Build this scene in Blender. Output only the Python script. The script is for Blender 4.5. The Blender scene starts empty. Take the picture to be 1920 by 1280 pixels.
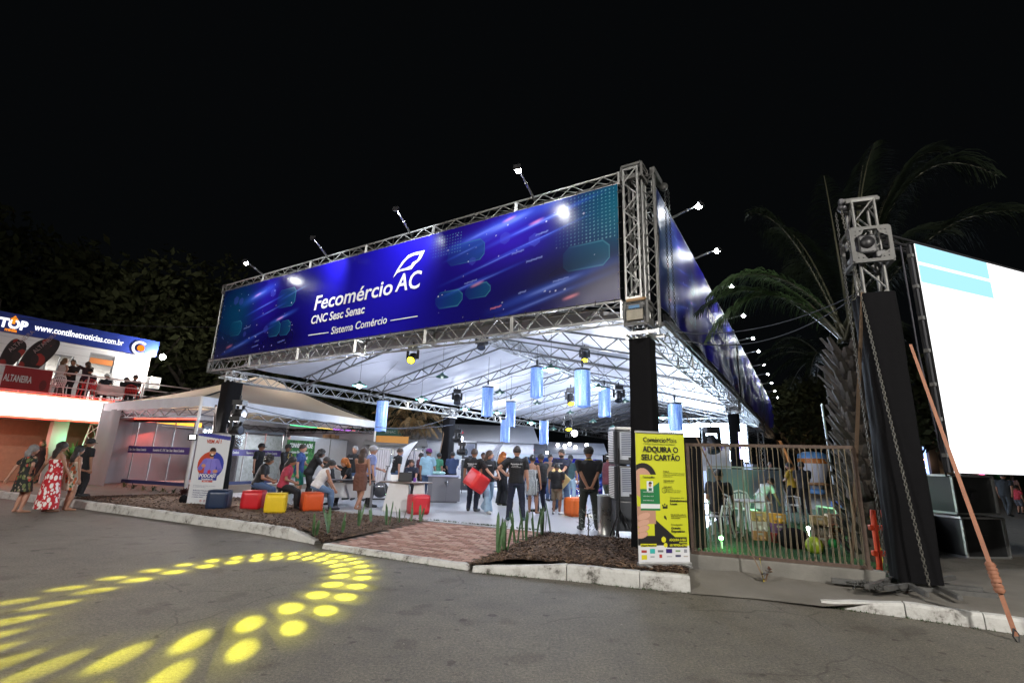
import bpy, bmesh, math, random
import numpy as np
from mathutils import Vector, Matrix, Euler, noise
random.seed(7)
PI = math.pi
sc = bpy.context.scene
col = sc.collection

# ---------------------------------------------------------------- camera
F, P, R, CH = 915.0, math.atan(222/915.0), math.radians(1.8), 1.605
fw = Vector((0, math.cos(P), math.sin(P))); up0 = Vector((0, -math.sin(P), math.cos(P))); rt0 = Vector((1, 0, 0))
rt = math.cos(R)*rt0 + math.sin(R)*up0
up = -math.sin(R)*rt0 + math.cos(R)*up0
cam_d = bpy.data.cameras.new('camera'); cam = bpy.data.objects.new('camera', cam_d); col.objects.link(cam)
cam_d.sensor_width = 36.0; cam_d.lens = 36.0*F/1920; cam_d.clip_end = 2000; cam_d.clip_start = 0.05
M = Matrix((rt, up, -fw)).transposed().to_4x4(); M.translation = Vector((0, 0, CH)); cam.matrix_world = M
sc.camera = cam

# ---------------------------------------------------------------- world, exposure
w = bpy.data.worlds.new('World'); sc.world = w; w.use_nodes = True
w.node_tree.nodes['Background'].inputs[0].default_value = (0.30, 0.36, 0.42, 1)
w.node_tree.nodes['Background'].inputs[1].default_value = 0.006
sc.view_settings.view_transform = 'Standard'; sc.view_settings.look = 'None'
sc.view_settings.exposure = 0; sc.view_settings.gamma = 1; sc.view_settings.use_curve_mapping = False
sc.render.engine = 'CYCLES'
cy = sc.cycles
cy.use_denoising = True; cy.max_bounces = 6; cy.transparent_max_bounces = 12; cy.diffuse_bounces = 3
cy.glossy_bounces = 3; cy.transmission_bounces = 4; cy.sample_clamp_indirect = 4.0; cy.caustics_reflective = False; cy.caustics_refractive = False
cy.use_light_tree = True
# faint moonlight
sun = bpy.data.lights.new('sun', 'SUN'); sun.energy = 0.015; sun.angle = math.radians(10); sun.color = (0.8, 0.9, 1)
so = bpy.data.objects.new('sun', sun); so.rotation_euler = (math.radians(50), 0, math.radians(-25)); col.objects.link(so)

# ---------------------------------------------------------------- placing helpers (all give real world points)
def ray(px, py):
    return fw + ((px-960)/F)*rt - ((py-640)/F)*up
def at(px, py, z=0.0):                       # the point of the level z
    d = ray(px, py); t = (z-CH)/d.z
    return Vector((d.x*t, d.y*t, z))
def dist(px, py, D):                         # a point D metres off on the level
    d = ray(px, py); t = D/math.hypot(d.x, d.y)
    return Vector((d.x*t, d.y*t, CH+d.z*t))
def onplane(px, py, p0, n):
    d = ray(px, py); o = Vector((0, 0, CH)); t = (Vector(p0)-o).dot(Vector(n))/d.dot(Vector(n))
    return o+d*t
def az(a): a = math.radians(a); return Vector((math.sin(a), math.cos(a), 0))
T0 = Vector((2.44, 8.88, 0)); FU = az(-58.0); FV = az(30.8)
FN = Vector((FU.y, -FU.x, 0)); FN = FN if FN.y < 0 else -FN       # outward normal of the front face
def S(u, v, z): return T0 + FU*u + FV*v + Vector((0, 0, z))
RZU = math.atan2(-FU.y, -FU.x)      # rotation of a thing whose local +x runs to the right along the front

# ---------------------------------------------------------------- materials
MATS = {}
def rgb(h):
    if isinstance(h, str):
        c = [int(h[i:i+2], 16)/255 for i in (0, 2, 4)]
        return tuple(x/12.92 if x <= .04045 else ((x+.055)/1.055)**2.4 for x in c)
    return tuple(h[:3])
def mat(name, color=(.5, .5, .5), rough=.6, metal=0., emit=None, es=0., var=0., vscale=6., bump=0., bscale=30., trans=0., alpha=1., spec=.5, attr=None, sss=0., detail=4):
    if name in MATS: return MATS[name]
    m = bpy.data.materials.new(name); m.use_nodes = True; nt = m.node_tree; N = nt.nodes; L = nt.links
    b = N['Principled BSDF']; c = rgb(color)
    b.inputs['Base Color'].default_value = (*c, 1); b.inputs['Roughness'].default_value = rough; b.inputs['Metallic'].default_value = metal
    b.inputs['Specular IOR Level'].default_value = spec
    if trans: b.inputs['Transmission Weight'].default_value = trans
    if alpha < 1: b.inputs['Alpha'].default_value = alpha
    if emit is not None:
        b.inputs['Emission Color'].default_value = (*rgb(emit), 1); b.inputs['Emission Strength'].default_value = es
    tc = N.new('ShaderNodeTexCoord')
    if attr:
        a = N.new('ShaderNodeAttribute'); a.attribute_name = attr; src = a.outputs['Color']
        L.new(src, b.inputs['Base Color'])
        if es and emit is None:
            L.new(src, b.inputs['Emission Color']); b.inputs['Emission Strength'].default_value = es
    if var:
        n = N.new('ShaderNodeTexNoise'); n.inputs['Scale'].default_value = vscale; n.inputs['Detail'].default_value = detail; n.inputs['Roughness'].default_value = .65
        L.new(tc.outputs['Object'], n.inputs['Vector'])
        mr = N.new('ShaderNodeMapRange'); mr.inputs['From Min'].default_value = .25; mr.inputs['From Max'].default_value = .75
        mr.inputs['To Min'].default_value = 1-var; mr.inputs['To Max'].default_value = 1+var
        L.new(n.outputs['Fac'], mr.inputs['Value'])
        mx = N.new('ShaderNodeMix'); mx.data_type = 'RGBA'; mx.blend_type = 'MULTIPLY'; mx.inputs['Factor'].default_value = 1
        if attr: L.new(src, mx.inputs['A'])
        else: mx.inputs['A'].default_value = (*c, 1)
        L.new(mr.outputs['Result'], mx.inputs['B']); L.new(mx.outputs['Result'], b.inputs['Base Color'])
        mr2 = N.new('ShaderNodeMapRange'); mr2.inputs['To Min'].default_value = max(0, rough-.12); mr2.inputs['To Max'].default_value = min(1, rough+.12)
        L.new(n.outputs['Fac'], mr2.inputs['Value']); L.new(mr2.outputs['Result'], b.inputs['Roughness'])
    if bump:
        n2 = N.new('ShaderNodeTexNoise'); n2.inputs['Scale'].default_value = bscale; n2.inputs['Detail'].default_value = 6
        L.new(tc.outputs['Object'], n2.inputs['Vector'])
        bp = N.new('ShaderNodeBump'); bp.inputs['Strength'].default_value = bump; bp.inputs['Distance'].default_value = .02
        L.new(n2.outputs['Fac'], bp.inputs['Height']); L.new(bp.outputs['Normal'], b.inputs['Normal'])
    MATS[name] = m; return m
def emit_mat(name, color, s):
    if name in MATS: return MATS[name]
    m = bpy.data.materials.new(name); m.use_nodes = True; nt = m.node_tree
    nt.nodes.remove(nt.nodes['Principled BSDF'])
    e = nt.nodes.new('ShaderNodeEmission'); e.inputs[0].default_value = (*rgb(color), 1); e.inputs[1].default_value = s
    nt.links.new(e.outputs[0], nt.nodes['Material Output'].inputs['Surface']); MATS[name] = m; return m

ALU = mat('aluminium', (.40, .405, .40), .42, .75, var=.25, vscale=5)
GALV = mat('galvanised_steel', (.17, .17, .165), .5, .6, var=.25, vscale=8)
BLACKC = mat('black_cloth', (.006, .006, .007), .95, spec=.12, bump=.4, bscale=9, var=.2, vscale=3)
BLOCKM = mat('block_metal', (.10, .10, .097), .6, .15, var=.3, vscale=9)
ORD = ('first', 'second', 'third', 'fourth', 'fifth', 'sixth', 'seventh', 'eighth', 'ninth', 'tenth', 'eleventh', 'twelfth')
BLACKP = mat('black_plastic', (.015, .015, .017), .45)
WHITEP = mat('white_plastic', (.78, .78, .78), .4, var=.04)
WHITEM = mat('white_metal', (.7, .7, .7), .4, .1, var=.06)
DARKM = mat('dark_metal', (.06, .06, .065), .4, .6)
CHROME = mat('chrome', (.7, .7, .72), .2, 1.)
RUST = mat('rusty_steel', (.105, .072, .056), .7, .25, var=.35, vscale=14, bump=.2, bscale=60)
ROPE = mat('rope', (.19, .155, .105), .9, bump=.4, bscale=120, var=.2, vscale=30)
GLASS = mat('glass', (.10, .11, .12), .04, 0, alpha=.14, spec=.7)
SKINS = [mat('skin_light', (.42, .22, .15), .55, var=.05), mat('skin_tan', (.29, .14, .085), .55, var=.05), mat('skin_brown', (.16, .075, .045), .55, var=.05)]

def translucent(m, f, color=None):
    nt = m.node_tree; b = nt.nodes['Principled BSDF']; t = nt.nodes.new('ShaderNodeBsdfTranslucent'); x = nt.nodes.new('ShaderNodeMixShader'); x.inputs[0].default_value = f
    t.inputs[0].default_value = (*(color or b.inputs['Base Color'].default_value[:3]), 1); nt.links.new(b.outputs[0], x.inputs[1]); nt.links.new(t.outputs[0], x.inputs[2]); nt.links.new(x.outputs[0], nt.nodes['Material Output'].inputs['Surface']); return m
# ---------------------------------------------------------------- mesh builder
class MB:
    def __init__(s): s.v = []; s.f = []; s.mi = []; s.m = []; s.cur = 0
    def use(s, m):
        if m not in s.m: s.m.append(m)
        s.cur = s.m.index(m); return s
    def add(s, vs, fs, smooth=False):
        o = len(s.v); s.v += [tuple(x) for x in vs]
        for f in fs: s.f.append(tuple(i+o for i in f)); s.mi.append((s.cur, smooth))
        return s
    def box(s, c, d, rz=0., rot=None):
        c = Vector(c); h = Vector(d)/2; r = rot if rot is not None else Matrix.Rotation(rz, 3, 'Z')
        vs = [c + r@Vector((x*h.x, y*h.y, z*h.z)) for x in (-1, 1) for y in (-1, 1) for z in (-1, 1)]
        return s.add(vs, [(0, 1, 3, 2), (4, 6, 7, 5), (0, 4, 5, 1), (2, 3, 7, 6), (0, 2, 6, 4), (1, 5, 7, 3)])
    def bbox(s, c, d, b=.01, rz=0.):          # a box with chamfered edges
        c = Vector(c); r = Matrix.Rotation(rz, 3, 'Z'); bm = bmesh.new(); bmesh.ops.create_cube(bm, size=1)
        for v in bm.verts: v.co = Vector((v.co.x*d[0], v.co.y*d[1], v.co.z*d[2]))
        bmesh.ops.bevel(bm, geom=list(bm.edges), offset=b, segments=2, affect='EDGES', profile=.6)
        s.add([c + r@v.co for v in bm.verts], [[v.index for v in f.verts] for f in bm.faces]); bm.free(); return s
    def bar(s, a, b, w, h, upv=(0, 0, 1)):
        a = Vector(a); b = Vector(b); d = (b-a); L = d.length
        if L < 1e-6: return s
        d.normalize(); u = Vector(upv)
        if abs(d.dot(u)) > .98: u = Vector((1, 0, 0))
        x = d.cross(u).normalized(); y = x.cross(d)
        vs = [p + x*(i*w/2) + y*(j*h/2) for p in (a, b) for i, j in ((-1, -1), (1, -1), (1, 1), (-1, 1))]
        return s.add(vs, [(0, 3, 2, 1), (4, 5, 6, 7), (0, 1, 5, 4), (1, 2, 6, 5), (2, 3, 7, 6), (3, 0, 4, 7)])
    def tube(s, pts, r, n=6, cap=True, smooth=True, ry=None):
        pts = [Vector(p) for p in pts]; k = len(pts); rs = r if isinstance(r, (list, tuple)) else [r]*k
        ref = None; rings = []
        for i in range(k):
            d = (pts[min(i+1, k-1)] - pts[max(i-1, 0)])
            d = d.normalized() if d.length > 1e-9 else Vector((0, 0, 1))
            if ref is None:
                ref = Vector((0, 0, 1)) if abs(d.z) < .9 else Vector((1, 0, 0))
            x = d.cross(ref)
            if x.length < 1e-4: x = d.cross(Vector((0, 1, 0)))
            x.normalize(); y = x.cross(d).normalized(); ref = y
            a, b_ = rs[i], (ry[i] if ry else rs[i])
            rings.append([pts[i] + x*(math.cos(2*PI*j/n)*a) + y*(math.sin(2*PI*j/n)*b_) for j in range(n)])
        vs = [q for g in rings for q in g]; fs = []
        for i in range(k-1):
            for j in range(n):
                fs.append((i*n+j, i*n+(j+1) % n, (i+1)*n+(j+1) % n, (i+1)*n+j))
        s.add(vs, fs, smooth)
        if cap: s.add(rings[0], [tuple(range(n-1, -1, -1))]); s.add(rings[-1], [tuple(range(n))])
        return s
    def lathe(s, c, prof, n=16, smooth=True, rot=None):
        c = Vector(c); vs = []; fs = []
        for r, z in prof:
            for j in range(n):
                q = Vector((r*math.cos(2*PI*j/n), r*math.sin(2*PI*j/n), z)); vs.append(c + (rot@q if rot is not None else q))
        for i in range(len(prof)-1):
            for j in range(n): fs.append((i*n+j, i*n+(j+1) % n, (i+1)*n+(j+1) % n, (i+1)*n+j))
        return s.add(vs, fs, smooth)
    def ball(s, c, r, n=12, sq=(1, 1, 1), rot=None):
        k = n//2+1
        pr = [(max(1e-4, math.sin(PI*i/(k-1)))*1, -math.cos(PI*i/(k-1))) for i in range(k)]
        c = Vector(c); vs = []; fs = []
        for a, z in pr:
            for j in range(n):
                q = Vector((a*math.cos(2*PI*j/n)*r*sq[0], a*math.sin(2*PI*j/n)*r*sq[1], z*r*sq[2])); vs.append(c + (rot@q if rot is not None else q))
        for i in range(k-1):
            for j in range(n): fs.append((i*n+j, i*n+(j+1) % n, (i+1)*n+(j+1) % n, (i+1)*n+j))
        return s.add(vs, fs, True)
    def prism(s, poly, z0, z1, fn=None):
        n = len(poly); f = fn or (lambda x, y, z: (x, y, z))
        vs = [f(x, y, z0) for x, y in poly] + [f(x, y, z1) for x, y in poly]
        fs = [tuple(range(n-1, -1, -1)), tuple(range(n, 2*n))] + [(i, (i+1) % n, n+(i+1) % n, n+i) for i in range(n)]
        return s.add(vs, fs)
    def grid(s, fn, nx, ny, smooth=True, thick=0.):
        vs = [fn(i/nx, j/ny) for j in range(ny+1) for i in range(nx+1)]
        fs = [(j*(nx+1)+i, j*(nx+1)+i+1, (j+1)*(nx+1)+i+1, (j+1)*(nx+1)+i) for j in range(ny) for i in range(nx)]
        return s.add(vs, fs, smooth)
    def mesh(s, name, off=None, inv=None):
        me = bpy.data.meshes.new(name)
        vs = s.v
        if inv is not None: vs = [tuple(inv @ Vector(v)) for v in vs]
        me.from_pydata(vs, [], s.f)
        for m in s.m: me.materials.append(m)
        me.polygons.foreach_set('material_index', [a for a, b in s.mi]); me.polygons.foreach_set('use_smooth', [b for a, b in s.mi])
        me.update(); return me
    def build(s, name, parent=None, m=None, world=False, **tags):
        if m is not None: s.m = [m]; s.mi = [(0, b) for a, b in s.mi]
        inv = full(parent).inverted() if (world and parent is not None) else None
        o = bpy.data.objects.new(name, s.mesh(name, inv=inv)); col.objects.link(o)
        if parent is not None: o.parent = parent
        for k, v in tags.items(): o[k] = v
        return o
def full(o):
    m = o.matrix_basis.copy()
    while o.parent is not None: o = o.parent; m = o.matrix_basis @ m
    return m
def thing(name, label, cat, loc=(0, 0, 0), rz=0., group=None):
    o = bpy.data.objects.new(name, None); col.objects.link(o); o.empty_display_size = .2
    o.location = loc; o.rotation_euler = (0, 0, rz); o['label'] = label; o['category'] = cat
    if group: o['group'] = group
    o.matrix_basis = Matrix.Translation(Vector(loc)) @ Matrix.Rotation(rz, 4, 'Z')
    return o
def tag(o, label, cat, group=None, kind=None):
    if label: o['label'] = label
    if cat: o['category'] = cat
    if group: o['group'] = group
    if kind: o['kind'] = kind
    return o
def copy_tree(o, parent=None):
    c = o.copy(); col.objects.link(c); c.parent = parent
    for ch in list(o.children): copy_tree(ch, c)
    return c
def put(o, loc, rz=0., s=1.):
    o.location = loc; o.rotation_euler = (0, 0, rz); o.scale = (s, s, s); return o
_txt = {}
def text(body, size, m, parent, loc, rot, name='lettering', ext=.002, bold=0., align='LEFT', shear=0., sx=1., world=False, space=1.):
    k = (body, size, ext, bold, align, shear, sx, space)
    if k not in _txt:
        c = bpy.data.curves.new(name, 'FONT'); c.body = body; c.size = size; c.extrude = ext; c.offset = bold*size
        c.align_x = align; c.shear = shear; c.resolution_u = 3; c.space_character = space
        t = bpy.data.objects.new('tmp', c); col.objects.link(t)
        dg = bpy.context.evaluated_depsgraph_get(); me = bpy.data.meshes.new_from_object(t.evaluated_get(dg))
        bpy.data.objects.remove(t)
        for v in me.vertices: v.co.x *= sx
        _txt[k] = me
    me = _txt[k].copy(); me.materials.clear(); me.materials.append(m)
    for p in me.polygons: p.material_index = 0
    o = bpy.data.objects.new(name, me); col.objects.link(o)
    mm = Matrix.Translation(Vector(loc)) @ (rot.to_4x4() if isinstance(rot, Matrix) else Euler(rot).to_matrix().to_4x4())
    if parent is not None:
        o.parent = parent
        if world: mm = full(parent).inverted() @ mm
    o.matrix_basis = mm
    return o
def painted(name, fn, w, h, nx, ny, m, parent=None, xf=None, world=False, thick=.012):
    """sheet printed by fn(x 0..w, y 0..h) -> rgb (linear); xf maps (x, y, d) to a point"""
    xf = xf or (lambda x, y, d=0: (x, d, y))
    xs = np.linspace(0, w, nx+1); ys = np.linspace(0, h, ny+1); X, Y = np.meshgrid(xs, ys)
    C = fn(X, Y); b = MB().use(m)
    b.grid(lambda i, j: xf(i*w, j*h, 0), nx, ny)
    b.grid(lambda i, j: xf(w-i*w, j*h, thick), max(2, nx//4), max(2, ny//4))
    o = b.build(name, parent, m, world)
    a = o.data.color_attributes.new('paint', 'FLOAT_COLOR', 'POINT')
    k = (nx+1)*(ny+1); n = len(o.data.vertices); buf = np.ones((n, 4)); buf[:k, :3] = np.clip(C.reshape(-1, 3), 0, 1); buf[k:, :3] = .5
    a.data.foreach_set('color', buf.ravel()); return o
RX90 = Matrix.Rotation(PI/2, 3, 'X')
def facing(d):         # rotation putting text upright and readable from direction d (level unit vector pointing to the reader)
    z = Vector((d[0], d[1], 0)).normalized(); y = Vector((0, 0, 1)); x = y.cross(z)
    return Matrix((x, y, z)).transposed()
def lamp(kind, name, loc, e, color=(1, 1, 1), size=.1, aim=None, spot=60, blend=.3, parent=None):
    l = bpy.data.lights.new(name, kind); l.energy = e; l.color = color
    if kind == 'AREA': l.shape = 'DISK'; l.size = size
    else: l.shadow_soft_size = size
    if kind == 'SPOT': l.spot_size = math.radians(spot); l.spot_blend = blend
    o = bpy.data.objects.new(name, l); col.objects.link(o); m = Matrix.Translation(Vector(loc))
    if aim is not None: m = m @ (Vector(aim)-Vector(loc)).to_track_quat('-Z', 'Y').to_matrix().to_4x4()
    if parent is not None: o.parent = parent; m = full(parent).inverted() @ m
    o.matrix_basis = m
    return o
# ================================================================ THE SETTING
def asphalt():
    m = bpy.data.materials.new('asphalt'); m.use_nodes = True; nt = m.node_tree; N = nt.nodes; L = nt.links; b = N['Principled BSDF']
    tc = N.new('ShaderNodeTexCoord')
    def noi(s, d=5, r=.6):
        n = N.new('ShaderNodeTexNoise'); n.inputs['Scale'].default_value = s; n.inputs['Detail'].default_value = d; n.inputs['Roughness'].default_value = r
        L.new(tc.outputs['Object'], n.inputs['Vector']); return n.outputs['Fac']
    def ramp(src, stops):
        r = N.new('ShaderNodeValToRGB'); L.new(src, r.inputs[0]); e = r.color_ramp.elements
        e[0].position, e[0].color = stops[0][0], (*stops[0][1], 1); e[1].position, e[1].color = stops[-1][0], (*stops[-1][1], 1)
        for p, c in stops[1:-1]: q = e.new(p); q.color = (*c, 1)
        return r.outputs[0]
    def mul(a, b_, f=1, t='MULTIPLY'):
        x = N.new('ShaderNodeMix'); x.data_type = 'RGBA'; x.blend_type = t; x.inputs['Factor'].default_value = f
        L.new(a, x.inputs['A']); L.new(b_, x.inputs['B']); return x.outputs['Result']
    big = ramp(noi(.35, 3), [(.3, (.094, .087, .074)), (.5, (.114, .105, .088)), (.72, (.142, .131, .110))])
    mid = ramp(noi(3.2, 7, .7), [(.3, (.8, .8, .8)), (.7, (1.15, 1.14, 1.1))])
    fine = mul(ramp(noi(140, 3, .8), [(.34, (.45, .45, .45)), (.5, (.95, .95, .95)), (.68, (1.75, 1.72, 1.65))]), ramp(noi(38, 4, .75), [(.36, (.62, .62, .62)), (.5, (1., 1., 1.)), (.64, (1.5, 1.48, 1.44))]))
    v = N.new('ShaderNodeTexVoronoi'); v.inputs['Scale'].default_value = 9; v.feature = 'DISTANCE_TO_EDGE'; L.new(tc.outputs['Object'], v.inputs['Vector'])
    c = mul(mul(big, mid), fine)
    st = ramp(noi(1.7, 2, .5), [(.60, (1, 1, 1)), (.66, (.74, .72, .69))])       # dark stains
    c = mul(c, st)
    ds = N.new('ShaderNodeTexNoise'); ds.inputs['Scale'].default_value = 1.1; ds.inputs['Detail'].default_value = 6; L.new(tc.outputs['Object'], ds.inputs['Vector'])
    ad = N.new('ShaderNodeMix'); ad.data_type = 'VECTOR'; ad.inputs['Factor'].default_value = .35; L.new(tc.outputs['Object'], ad.inputs['A']); L.new(ds.outputs['Color'], ad.inputs['B'])
    cv = N.new('ShaderNodeTexVoronoi'); cv.inputs['Scale'].default_value = .9; cv.feature = 'DISTANCE_TO_EDGE'; L.new(ad.outputs['Result'], cv.inputs['Vector'])
    ck = ramp(cv.outputs['Distance'], [(.0, (.55, .53, .5)), (.010, (1, 1, 1))]); cm_ = ramp(noi(.5, 2), [(.50, (0, 0, 0)), (.58, (1, 1, 1))])
    xk = N.new('ShaderNodeMix'); xk.data_type = 'RGBA'; xk.inputs['A'].default_value = (1, 1, 1, 1); L.new(cm_, xk.inputs['Factor']); L.new(ck, xk.inputs['B']); c = mul(c, xk.outputs['Result'])
    sm = ramp(noi(5.5, 1, .4), [(.70, (1, 1, 1)), (.73, (.5, .48, .45))]); c = mul(c, sm)
    v2 = N.new('ShaderNodeTexVoronoi'); v2.inputs['Scale'].default_value = 16; L.new(tc.outputs['Object'], v2.inputs['Vector'])
    sp = ramp(v2.outputs['Distance'], [(.035, (2.6, 2.5, 2.3)), (.06, (1, 1, 1))])   # pale grit
    c = mul(c, sp)
    L.new(c, b.inputs['Base Color']); b.inputs['Roughness'].default_value = .72
    bp = N.new('ShaderNodeBump'); bp.inputs['Strength'].default_value = .55; bp.inputs['Distance'].default_value = .008
    L.new(noi(120, 4, .8), bp.inputs['Height']); L.new(bp.outputs['Normal'], b.inputs['Normal']); return m
ASPH = asphalt()
b = MB(); b.add([(-300, -60, 0), (300, -60, 0), (300, 500, 0), (-300, 500, 0)], [(0, 1, 2, 3)]); b.build('road', None, ASPH, kind='structure')

def paint_kerb():
    m = mat('kerb_paint', 'c9c8c2', .75, bump=.35, bscale=25); nt = m.node_tree; N = nt.nodes; L = nt.links; b = N['Principled BSDF']
    tc = N.new('ShaderNodeTexCoord'); n = N.new('ShaderNodeTexNoise'); n.inputs['Scale'].default_value = 3.5; n.inputs['Detail'].default_value = 9; n.inputs['Roughness'].default_value = .75
    L.new(tc.outputs['Object'], n.inputs['Vector']); r = N.new('ShaderNodeValToRGB'); e = r.color_ramp.elements
    e[0].position = .36; e[0].color = (.10, .095, .085, 1); e[1].position = .50; e[1].color = (.50, .50, .48, 1)
    q = e.new(.42); q.color = (.36, .35, .33, 1); q = e.new(.8); q.color = (.62, .62, .60, 1)
    L.new(n.outputs['Fac'], r.inputs[0]); L.new(r.outputs[0], b.inputs['Base Color']); return m
KERBM = paint_kerb()
CONC = mat('concrete', '77756f', .8, var=.3, vscale=2.2, bump=.3, bscale=40, detail=8)
PAVE = mat('pavement_concrete', '6e6a63', .85, var=.28, vscale=1.4, bump=.35, bscale=50, detail=9)

def seq(pts, step):
    out = [Vector(pts[0])]; acc = 0
    for a, c in zip(pts, pts[1:]):
        a = Vector(a); c = Vector(c); n = max(1, round((c-a).length/step))
        out += [a.lerp(c, (i+1)/n) for i in range(n)]
    return out
KL = [at(-260, 905), at(-60, 926), at(130, 950), at(330, 978), at(490, 1001), at(588, 1020)]
KM = [at(603, 1028), at(730, 1047), at(876, 1069)]
KR = [at(884, 1072), at(1062, 1088), at(1200, 1103), at(1296, 1111)]
KS = [at(1540, 1136), at(1700, 1158), at(1850, 1180), at(2050, 1210), at(2500, 1275)]
def kerb(pts, step, z0, z1, root, wd=.16, taper=(0, 0)):
    q = seq(pts, step)
    for i, (a, c) in enumerate(zip(q, q[1:])):
        d = (c-a).normalized(); n = Vector((-d.y, d.x, 0)); n = n if n.y > 0 else -n
        bm = bmesh.new(); g = .006
        za = z1*(.35 if i == 0 and taper[0] else 1); zb = z1*(.3 if i == len(q)-2 and taper[1] else 1)
        k = 5; vs = []
        for j in range(k+1):
            t = j/k; p = a.lerp(c, t) + d*(g*(1-2*t)); zz = za+(zb-za)*t + random.uniform(-.005, .005)
            s = random.uniform(-.006, .006)
            vs += [p+n*s + Vector((0, 0, z0)), p+n*(s+.018) + Vector((0, 0, zz-.03)), p+n*(s+.04) + Vector((0, 0, zz)), p+n*wd + Vector((0, 0, zz-.004)), p+n*wd + Vector((0, 0, z0))]
        fs = []
        for j in range(k):
            for m_ in range(4): fs.append((j*5+m_, (j+1)*5+m_, (j+1)*5+m_+1, j*5+m_+1))
        fs += [(4, 3, 2, 1, 0), tuple(k*5+x for x in range(5))]
        MB().add(vs, fs).build('kerb_block', root, KERBM, world=True)
KERB = thing('kerb', '', ''); del KERB['label']; del KERB['category']; KERB['kind'] = 'structure'
kerb(KL, 1.0, -.02, .19, KERB, taper=(0, 1)); kerb(KR, 1.0, -.02, .20, KERB, taper=(1, 0)); kerb(KS, 1.15, -.02, .15, KERB, taper=(1, 0))
kerb(KM, .75, -.02, .08, KERB, wd=.14)

def sheet(name, A, B, nx, ny, m, fn=None, skirt=True, **kw):
    """ground between two polylines A (front) and B (back), given points"""
    def samp(L_, t):
        k = len(L_)-1; i = min(int(t*k), k-1); return Vector(L_[i]).lerp(Vector(L_[i+1]), t*k-i)
    b = MB()
    def f(i, j):
        p = samp(A, i).lerp(samp(B, i), j)
        if fn: p.z += fn(p, i, j)
        return p
    b.grid(f, nx, ny); return b.build(name, None, m, **kw)
off = lambda p, z, n=.14: Vector((p[0], p[1], z)) + Vector((.3, .95, 0))*n
# raised pavement all behind the kerbs
sheet('pavement', [off(p, .13) for p in KL] + [off(p, .045, .08) for p in KM] + [off(KR[0], .045, .10)] + [off(p, .13) for p in KR[1:]],
      [Vector((-60, 60, .13)), Vector((-45, 70, .13)), Vector((-30, 75, .13)), Vector((-20, 80, .13)), Vector((-12, 80, .13)), Vector((-7, 80, .13)), Vector((0, 80, .13)), Vector((8, 80, .13)), Vector((14, 80, .13)), Vector((18, 80, .13)), Vector((24, 80, .13)), Vector((28, 80, .13)), Vector((32, 80, .13))], 12, 6, PAVE, kind='structure')
sheet('right_pavement', [at(1296, 1112, .012), at(1420, 1122, .012), at(1545, 1136, .03)] + [off(p, .135, .12) for p in KS[1:]],
      [Vector((2.6, 7.7, .14)), Vector((4.2, 7.6, .14)), Vector((5.6, 7.6, .14)), Vector((8, 8.5, .14)), Vector((10, 8.4, .14)), Vector((14, 8.2, .14)), Vector((20, 8, .14))], 18, 4, PAVE, kind='structure')
# pale floor of the pavilion
FLOORM = mat('pavilion_floor', 'a9aaae', .42, var=.10, vscale=1.3, bump=.08, bscale=20, detail=7)
b = MB(); fc = [S(15.2, .5, 0), S(6.7, .42, 0), S(-.6, 1.1, 0), S(-.9, 45, 0), S(22, 45, 0)]
b.prism([(p.x, p.y) for p in fc], .10, .162); b.build('pavilion_floor', None, FLOORM, kind='structure')
# yellow taped marks lie on it
# brick path
Q = [at(604, 1021, .06), at(874, 1059, .06), at(1022, 997, .155), at(800, 976, .155)]
BED = mat('joint_sand', '463a30', .95, var=.3, vscale=20, bump=.3, bscale=80)
root = thing('brick_path', '', ''); del root['label']; del root['category']; root['kind'] = 'structure'
b = MB(); b.grid(lambda i, j: Q[0].lerp(Q[1], i).lerp(Q[3].lerp(Q[2], i), j)+Vector((0, 0, -.004)), 6, 6); b.build('joint_bed', root, BED)
BRK = [mat('brick_%d' % i, c, .85, var=.25, vscale=25, bump=.4, bscale=90) for i, c in enumerate(('9a7668', 'a58477', '846054', 'a88c7e', '906c60'))]
ux = (Q[1]-Q[0]).normalized(); uy = Vector((-ux.y, ux.x, 0)); uy = uy if uy.y > 0 else -uy
def inv_quad(p):        # bilinear inverse, roughly
    u = v = .5
    for _ in range(12):
        q = Q[0].lerp(Q[1], u).lerp(Q[3].lerp(Q[2], u), v); e = Vector((p.x-q.x, p.y-q.y))
        du = ((Q[1]-Q[0]).lerp(Q[2]-Q[3], v)); dv = (Q[3].lerp(Q[2], u)-Q[0].lerp(Q[1], u)); det = du.x*dv.y-du.y*dv.x
        u += (e.x*dv.y-e.y*dv.x)/det; v += (du.x*e.y-du.y*e.x)/det
    return u, v
bricks = []
bw, bh = .235, .115
sk = (Q[3]-Q[0]).dot(ux)/(Q[3]-Q[0]).dot(uy)
for r in range(0, 60):
    for c in range(-40, 60):
        x = c*bw + (bw/2 if r % 2 else 0); y = r*bh+.06
        p = Q[0] + ux*x + uy*y; u, v = inv_quad(p)
        if .022 < u < .978 and .01 < v < .985: bricks.append((p, u, v))
bricks.sort(key=lambda t: t[0].y)
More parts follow.
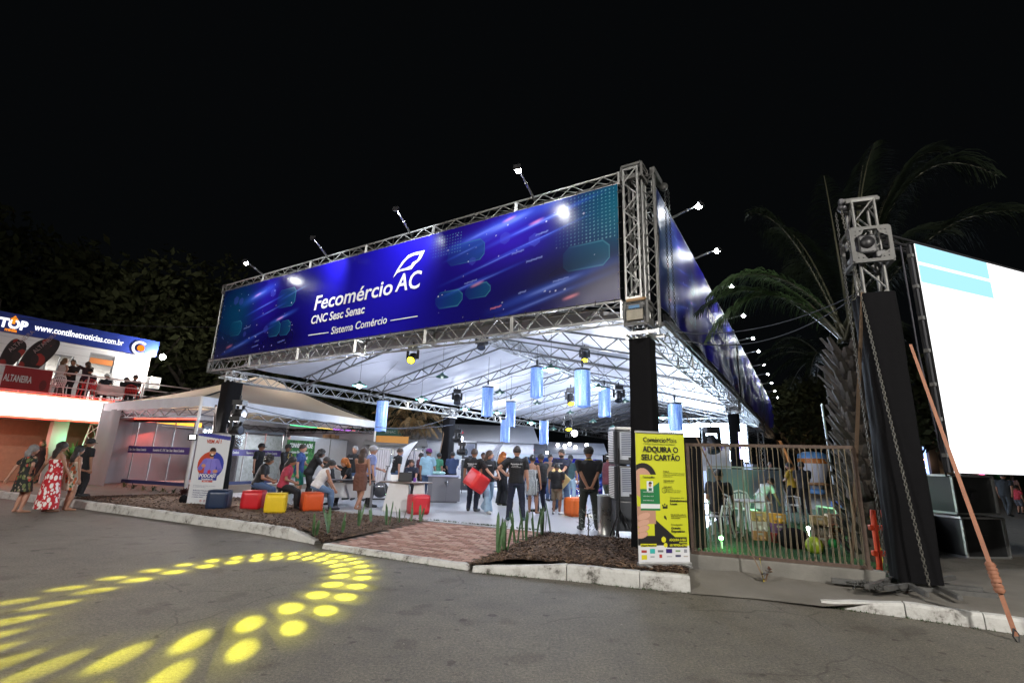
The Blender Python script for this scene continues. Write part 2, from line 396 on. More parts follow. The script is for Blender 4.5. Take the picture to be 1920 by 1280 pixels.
def brick_mb(p, v, b):
    z = .06+(.095)*v + random.uniform(-.0035, .0035)
    a = math.atan2(ux.y, ux.x)+random.uniform(-.012, .012); hx, hy = bw/2-.011, bh/2-.009
    R3 = Matrix.Rotation(a, 3, 'Z') @ Euler((random.uniform(-.02, .02)+.02, random.uniform(-.015, .015), 0)).to_matrix()
    vs = [(x, y, zz) for zz, k in ((-.03, 0), (.0, 0), (.006, .005)) for x, y in ((-hx+k, -hy+k), (hx-k, -hy+k), (hx-k, hy-k), (-hx+k, hy-k))]
    fs = [(0, 1, 5, 4), (1, 2, 6, 5), (2, 3, 7, 6), (3, 0, 4, 7), (4, 5, 9, 8), (5, 6, 10, 9), (6, 7, 11, 10), (7, 4, 8, 11), (8, 9, 10, 11)]
    b.add([Vector((p.x, p.y, z-.004)) + R3@Vector(q) for q in vs], fs)
for p, u, v in bricks[:300]:
    b = MB(); brick_mb(p, v, b); b.build('brick', root, random.choice(BRK))
b = MB()
for p, u, v in bricks[300:]: b.use(random.choice(BRK)); brick_mb(p, v, b)
if b.v: b.build('far_bricks', root, kind='stuff')
# mulch beds
MUL = mat('mulch', (.11, .066, .042), .95, var=.5, vscale=30, bump=1., bscale=70, detail=8)
MUL2 = mat('mulch_chip', (.20, .125, .075), .9, var=.5, vscale=60); MUL3 = mat('mulch_dark', (.055, .034, .023), .95)
def mound(h):
    return lambda p, i, j: h*(1-abs(2*j-1)**3)*(1-abs(2*i-1)**6) + .018*noise.noise(p*5) + .012*noise.noise(p*17)
BA = [at(135, 933, .17), at(330, 959, .17), at(490, 979, .17), at(588, 996, .16), at(612, 1015, .08)]
BB = [at(180, 930, .14), at(330, 926, .15), at(480, 934, .15), at(652, 962, .15), at(803, 975, .15)]
CA = [at(880, 1058, .05), at(965, 1046, .16), at(1080, 1053, .17), at(1190, 1064, .17), at(1288, 1074, .17)]
CB = [at(1020, 997, .15), at(1080, 1003, .15), at(1180, 1011, .15), at(1235, 1020, .15), at(1300, 1040, .15)]
def bed(A, B, nx, ny, nchip, h):
    sheet('soil_bed', A, B, nx, ny, MUL, mound(h), kind='structure')
    def samp(L_, t):
        k = len(L_)-1; i = min(int(t*k), k-1); return Vector(L_[i]).lerp(Vector(L_[i+1]), t*k-i)
    b = MB(); mf = mound(h)
    for _ in range(nchip):
        i, j = random.random(), random.uniform(-.03, 1.02)
        if random.random() < .25: j = random.uniform(-.04, .06)
        p = samp(A, i).lerp(samp(B, i), j); p.z += max(0, mf(p, i, min(1, max(0, j)))) + random.uniform(0, .012)
        if j < 0: p.z += .008
        L_ = random.uniform(.012, .05); wd = random.uniform(.004, .012)
        R3 = Euler((random.uniform(-.5, .5), random.uniform(-.5, .5), random.uniform(0, 6.3))).to_matrix()
        b.use(random.choice((MUL, MUL2, MUL3, MUL3)))
        b.add([p + R3@Vector(q) for q in ((-L_, -wd, 0), (L_, -wd, 0), (L_*.9, wd, .003), (-L_*.9, wd, .003))], [(0, 1, 2, 3)])
    b.build('mulch_chips', None, kind='stuff')
bed(BA, BB, 90, 40, 11000, .05); bed(CA, CB, 80, 50, 14000, .07)
# lawn behind the fence
LAWN = mat('artificial_lawn', (.02, .075, .02), .9, var=.4, vscale=40, bump=.8, bscale=200)
b = MB(); lw = [(3.05, 8.1), (6.2, 7.95), (13, 16), (10, 22), (4.6, 12)]
b.prism(lw, .06, .168); b.build('lawn', None, LAWN, kind='structure')
b = MB(); GR = mat('grass_blade', (.03, .12, .03), .8, var=.4, vscale=20)
b.use(GR)
def inpoly(x, y, poly):
    c = False; j = len(poly)-1
    for i in range(len(poly)):
        if (poly[i][1] > y) != (poly[j][1] > y) and x < (poly[j][0]-poly[i][0])*(y-poly[i][1])/(poly[j][1]-poly[i][1])+poly[i][0]: c = not c
        j = i
    return c
n_ = 0
while n_ < 16000:
    x, y = random.uniform(3, 10), random.uniform(7.9, 14)
    if not inpoly(x, y, lw): continue
    n_ += 1; a = random.uniform(0, 6.3); h = random.uniform(.015, .04); wd = .004
    b.add([(x-wd*math.cos(a), y-wd*math.sin(a), .167), (x+wd*math.cos(a), y+wd*math.sin(a), .167), (x+random.uniform(-.015, .015), y+random.uniform(-.015, .015), .167+h)], [(0, 1, 2)])
b.build('grass', None, kind='stuff')
# weeds along the kerb and slab edge, litter on the road
b = MB(); b.use(mat('weed', (.035, .07, .02), .85, var=.4, vscale=20))
def tuft(p, n, h):
    for _ in range(n):
        a = random.uniform(0, 6.3); l = random.uniform(.3, 1)*h; q = Vector((math.cos(a), math.sin(a), 0))
        p0 = p + q*random.uniform(0, .02); s = Vector((-q.y, q.x, 0))*.003
        b.add([p0-s, p0+s, p0+q*l*.6+Vector((0, 0, l))], [(0, 1, 2)])
for k in range(150):
    t = random.random(); e = at(803, 974, .16).lerp(at(1010, 994, .16), t); tuft(e + Vector((random.gauss(0, .02), random.gauss(0, .02), 0)), 8, .05)
for L_, n in ((KR, 100), (KM, 60), (KL, 60), (KS, 120)):
    q = seq(L_, .05)
    for k in range(n):
        p = random.choice(q).copy(); p.z = .001; tuft(p + Vector((random.gauss(0, .01), random.uniform(-.06, 0), 0)), 5, .035)
b.build('weeds', None, kind='stuff')
b = MB(); lc = [mat('litter_%d' % i, c, .8) for i, c in enumerate(('3a2a1e', '5c4a38', '99948a', '2a2420'))]
for k in range(420):
    if k < 160: p = random.choice(seq(random.choice((KR, KS, KL)), .05)).copy() + Vector((random.gauss(0, .1), -abs(random.gauss(0, .12)), 0)); s = random.uniform(.006, .02)
    else: p = Vector((random.uniform(-7, 7), random.uniform(2.2, 8), 0)); s = random.uniform(.004, .014)
    if p.y > 7.0 and p.x > -1 and k >= 160: continue
    a = random.uniform(0, 6.3); b.use(random.choice(lc)); p.z = .004
    R3 = Euler((random.uniform(-.2, .2), random.uniform(-.2, .2), a)).to_matrix()
    b.add([p+R3@Vector(q) for q in ((-s, 0, 0), (-.3*s, -.5*s, .002), (s, -.1*s, 0), (.4*s, .5*s, .003))], [(0, 1, 2, 3)])
b.build('leaf_litter', None, kind='stuff')
# ================================================================ THE PAVILION
def truss(b, p0, p1, w, h, upv=(0, 0, 1), bay=.36, r=.024, rl=.012, faces=(0, 1, 2, 3), ends=True):
    """box truss: four chords, zigzag lacing on the chosen faces, end frames"""
    p0 = Vector(p0); p1 = Vector(p1); d = (p1-p0); L = d.length; d.normalize(); u = Vector(upv)
    x = d.cross(u).normalized(); y = x.cross(d).normalized()
    cs = [x*(i*w/2)+y*(j*h/2) for i, j in ((-1, -1), (1, -1), (1, 1), (-1, 1))]
    for c in cs: b.tube([p0+c, p1+c], r, 6, cap=False)
    n = max(1, round(L/bay))
    for k in faces:
        a, c = cs[k], cs[(k+1) % 4]
        for i in range(n):
            q0, q1 = (a, c) if i % 2 else (c, a)
            b.tube([p0+d*(L*i/n)+q0, p0+d*(L*(i+1)/n)+q1], rl, 5, cap=False)
    if ends:
        for t in (p0+d*.02, p1-d*.02):
            for k in range(4): b.bar(t+cs[k], t+cs[(k+1) % 4], .035, .035)
PAV = thing('pavilion', 'large open-sided event pavilion of silver box trusses with white gabled roof and black-wrapped columns', 'pavilion', T0)
def run(p0, p1, w, h, sec, upv=(0, 0, 1), name='truss_section', m=ALU, **k):
    p0 = Vector(p0); p1 = Vector(p1); n = max(1, round((p1-p0).length/sec)); me = None
    for i in range(n):
        a = p0.lerp(p1, i/n); c = p0.lerp(p1, (i+1)/n)
        b = MB(); truss(b, a, c, w, h, upv, **k); b.build(name, PAV, m, world=True)
# front face
run(S(.27, -.14, 7.19), S(14.9, -.14, 7.19), .30, .24, 2.45, bay=.34)
run(S(.27, -.14, 4.41), S(14.9, -.14, 4.41), .34, .36, 2.45, bay=.34)
run(S(14.8, -.14, 4.55), S(14.8, -.14, 7.1), .2, .26, 3, FU, bay=.3)
# right side
for z, h in ((7.19, .24), (4.12, .32)):
    run(S(-.05, .3, z), S(-.05, 41, z), .34, h, 3.4, bay=.42, r=.022)
for v in (.3, 13.6, 27.4, 41): pass
run(S(13.8, .15, 4.02), S(13.8, 11.6, 4.02), .36, .34, 2.9, bay=.36)
run(S(13.8, 12, 4.02), S(13.8, 40, 4.02), .36, .34, 4.7, bay=.45)
run(S(0, 27.4, 4.1), S(13.8, 27.4, 4.1), .3, .3, 3.5, bay=.45)
# columns
def column(u, v, top, cover, wrap=True, wd=.38):
    b = MB(); truss(b, S(u, v, .17), S(u, v, top), wd-.06, wd-.06, FU, bay=.36, r=.026); b.build('column_truss', PAV, ALU, world=True)
    b = MB(); b.box(S(u, v, .18), (.75, .75, .03), rz=RZU); b.build('base_plate', PAV, GALV, world=True)
    if wrap:
        # cloth sleeve, slightly rumpled
        b = MB(); n = 24; k = 26; hw = wd/2+.04
        def f(i, j):
            a = 2*PI*i; c, s_ = math.cos(a), math.sin(a); q = max(abs(c), abs(s_)); fl = 1+(.20*(1-j)**2.5)
            p = Vector((c/q*hw*fl, s_/q*hw*fl, 0)); w_ = .022*noise.noise(Vector((c*3, s_*3, j*7+u)))
            return S(u, v, .2+(cover-.2)*j) + (Matrix.Rotation(RZU, 3, 'Z') @ (p*(1+w_*2.2)))
        b.grid(f, n, k); b.build('black_cover', PAV, BLACKC, world=True)
column(0, 0, 7.2, 3.86, wd=.31); column(13.8, 0, 4.2, 3.82); column(0, 13.5, 4.1, 3.75, wd=.32); column(13.8, 11.8, 4.1, 3.7); column(0, 27.4, 4.1, 3.7, wrap=False); column(13.8, 27.4, 4.1, 3.5)
# corner mast: a second mast beside the first, sleeve blocks, hoist
b = MB(); truss(b, S(.05, -.12, 4.6), S(.05, -.12, 7.35), .34, .28, FU, bay=.3, r=.026, rl=.016); b.build('mast_truss', PAV, ALU, world=True)
b = MB(); truss(b, S(-.19, .08, 4.1), S(-.19, .08, 7.3), .10, .26, FU, bay=.3, r=.022); b.build('mast_truss', PAV, GALV, world=True)
R3U = Matrix.Rotation(RZU, 3, 'Z')
def block(u, v, z, w, d, h, name='corner_block'):
    t = MB(); c = S(u, v, z)
    for sx in (-1, 1):
        for sy in (-1, 1): t.bar(c+R3U@Vector((sx*w/2, sy*d/2, -h/2)), c+R3U@Vector((sx*w/2, sy*d/2, h/2)), .045, .045)
    for sz in (-1, 1):
        for sy in (-1, 1): t.bar(c+R3U@Vector((-w/2, sy*d/2, sz*h/2)), c+R3U@Vector((w/2, sy*d/2, sz*h/2)), .05, .05)
        for sx in (-1, 1): t.bar(c+R3U@Vector((sx*w/2, -d/2, sz*h/2)), c+R3U@Vector((sx*w/2, d/2, sz*h/2)), .05, .05)
    for sy in (-1, 1):
        for zz in (-.3, .3): t.box(c+R3U@Vector((0, sy*d/2, zz*h)), (w*.86, .012, h*.2), rz=RZU)
    for sx in (-1, 1):
        for zz in (-.3, .3): t.box(c+R3U@Vector((sx*w/2, 0, zz*h)), (.012, d*.86, h*.2), rz=RZU)
    t.build(name, PAV, BLOCKM, world=True)
    bo = MB()
    for sx in (-.36, .36):
        for zz in (-.3, .3): bo.tube([c+R3U@Vector((sx*w, -d/2-.03, zz*h)), c+R3U@Vector((sx*w, -d/2, zz*h))], .014, 6)
    bo.build('bolts', PAV, DARKM, world=True)['kind'] = 'stuff'
block(.02, -.08, 4.33, .42, .40, .44); block(.03, -.08, 7.28, .40, .38, .28); block(14.78, -.14, 4.42, .28, .34, .42); block(14.78, -.14, 7.18, .24, .3, .26)
block(0, 13.5, 4.12, .5, .5, .42); block(13.8, 11.8, 4.0, .5, .5, .42); block(0, 27.4, 4.1, .5, .5, .4)
for u, v, z in ((0, 0, 3.96), (13.8, 0, 4.02), (0, 13.5, 3.86), (13.8, 11.8, 3.78)):
    for s_ in (-.2, .2):
        MB().bar(S(u-.38, v+s_, z), S(u+.38, v+s_, z), .05, .06).build('cross_bar', PAV, ALU, world=True); MB().bar(S(u+s_, v-.38, z-.07), S(u+s_, v+.38, z-.07), .05, .05).build('cross_bar', PAV, ALU, world=True)
b = MB(); b.box(S(-.30, .4, 7.42), (.6, .1, .14), rz=RZU+PI/2); b.lathe(S(-.40, .6, 7.27)-Vector((0, 0, 0)), [(.001, -.06), (.08, -.04), (.08, .04), (.001, .06)], 14, rot=Matrix.Rotation(PI/2, 3, 'X')); b.build('hoist_arm', PAV, GALV, world=True)
b = MB(); b.use(mat('ratchet_grey', '8f8a7d', .6, .3, var=.3, vscale=12)); b.box(S(.03, -.31, 4.28), (.30, .06, .20), rz=RZU); b.use(mat('blue_tag', '3c6f9c', .5)); b.box(S(.03, -.36, 4.42), (.2, .012, .06), rz=RZU); b.use(mat('tan_tag', '9a7a55', .6)); b.box(S(.0, -.31, 4.57), (.36, .05, .05), rz=RZU); b.build('hoist_box', PAV, world=True)
# chains of the hoist
def chain(b, p0, p1, link=.045, r=.005, wd=.014):
    p0 = Vector(p0); p1 = Vector(p1); d = p1-p0; n = max(2, int(d.length/(link*.78))); d.normalize()
    x = d.cross(Vector((0, 1, 0))).normalized(); y = d.cross(x).normalized()
    for i in range(n):
        c = p0.lerp(p1, (i+.5)/n); a = x if i % 2 else y; h = link/2
        b.tube([c-d*h*.6-a*wd, c+d*h*.6-a*wd, c+d*h, c+d*h*.6+a*wd, c-d*h*.6+a*wd, c-d*h, c-d*h*.6-a*wd], r, 4, cap=False)
for o_ in (0, .09): b = MB(); chain(b, S(-.43-o_*.5, .55+o_, 7.2), S(-.42-o_, .5+o_, 4.3), .06, .006, .018); b.build('hoist_chain', PAV, DARKM, world=True)['kind'] = 'stuff'
# side uprights between banner bays, dark beam under the banners
for v in (13.5, 27.4, 41):
    b = MB(); truss(b, S(-.12, v, 4.3), S(-.12, v, 7.35), .22, .26, FU, bay=.34); b.build('truss_section', PAV, ALU, world=True)
b = MB()
for v0, v1 in ((.6, 13.1), (13.9, 27), (27.8, 40.8)): b.bar(S(-.29, v0, 4.44), S(-.29, v1, 4.44), .05, .14)
b.build('dark_beam', PAV, DARKM, world=True)
b = MB()
for v0, v1 in ((.6, 13.1), (13.9, 27), (27.8, 40.8)): b.bar(S(-.25, v0, 4.30), S(-.25, v1, 4.30), .08, .09)
b.build('edge_channel', PAV, ALU, world=True)
# rafters, ridge, roof
RU = 6.9
RV = [2.6, 5.9, 9.15, 12.5, 15.9, 19.2, 22.5, 25.8, 29.1, 32.4, 35.7, 39]
def flat_truss(b, a, c, h, bay=.42, w=.05):
    a = Vector(a); c = Vector(c); n = max(2, round((c-a).length/bay)); up_ = Vector((0, 0, h))
    b.bar(a, c, w, w); b.bar(a+up_, c+up_, w, w)
    for i in range(n):
        q0 = a.lerp(c, i/n); q1 = a.lerp(c, (i+1)/n)
        if i % 2: b.bar(q0+up_, q1, .03, .03)
        else: b.bar(q0, q1+up_, .03, .03)
for i, v in enumerate(RV):
    vl = v*.975; vr = v*1.03
    b = MB(); flat_truss(b, S(13.62, vl, 4.02), S(RU, v, 5.62), .34); b.build('rafter', PAV, GALV, world=True)
    b = MB(); flat_truss(b, S(.15, vr, 4.02), S(RU, v, 5.62), .34); b.build('rafter', PAV, GALV, world=True)
run(S(RU, .5, 5.8), S(RU, 40, 5.8), .3, .34, 3.3, bay=.36)
ROOFM = mat('roof_membrane', (.66, .67, .75), .55, var=.05, vscale=.8, bump=.15, bscale=2.5)
ROOFM.node_tree.nodes['Principled BSDF'].inputs['Transmission Weight'].default_value = 0
def roof(side):
    b = MB(); u0 = 13.95 if side else -.05
    def f(i, j):
        v = .25 + 40.2*j; u = u0 + (RU-u0)*i; sag = -.07*math.sin(PI*((v-2.6)/3.3 % 1))*math.sin(PI*min(1, i*1.02)) + .02*noise.noise(Vector((u, v, side*9.)))
        return S(u, v, 4.42+(6.05-4.42)*i + sag)
    b.grid(f, 22, 190); b.build('roof_membrane', PAV, ROOFM, world=True)
roof(0); roof(1)
b = MB(); b.add([S(13.95, .24, 4.40), S(-.05, .24, 4.40), S(RU, .24, 6.06)], [(0, 1, 2)]); b.build('gable_cloth', PAV, ROOFM, world=True)
# bracing wires
b = MB()
for i in range(0, len(RV)-1, 2):
    for a, c in (((13.5, 6.95), (0, 1)), ((6.9, .3), (0, 1))):
        b.tube([S(a[0], RV[i]*.98, 4.45 if a[0] > 10 else 6), S(a[1], RV[i+1], 6 if a[1] > 3 else 4.45)], .006, 4); b.tube([S(a[0], RV[i+1], 4.45 if a[0] > 10 else 6), S(a[1], RV[i]*.98, 6 if a[1] > 3 else 4.45)], .006, 4)
b.build('bracing_wires', PAV, DARKM, world=True)
# power cables looped along the rafters
b = MB()
for v, u0, u1, z0, z1 in ((9.3, 12.2, 7.2, 4.4, 5.5), (12.7, 11, 7.2, 4.75, 5.6), (9.35, 1.2, 6, 4.3, 5.4), (5.9, 13.4, 9.5, 4.05, 5.0), (12.8, 1, 5.8, 4.2, 5.4)):
    n = 26; pts = []
    for i in range(n+1):
        t = i/n; pts.append(S(u0+(u1-u0)*t, v+.06, z0+(z1-z0)*t-.12*abs(math.sin(t*PI*4))))
    b.tube(pts, .010, 5)
b.build('power_cables', PAV, mat('cable', (.02, .02, .03), .6), world=True)
# ---------------------------------------------------------------- banners
VIN = mat('printed_vinyl', (.1, .1, .5), .24, attr='paint', bump=.12, bscale=3, spec=.5)
BU0, BU1, BZ0, BZ1, BV = 14.62, .30, 4.62, 7.05, -.335
def PB(px, py):
    p = onplane(px, py, S(0, BV, 0), FN); q = p-T0
    det = FU.x*FV.y-FU.y*FV.x; u = (q.x*FV.y-q.y*FV.x)/det
    return (BU0-u, p.z-BZ0)
def lin(h): return np.array(rgb(h))
def mixc(C, col_, a): return C*(1-a[..., None]) + np.array(col_)*a[..., None]
def streak(C, X, Y, x, y, ang, L_, wd, col_, s=1.):
    c, s_ = math.cos(ang), math.sin(ang); dx, dy = X-x, Y-y; u = dx*c+dy*s_; v = -dx*s_+dy*c
    a = np.exp(-(v/wd)**2)*np.clip(1-(u/L_)**2, 0, 1)**1.5*s; return C + a[..., None]*np.array(col_)
def panel(C, X, Y, x0, y0, x1, y1, cut, col_, a0, edge=(.1, .5, .7)):
    inn = (X > x0) & (X < x1) & (Y > y0) & (Y < y1) & ((X-x0)+(Y-y0) > cut) & ((x1-X)+(y1-Y) > cut) & ((x1-X)+(Y-y0) > cut) & ((X-x0)+(y1-Y) > cut)
    e = .022; inn2 = (X > x0+e) & (X < x1-e) & (Y > y0+e) & (Y < y1-e) & ((X-x0)+(Y-y0) > cut+e*1.4) & ((x1-X)+(y1-Y) > cut+e*1.4) & ((x1-X)+(Y-y0) > cut+e*1.4) & ((X-x0)+(y1-Y) > cut+e*1.4)
    g = np.clip((X-x0)/(x1-x0), 0, 1); a = inn*a0*(.25+.75*g)
    C = mixc(C, col_, a); return mixc(C, edge, (inn & ~inn2)*.5*g)
def art(X, Y, W, seed=1, text_x=(3.2, 8.2), k=.75):
    rs = np.random.RandomState(seed)
    base = lin('100a5c'); C = np.zeros(X.shape+(3,)) + base
    tx = X/W
    C = mixc(C, lin('2118b8'), np.exp(-((tx-.52)/.17)**2)*.9)            # deep blue field behind the lettering
    C = mixc(C, lin('3a1fc4'), np.exp(-((tx-.80)/.09)**2-((Y-1.9)/.7)**2)*.9)
    C = mixc(C, lin('2a14a0'), np.exp(-((tx-.18)/.06)**2-((Y-1.6)/.8)**2)*.9)
    C = mixc(C, lin('0b6a84'), np.exp(-((tx-1.02)/.07)**2-((Y-1.9)/.9)**2)*.95)
    C = mixc(C, lin('0b4c78'), np.exp(-((tx-.06)/.07)**2-((Y-1.5)/1.)**2)*.9)
    C = mixc(C, lin('07062f'), np.exp(-((tx-.93)/.09)**2-((Y-.7)/.5)**2)*.85)
    C = mixc(C, lin('07062f'), np.exp(-((tx-.27)/.06)**2-((Y-.35)/.45)**2)*.6)
    C = mixc(C, lin('07062f'), np.exp(-((tx-.34)/.04)**2-((Y-1.9)/.5)**2)*.5)
    C = mixc(C, lin('07062f'), np.exp(-((tx-.03)/.05)**2-((Y-.3)/.5)**2)*.5)
    ang = .22
    for (x, y, L_, wd, s) in ((.77, 2.1, 1.6, .10, .5), (.82, 2.2, 1.9, .17, .6), (.87, 2.0, 1.8, .05, .7), (.80, 1.35, 1.8, .03, .5), (.87, 1.62, 1.5, .022, .6), (.78, .95, 1.3, .03, .4), (.90, .5, 1.9, .10, .5), (.88, .22, 2.1, .06, .35), (.15, 1.97, 1.2, .14, .7), (.18, 1.55, 1.2, .03, .6), (.20, 1.3, 1.0, .025, .6), (.25, 1.02, .9, .06, .7), (.10, .35, 1.3, .07, .5), (.17, .62, 1.1, .03, .5), (.74, .86, .9, .03, .5), (.74, 1.75, .8, .03, .5), (.28, 1.75, .8, .03, .4)):
        C = streak(C, X, Y, x*W, y, ang, L_, wd, (.04, .13, .75), s*.85)
        C = streak(C, X, Y, x*W, y, ang, L_*.4, wd*.35, (.4, .55, 1.), s*.6)
    for (x, y) in ((.765, .86), (.822, 2.28), (.871, 2.05), (.929, .2), (.146, 1.98), (.244, 1.0), (.06, .36)):
        C = streak(C, X, Y, x*W, y, ang, .22, .03, (1., .3, .3), .7)
    for (x0, y0, x1, y1) in ((.70, 1.45, .777, 1.98), (.742, .52, .792, .88), (.68, .42, .737, .83), (.916, .74, .987, 1.28), (.225, 1.33, .289, 1.94), (.205, .45, .25, .93), (.245, .43, .285, .9), (.05, .7, .10, 1.2)):
        C = panel(C, X, Y, x0*W, y0, x1*W, y1, .13, lin('12708f'), .42, (.08, .35, .5))
    # rows of small dots
    for (xa, xb, ya, yb) in ((.90, .999, 1.3, 2.4), (.66, .73, 1.75, 2.3)):
        gx, gy = X/.085 % 1-.5, Y/.08 % 1-.5; inn = (tx > xa) & (tx < xb) & (Y > ya) & (Y < yb)
        C = mixc(C, (.25, .6, .75), inn*(gx**2+gy**2 < .03)*.5*np.clip((tx-xa)/(xb-xa)*1.5, 0, 1))
    for _ in range(70):      # sparks and little bars
        x = rs.choice((rs.uniform(0, .3), rs.uniform(.68, .98)))*W; y = rs.uniform(.1, 2.3); s = rs.uniform(.008, .022)
        C = mixc(C, (.75, .8, 1), (((X-x)**2+(Y-y)**2) < s*s)*rs.uniform(.3, 1))
    for _ in range(12):
        x = rs.choice((rs.uniform(0.02, .25), rs.uniform(.72, .96)))*W; y = rs.uniform(.15, 2.3); L_ = rs.uniform(.15, .4); dy = (X-x)*math.tan(ang*.6)
        C = mixc(C, ((.35, .45, 1) if rs.rand() < .8 else (1, .3, .3)), ((X > x) & (X < x+L_) & (np.abs(Y-y-dy) < .018))*.4)
    for _ in range(9):
        x = rs.choice((rs.uniform(.05, .3), rs.uniform(.7, .9)))*W; y = rs.uniform(.2, 2.2); s = rs.uniform(.07, .15)
        h = np.maximum(np.abs(X-x), np.abs(X-x)*.5+np.abs(Y-y)*.87); C = mixc(C, (.09, .12, .75), (h < s)*.3)
    return C*k
def sheet_xf(u0, du, v0, dv, z0, nrm, wav=.012):
    def f(x, y, d=0):
        n_ = noise.noise(Vector((x*.9, y*1.1, u0+v0)))*wav
        return S(u0+du*x, v0+dv*x, z0+y) + nrm*(n_-d)
    return f
BW = BU0-BU1
FB = thing('banner', 'long blue banner with white lettering on the front face of the truss pavilion', 'banner', S(7, BV, 4.6))
painted('printed_sheet', lambda X, Y: art(X, Y, BW), BW, BZ1-BZ0, 880, 150, VIN, FB, sheet_xf(BU0, -1, BV, 0, BZ0, FN), world=True)
WTXT = mat('white_print', (.8, .8, .82), .4)
XU = -FU
ROTF = facing(FN)
def fbp(x, y, d=.018): return S(BU0-x, BV, BZ0+y) + FN*d
def put_text(body, pxa, pxb, caph, m=WTXT, parent=FB, pp=PB, fp=fbp, rot=ROTF, bold=.012, shear=.12, name='lettering'):
    a = pp(*pxa); c = pp(*pxb)
    t = text(body, 1, m, None, (0, 0, 0), Matrix.Identity(3), bold=bold, shear=shear, name=name)
    wd = max(v.co.x for v in t.data.vertices); size = caph/.73; sx = (c[0]-a[0])/(wd*size); bpy.data.objects.remove(t)
    dy = (c[1]-a[1])
    r = rot @ Matrix.Rotation(math.atan2(dy, c[0]-a[0]), 3, 'Z')
    return text(body, size, m, parent, fp(*a), r, bold=bold, shear=shear, sx=sx, world=True, name=name)
ch = PB(592, 555)[1]-PB(588, 582)[1]
put_text('Fecomércio', (588, 582), (736, 551), ch)
ch2 = PB(757, 510)[1]-PB(757, 545)[1]
put_text('AC', (742, 547), (789, 539), ch2*.93, bold=.01)
put_text('CNC Sesc Senac', (583, 608), (684, 587), .25, bold=.02)
put_text('Sistema Comércio', (621, 627), (726, 606), .22, bold=.008)
def decal(pxs, m, parent, pp, fp, name='printed_mark', d=.019):
    b = MB(); pts = [pp(*q) for q in pxs]; n = len(pts)
    b.add([fp(x, y, d) for x, y in pts] + [fp(x, y, d-.002) for x, y in pts], [tuple(range(n)), tuple(range(2*n-1, n-1, -1))] + [(i, (i+1) % n, n+(i+1) % n, n+i) for i in range(n)])
    return b.build(name, parent, m, world=True)
for q in ([(579, 628), (617, 622.5), (617, 624), (579, 629.5)], [(733, 600.5), (784, 592), (784, 593.6), (733, 602)]): decal(q, WTXT, FB, PB, fbp)
decal([(738, 521), (745, 507), (756, 490), (767, 478.5), (780, 473.5), (797, 470), (793, 479), (788, 488), (783, 488.5), (789, 476.5), (777, 479), (767, 484), (759, 492), (750, 504), (745, 513)], WTXT, FB, PB, fbp, 'wing_emblem')
decal([(742, 514), (750, 506), (762, 503), (772, 498), (774, 493), (783, 488), (788, 488), (780, 495), (772, 505), (762, 507), (752, 509)], WTXT, FB, PB, fbp, 'wing_emblem')
# eyelets and ties
b = MB()
for i in range(37):
    u = BU1+.1+(BU0-BU1-.2)*i/36
    for z, s_ in ((BZ0+.03, -1), (BZ1-.03, 1)):
        b.tube([S(u, BV-.01, z), S(u, BV-.02, z+.10*s_)], .006, 4)
for i in range(7):
    for u, s_ in ((BU1+.03, -1), (BU0-.03, 1)): b.tube([S(u, BV-.01, BZ0+.2+i*.34), S(u+.1*s_, BV-.02, BZ0+.2+i*.34)], .006, 4)
b.build('ties', FB, mat('cable_tie', (.02, .02, .02), .6), world=True)['kind'] = 'stuff'
# side banners
FR = Vector((-FV.y, FV.x, 0)); FR = FR if FR.x > 0 else -FR      # outward normal of the right face
ROTR = facing(FR)
for i, (v0, v1, lab) in enumerate(((.2, 13.2, 'nearest blue banner on the right side of the pavilion, beside the corner mast'), (13.8, 27.1, 'second blue banner along the right side, creased and shining under its lamps'), (27.7, 40.8, 'farthest and palest blue banner on the right side of the pavilion'))):
    t = thing('banner', lab, 'banner', S(-.45, v0, 4.5), 0, 'blue banners along the right side')
    W = v1-v0
    painted('printed_sheet', lambda X, Y: art(X, Y, W, 3+i), W, 2.5, 260 if i == 0 else 130, 60, mat('side_vinyl', (.1, .1, .5), .42, attr='paint', bump=.12, bscale=3, spec=.35), t, sheet_xf(-.33, 0, v0, 1, 4.54, FR, .05), world=True, thick=.02)
    if i < 2:
        text('Fecomércio AC', .78, WTXT, t, S(-.33, v0+5.2, 5.75)+FR*.06, ROTR, bold=.012, shear=.12, world=True)
        text('Sesc Senac', .42, WTXT, t, S(-.33, v0+5.2, 5.1)+FR*.06, ROTR, bold=.012, shear=.12, world=True)
# ---------------------------------------------------------------- arm floodlights
LMPW = emit_mat('lamp_white', (.9, .95, 1.), 60)
def arm(base, head, lab, grp, pw, out, lit=True):
    t = thing('arm_floodlight', lab, 'floodlight', base, 0, grp)
    mid = Vector(base).lerp(Vector(head), .55) + Vector((0, 0, .01))
    MB().tube([base, mid], .026, 8).tube([mid, head], .02, 8).build('arm', t, ALU, world=True)
    MB().tube([mid-Vector((0, 0, .0)), mid.lerp(Vector(head), .04)], .036, 8).build('clamp', t, GALV, world=True)
    hd = Vector(head); inw = (Vector((base[0], base[1], 0))-Vector((hd.x, hd.y, 0))).normalized(); dn = (inw*.93-Vector((0, 0, .42))).normalized()
    q = dn.to_track_quat('-Z', 'Y').to_matrix()
    h = MB(); h.box(hd, (.14, .11, .05), rot=q); h.build('lamp_head', t, DARKM, world=True)
    h = MB(); h.box(hd+dn*.03, (.12, .09, .008), rot=q); h.build('lens', t, LMPW if lit else emit_mat('lamp_weak', (.8, .9, 1), 2.), world=True)
    if lit: MB().ball(hd+dn*.085, .06, 10).build('bulb', t, emit_mat('flood_bulb', (.92, .96, 1.), 260), world=True)
    if pw: lamp('SPOT', 'flood_light', hd+dn*.06, pw, (.85, .92, 1.), .06, aim=hd+dn*2, spot=120, blend=.7, parent=t)
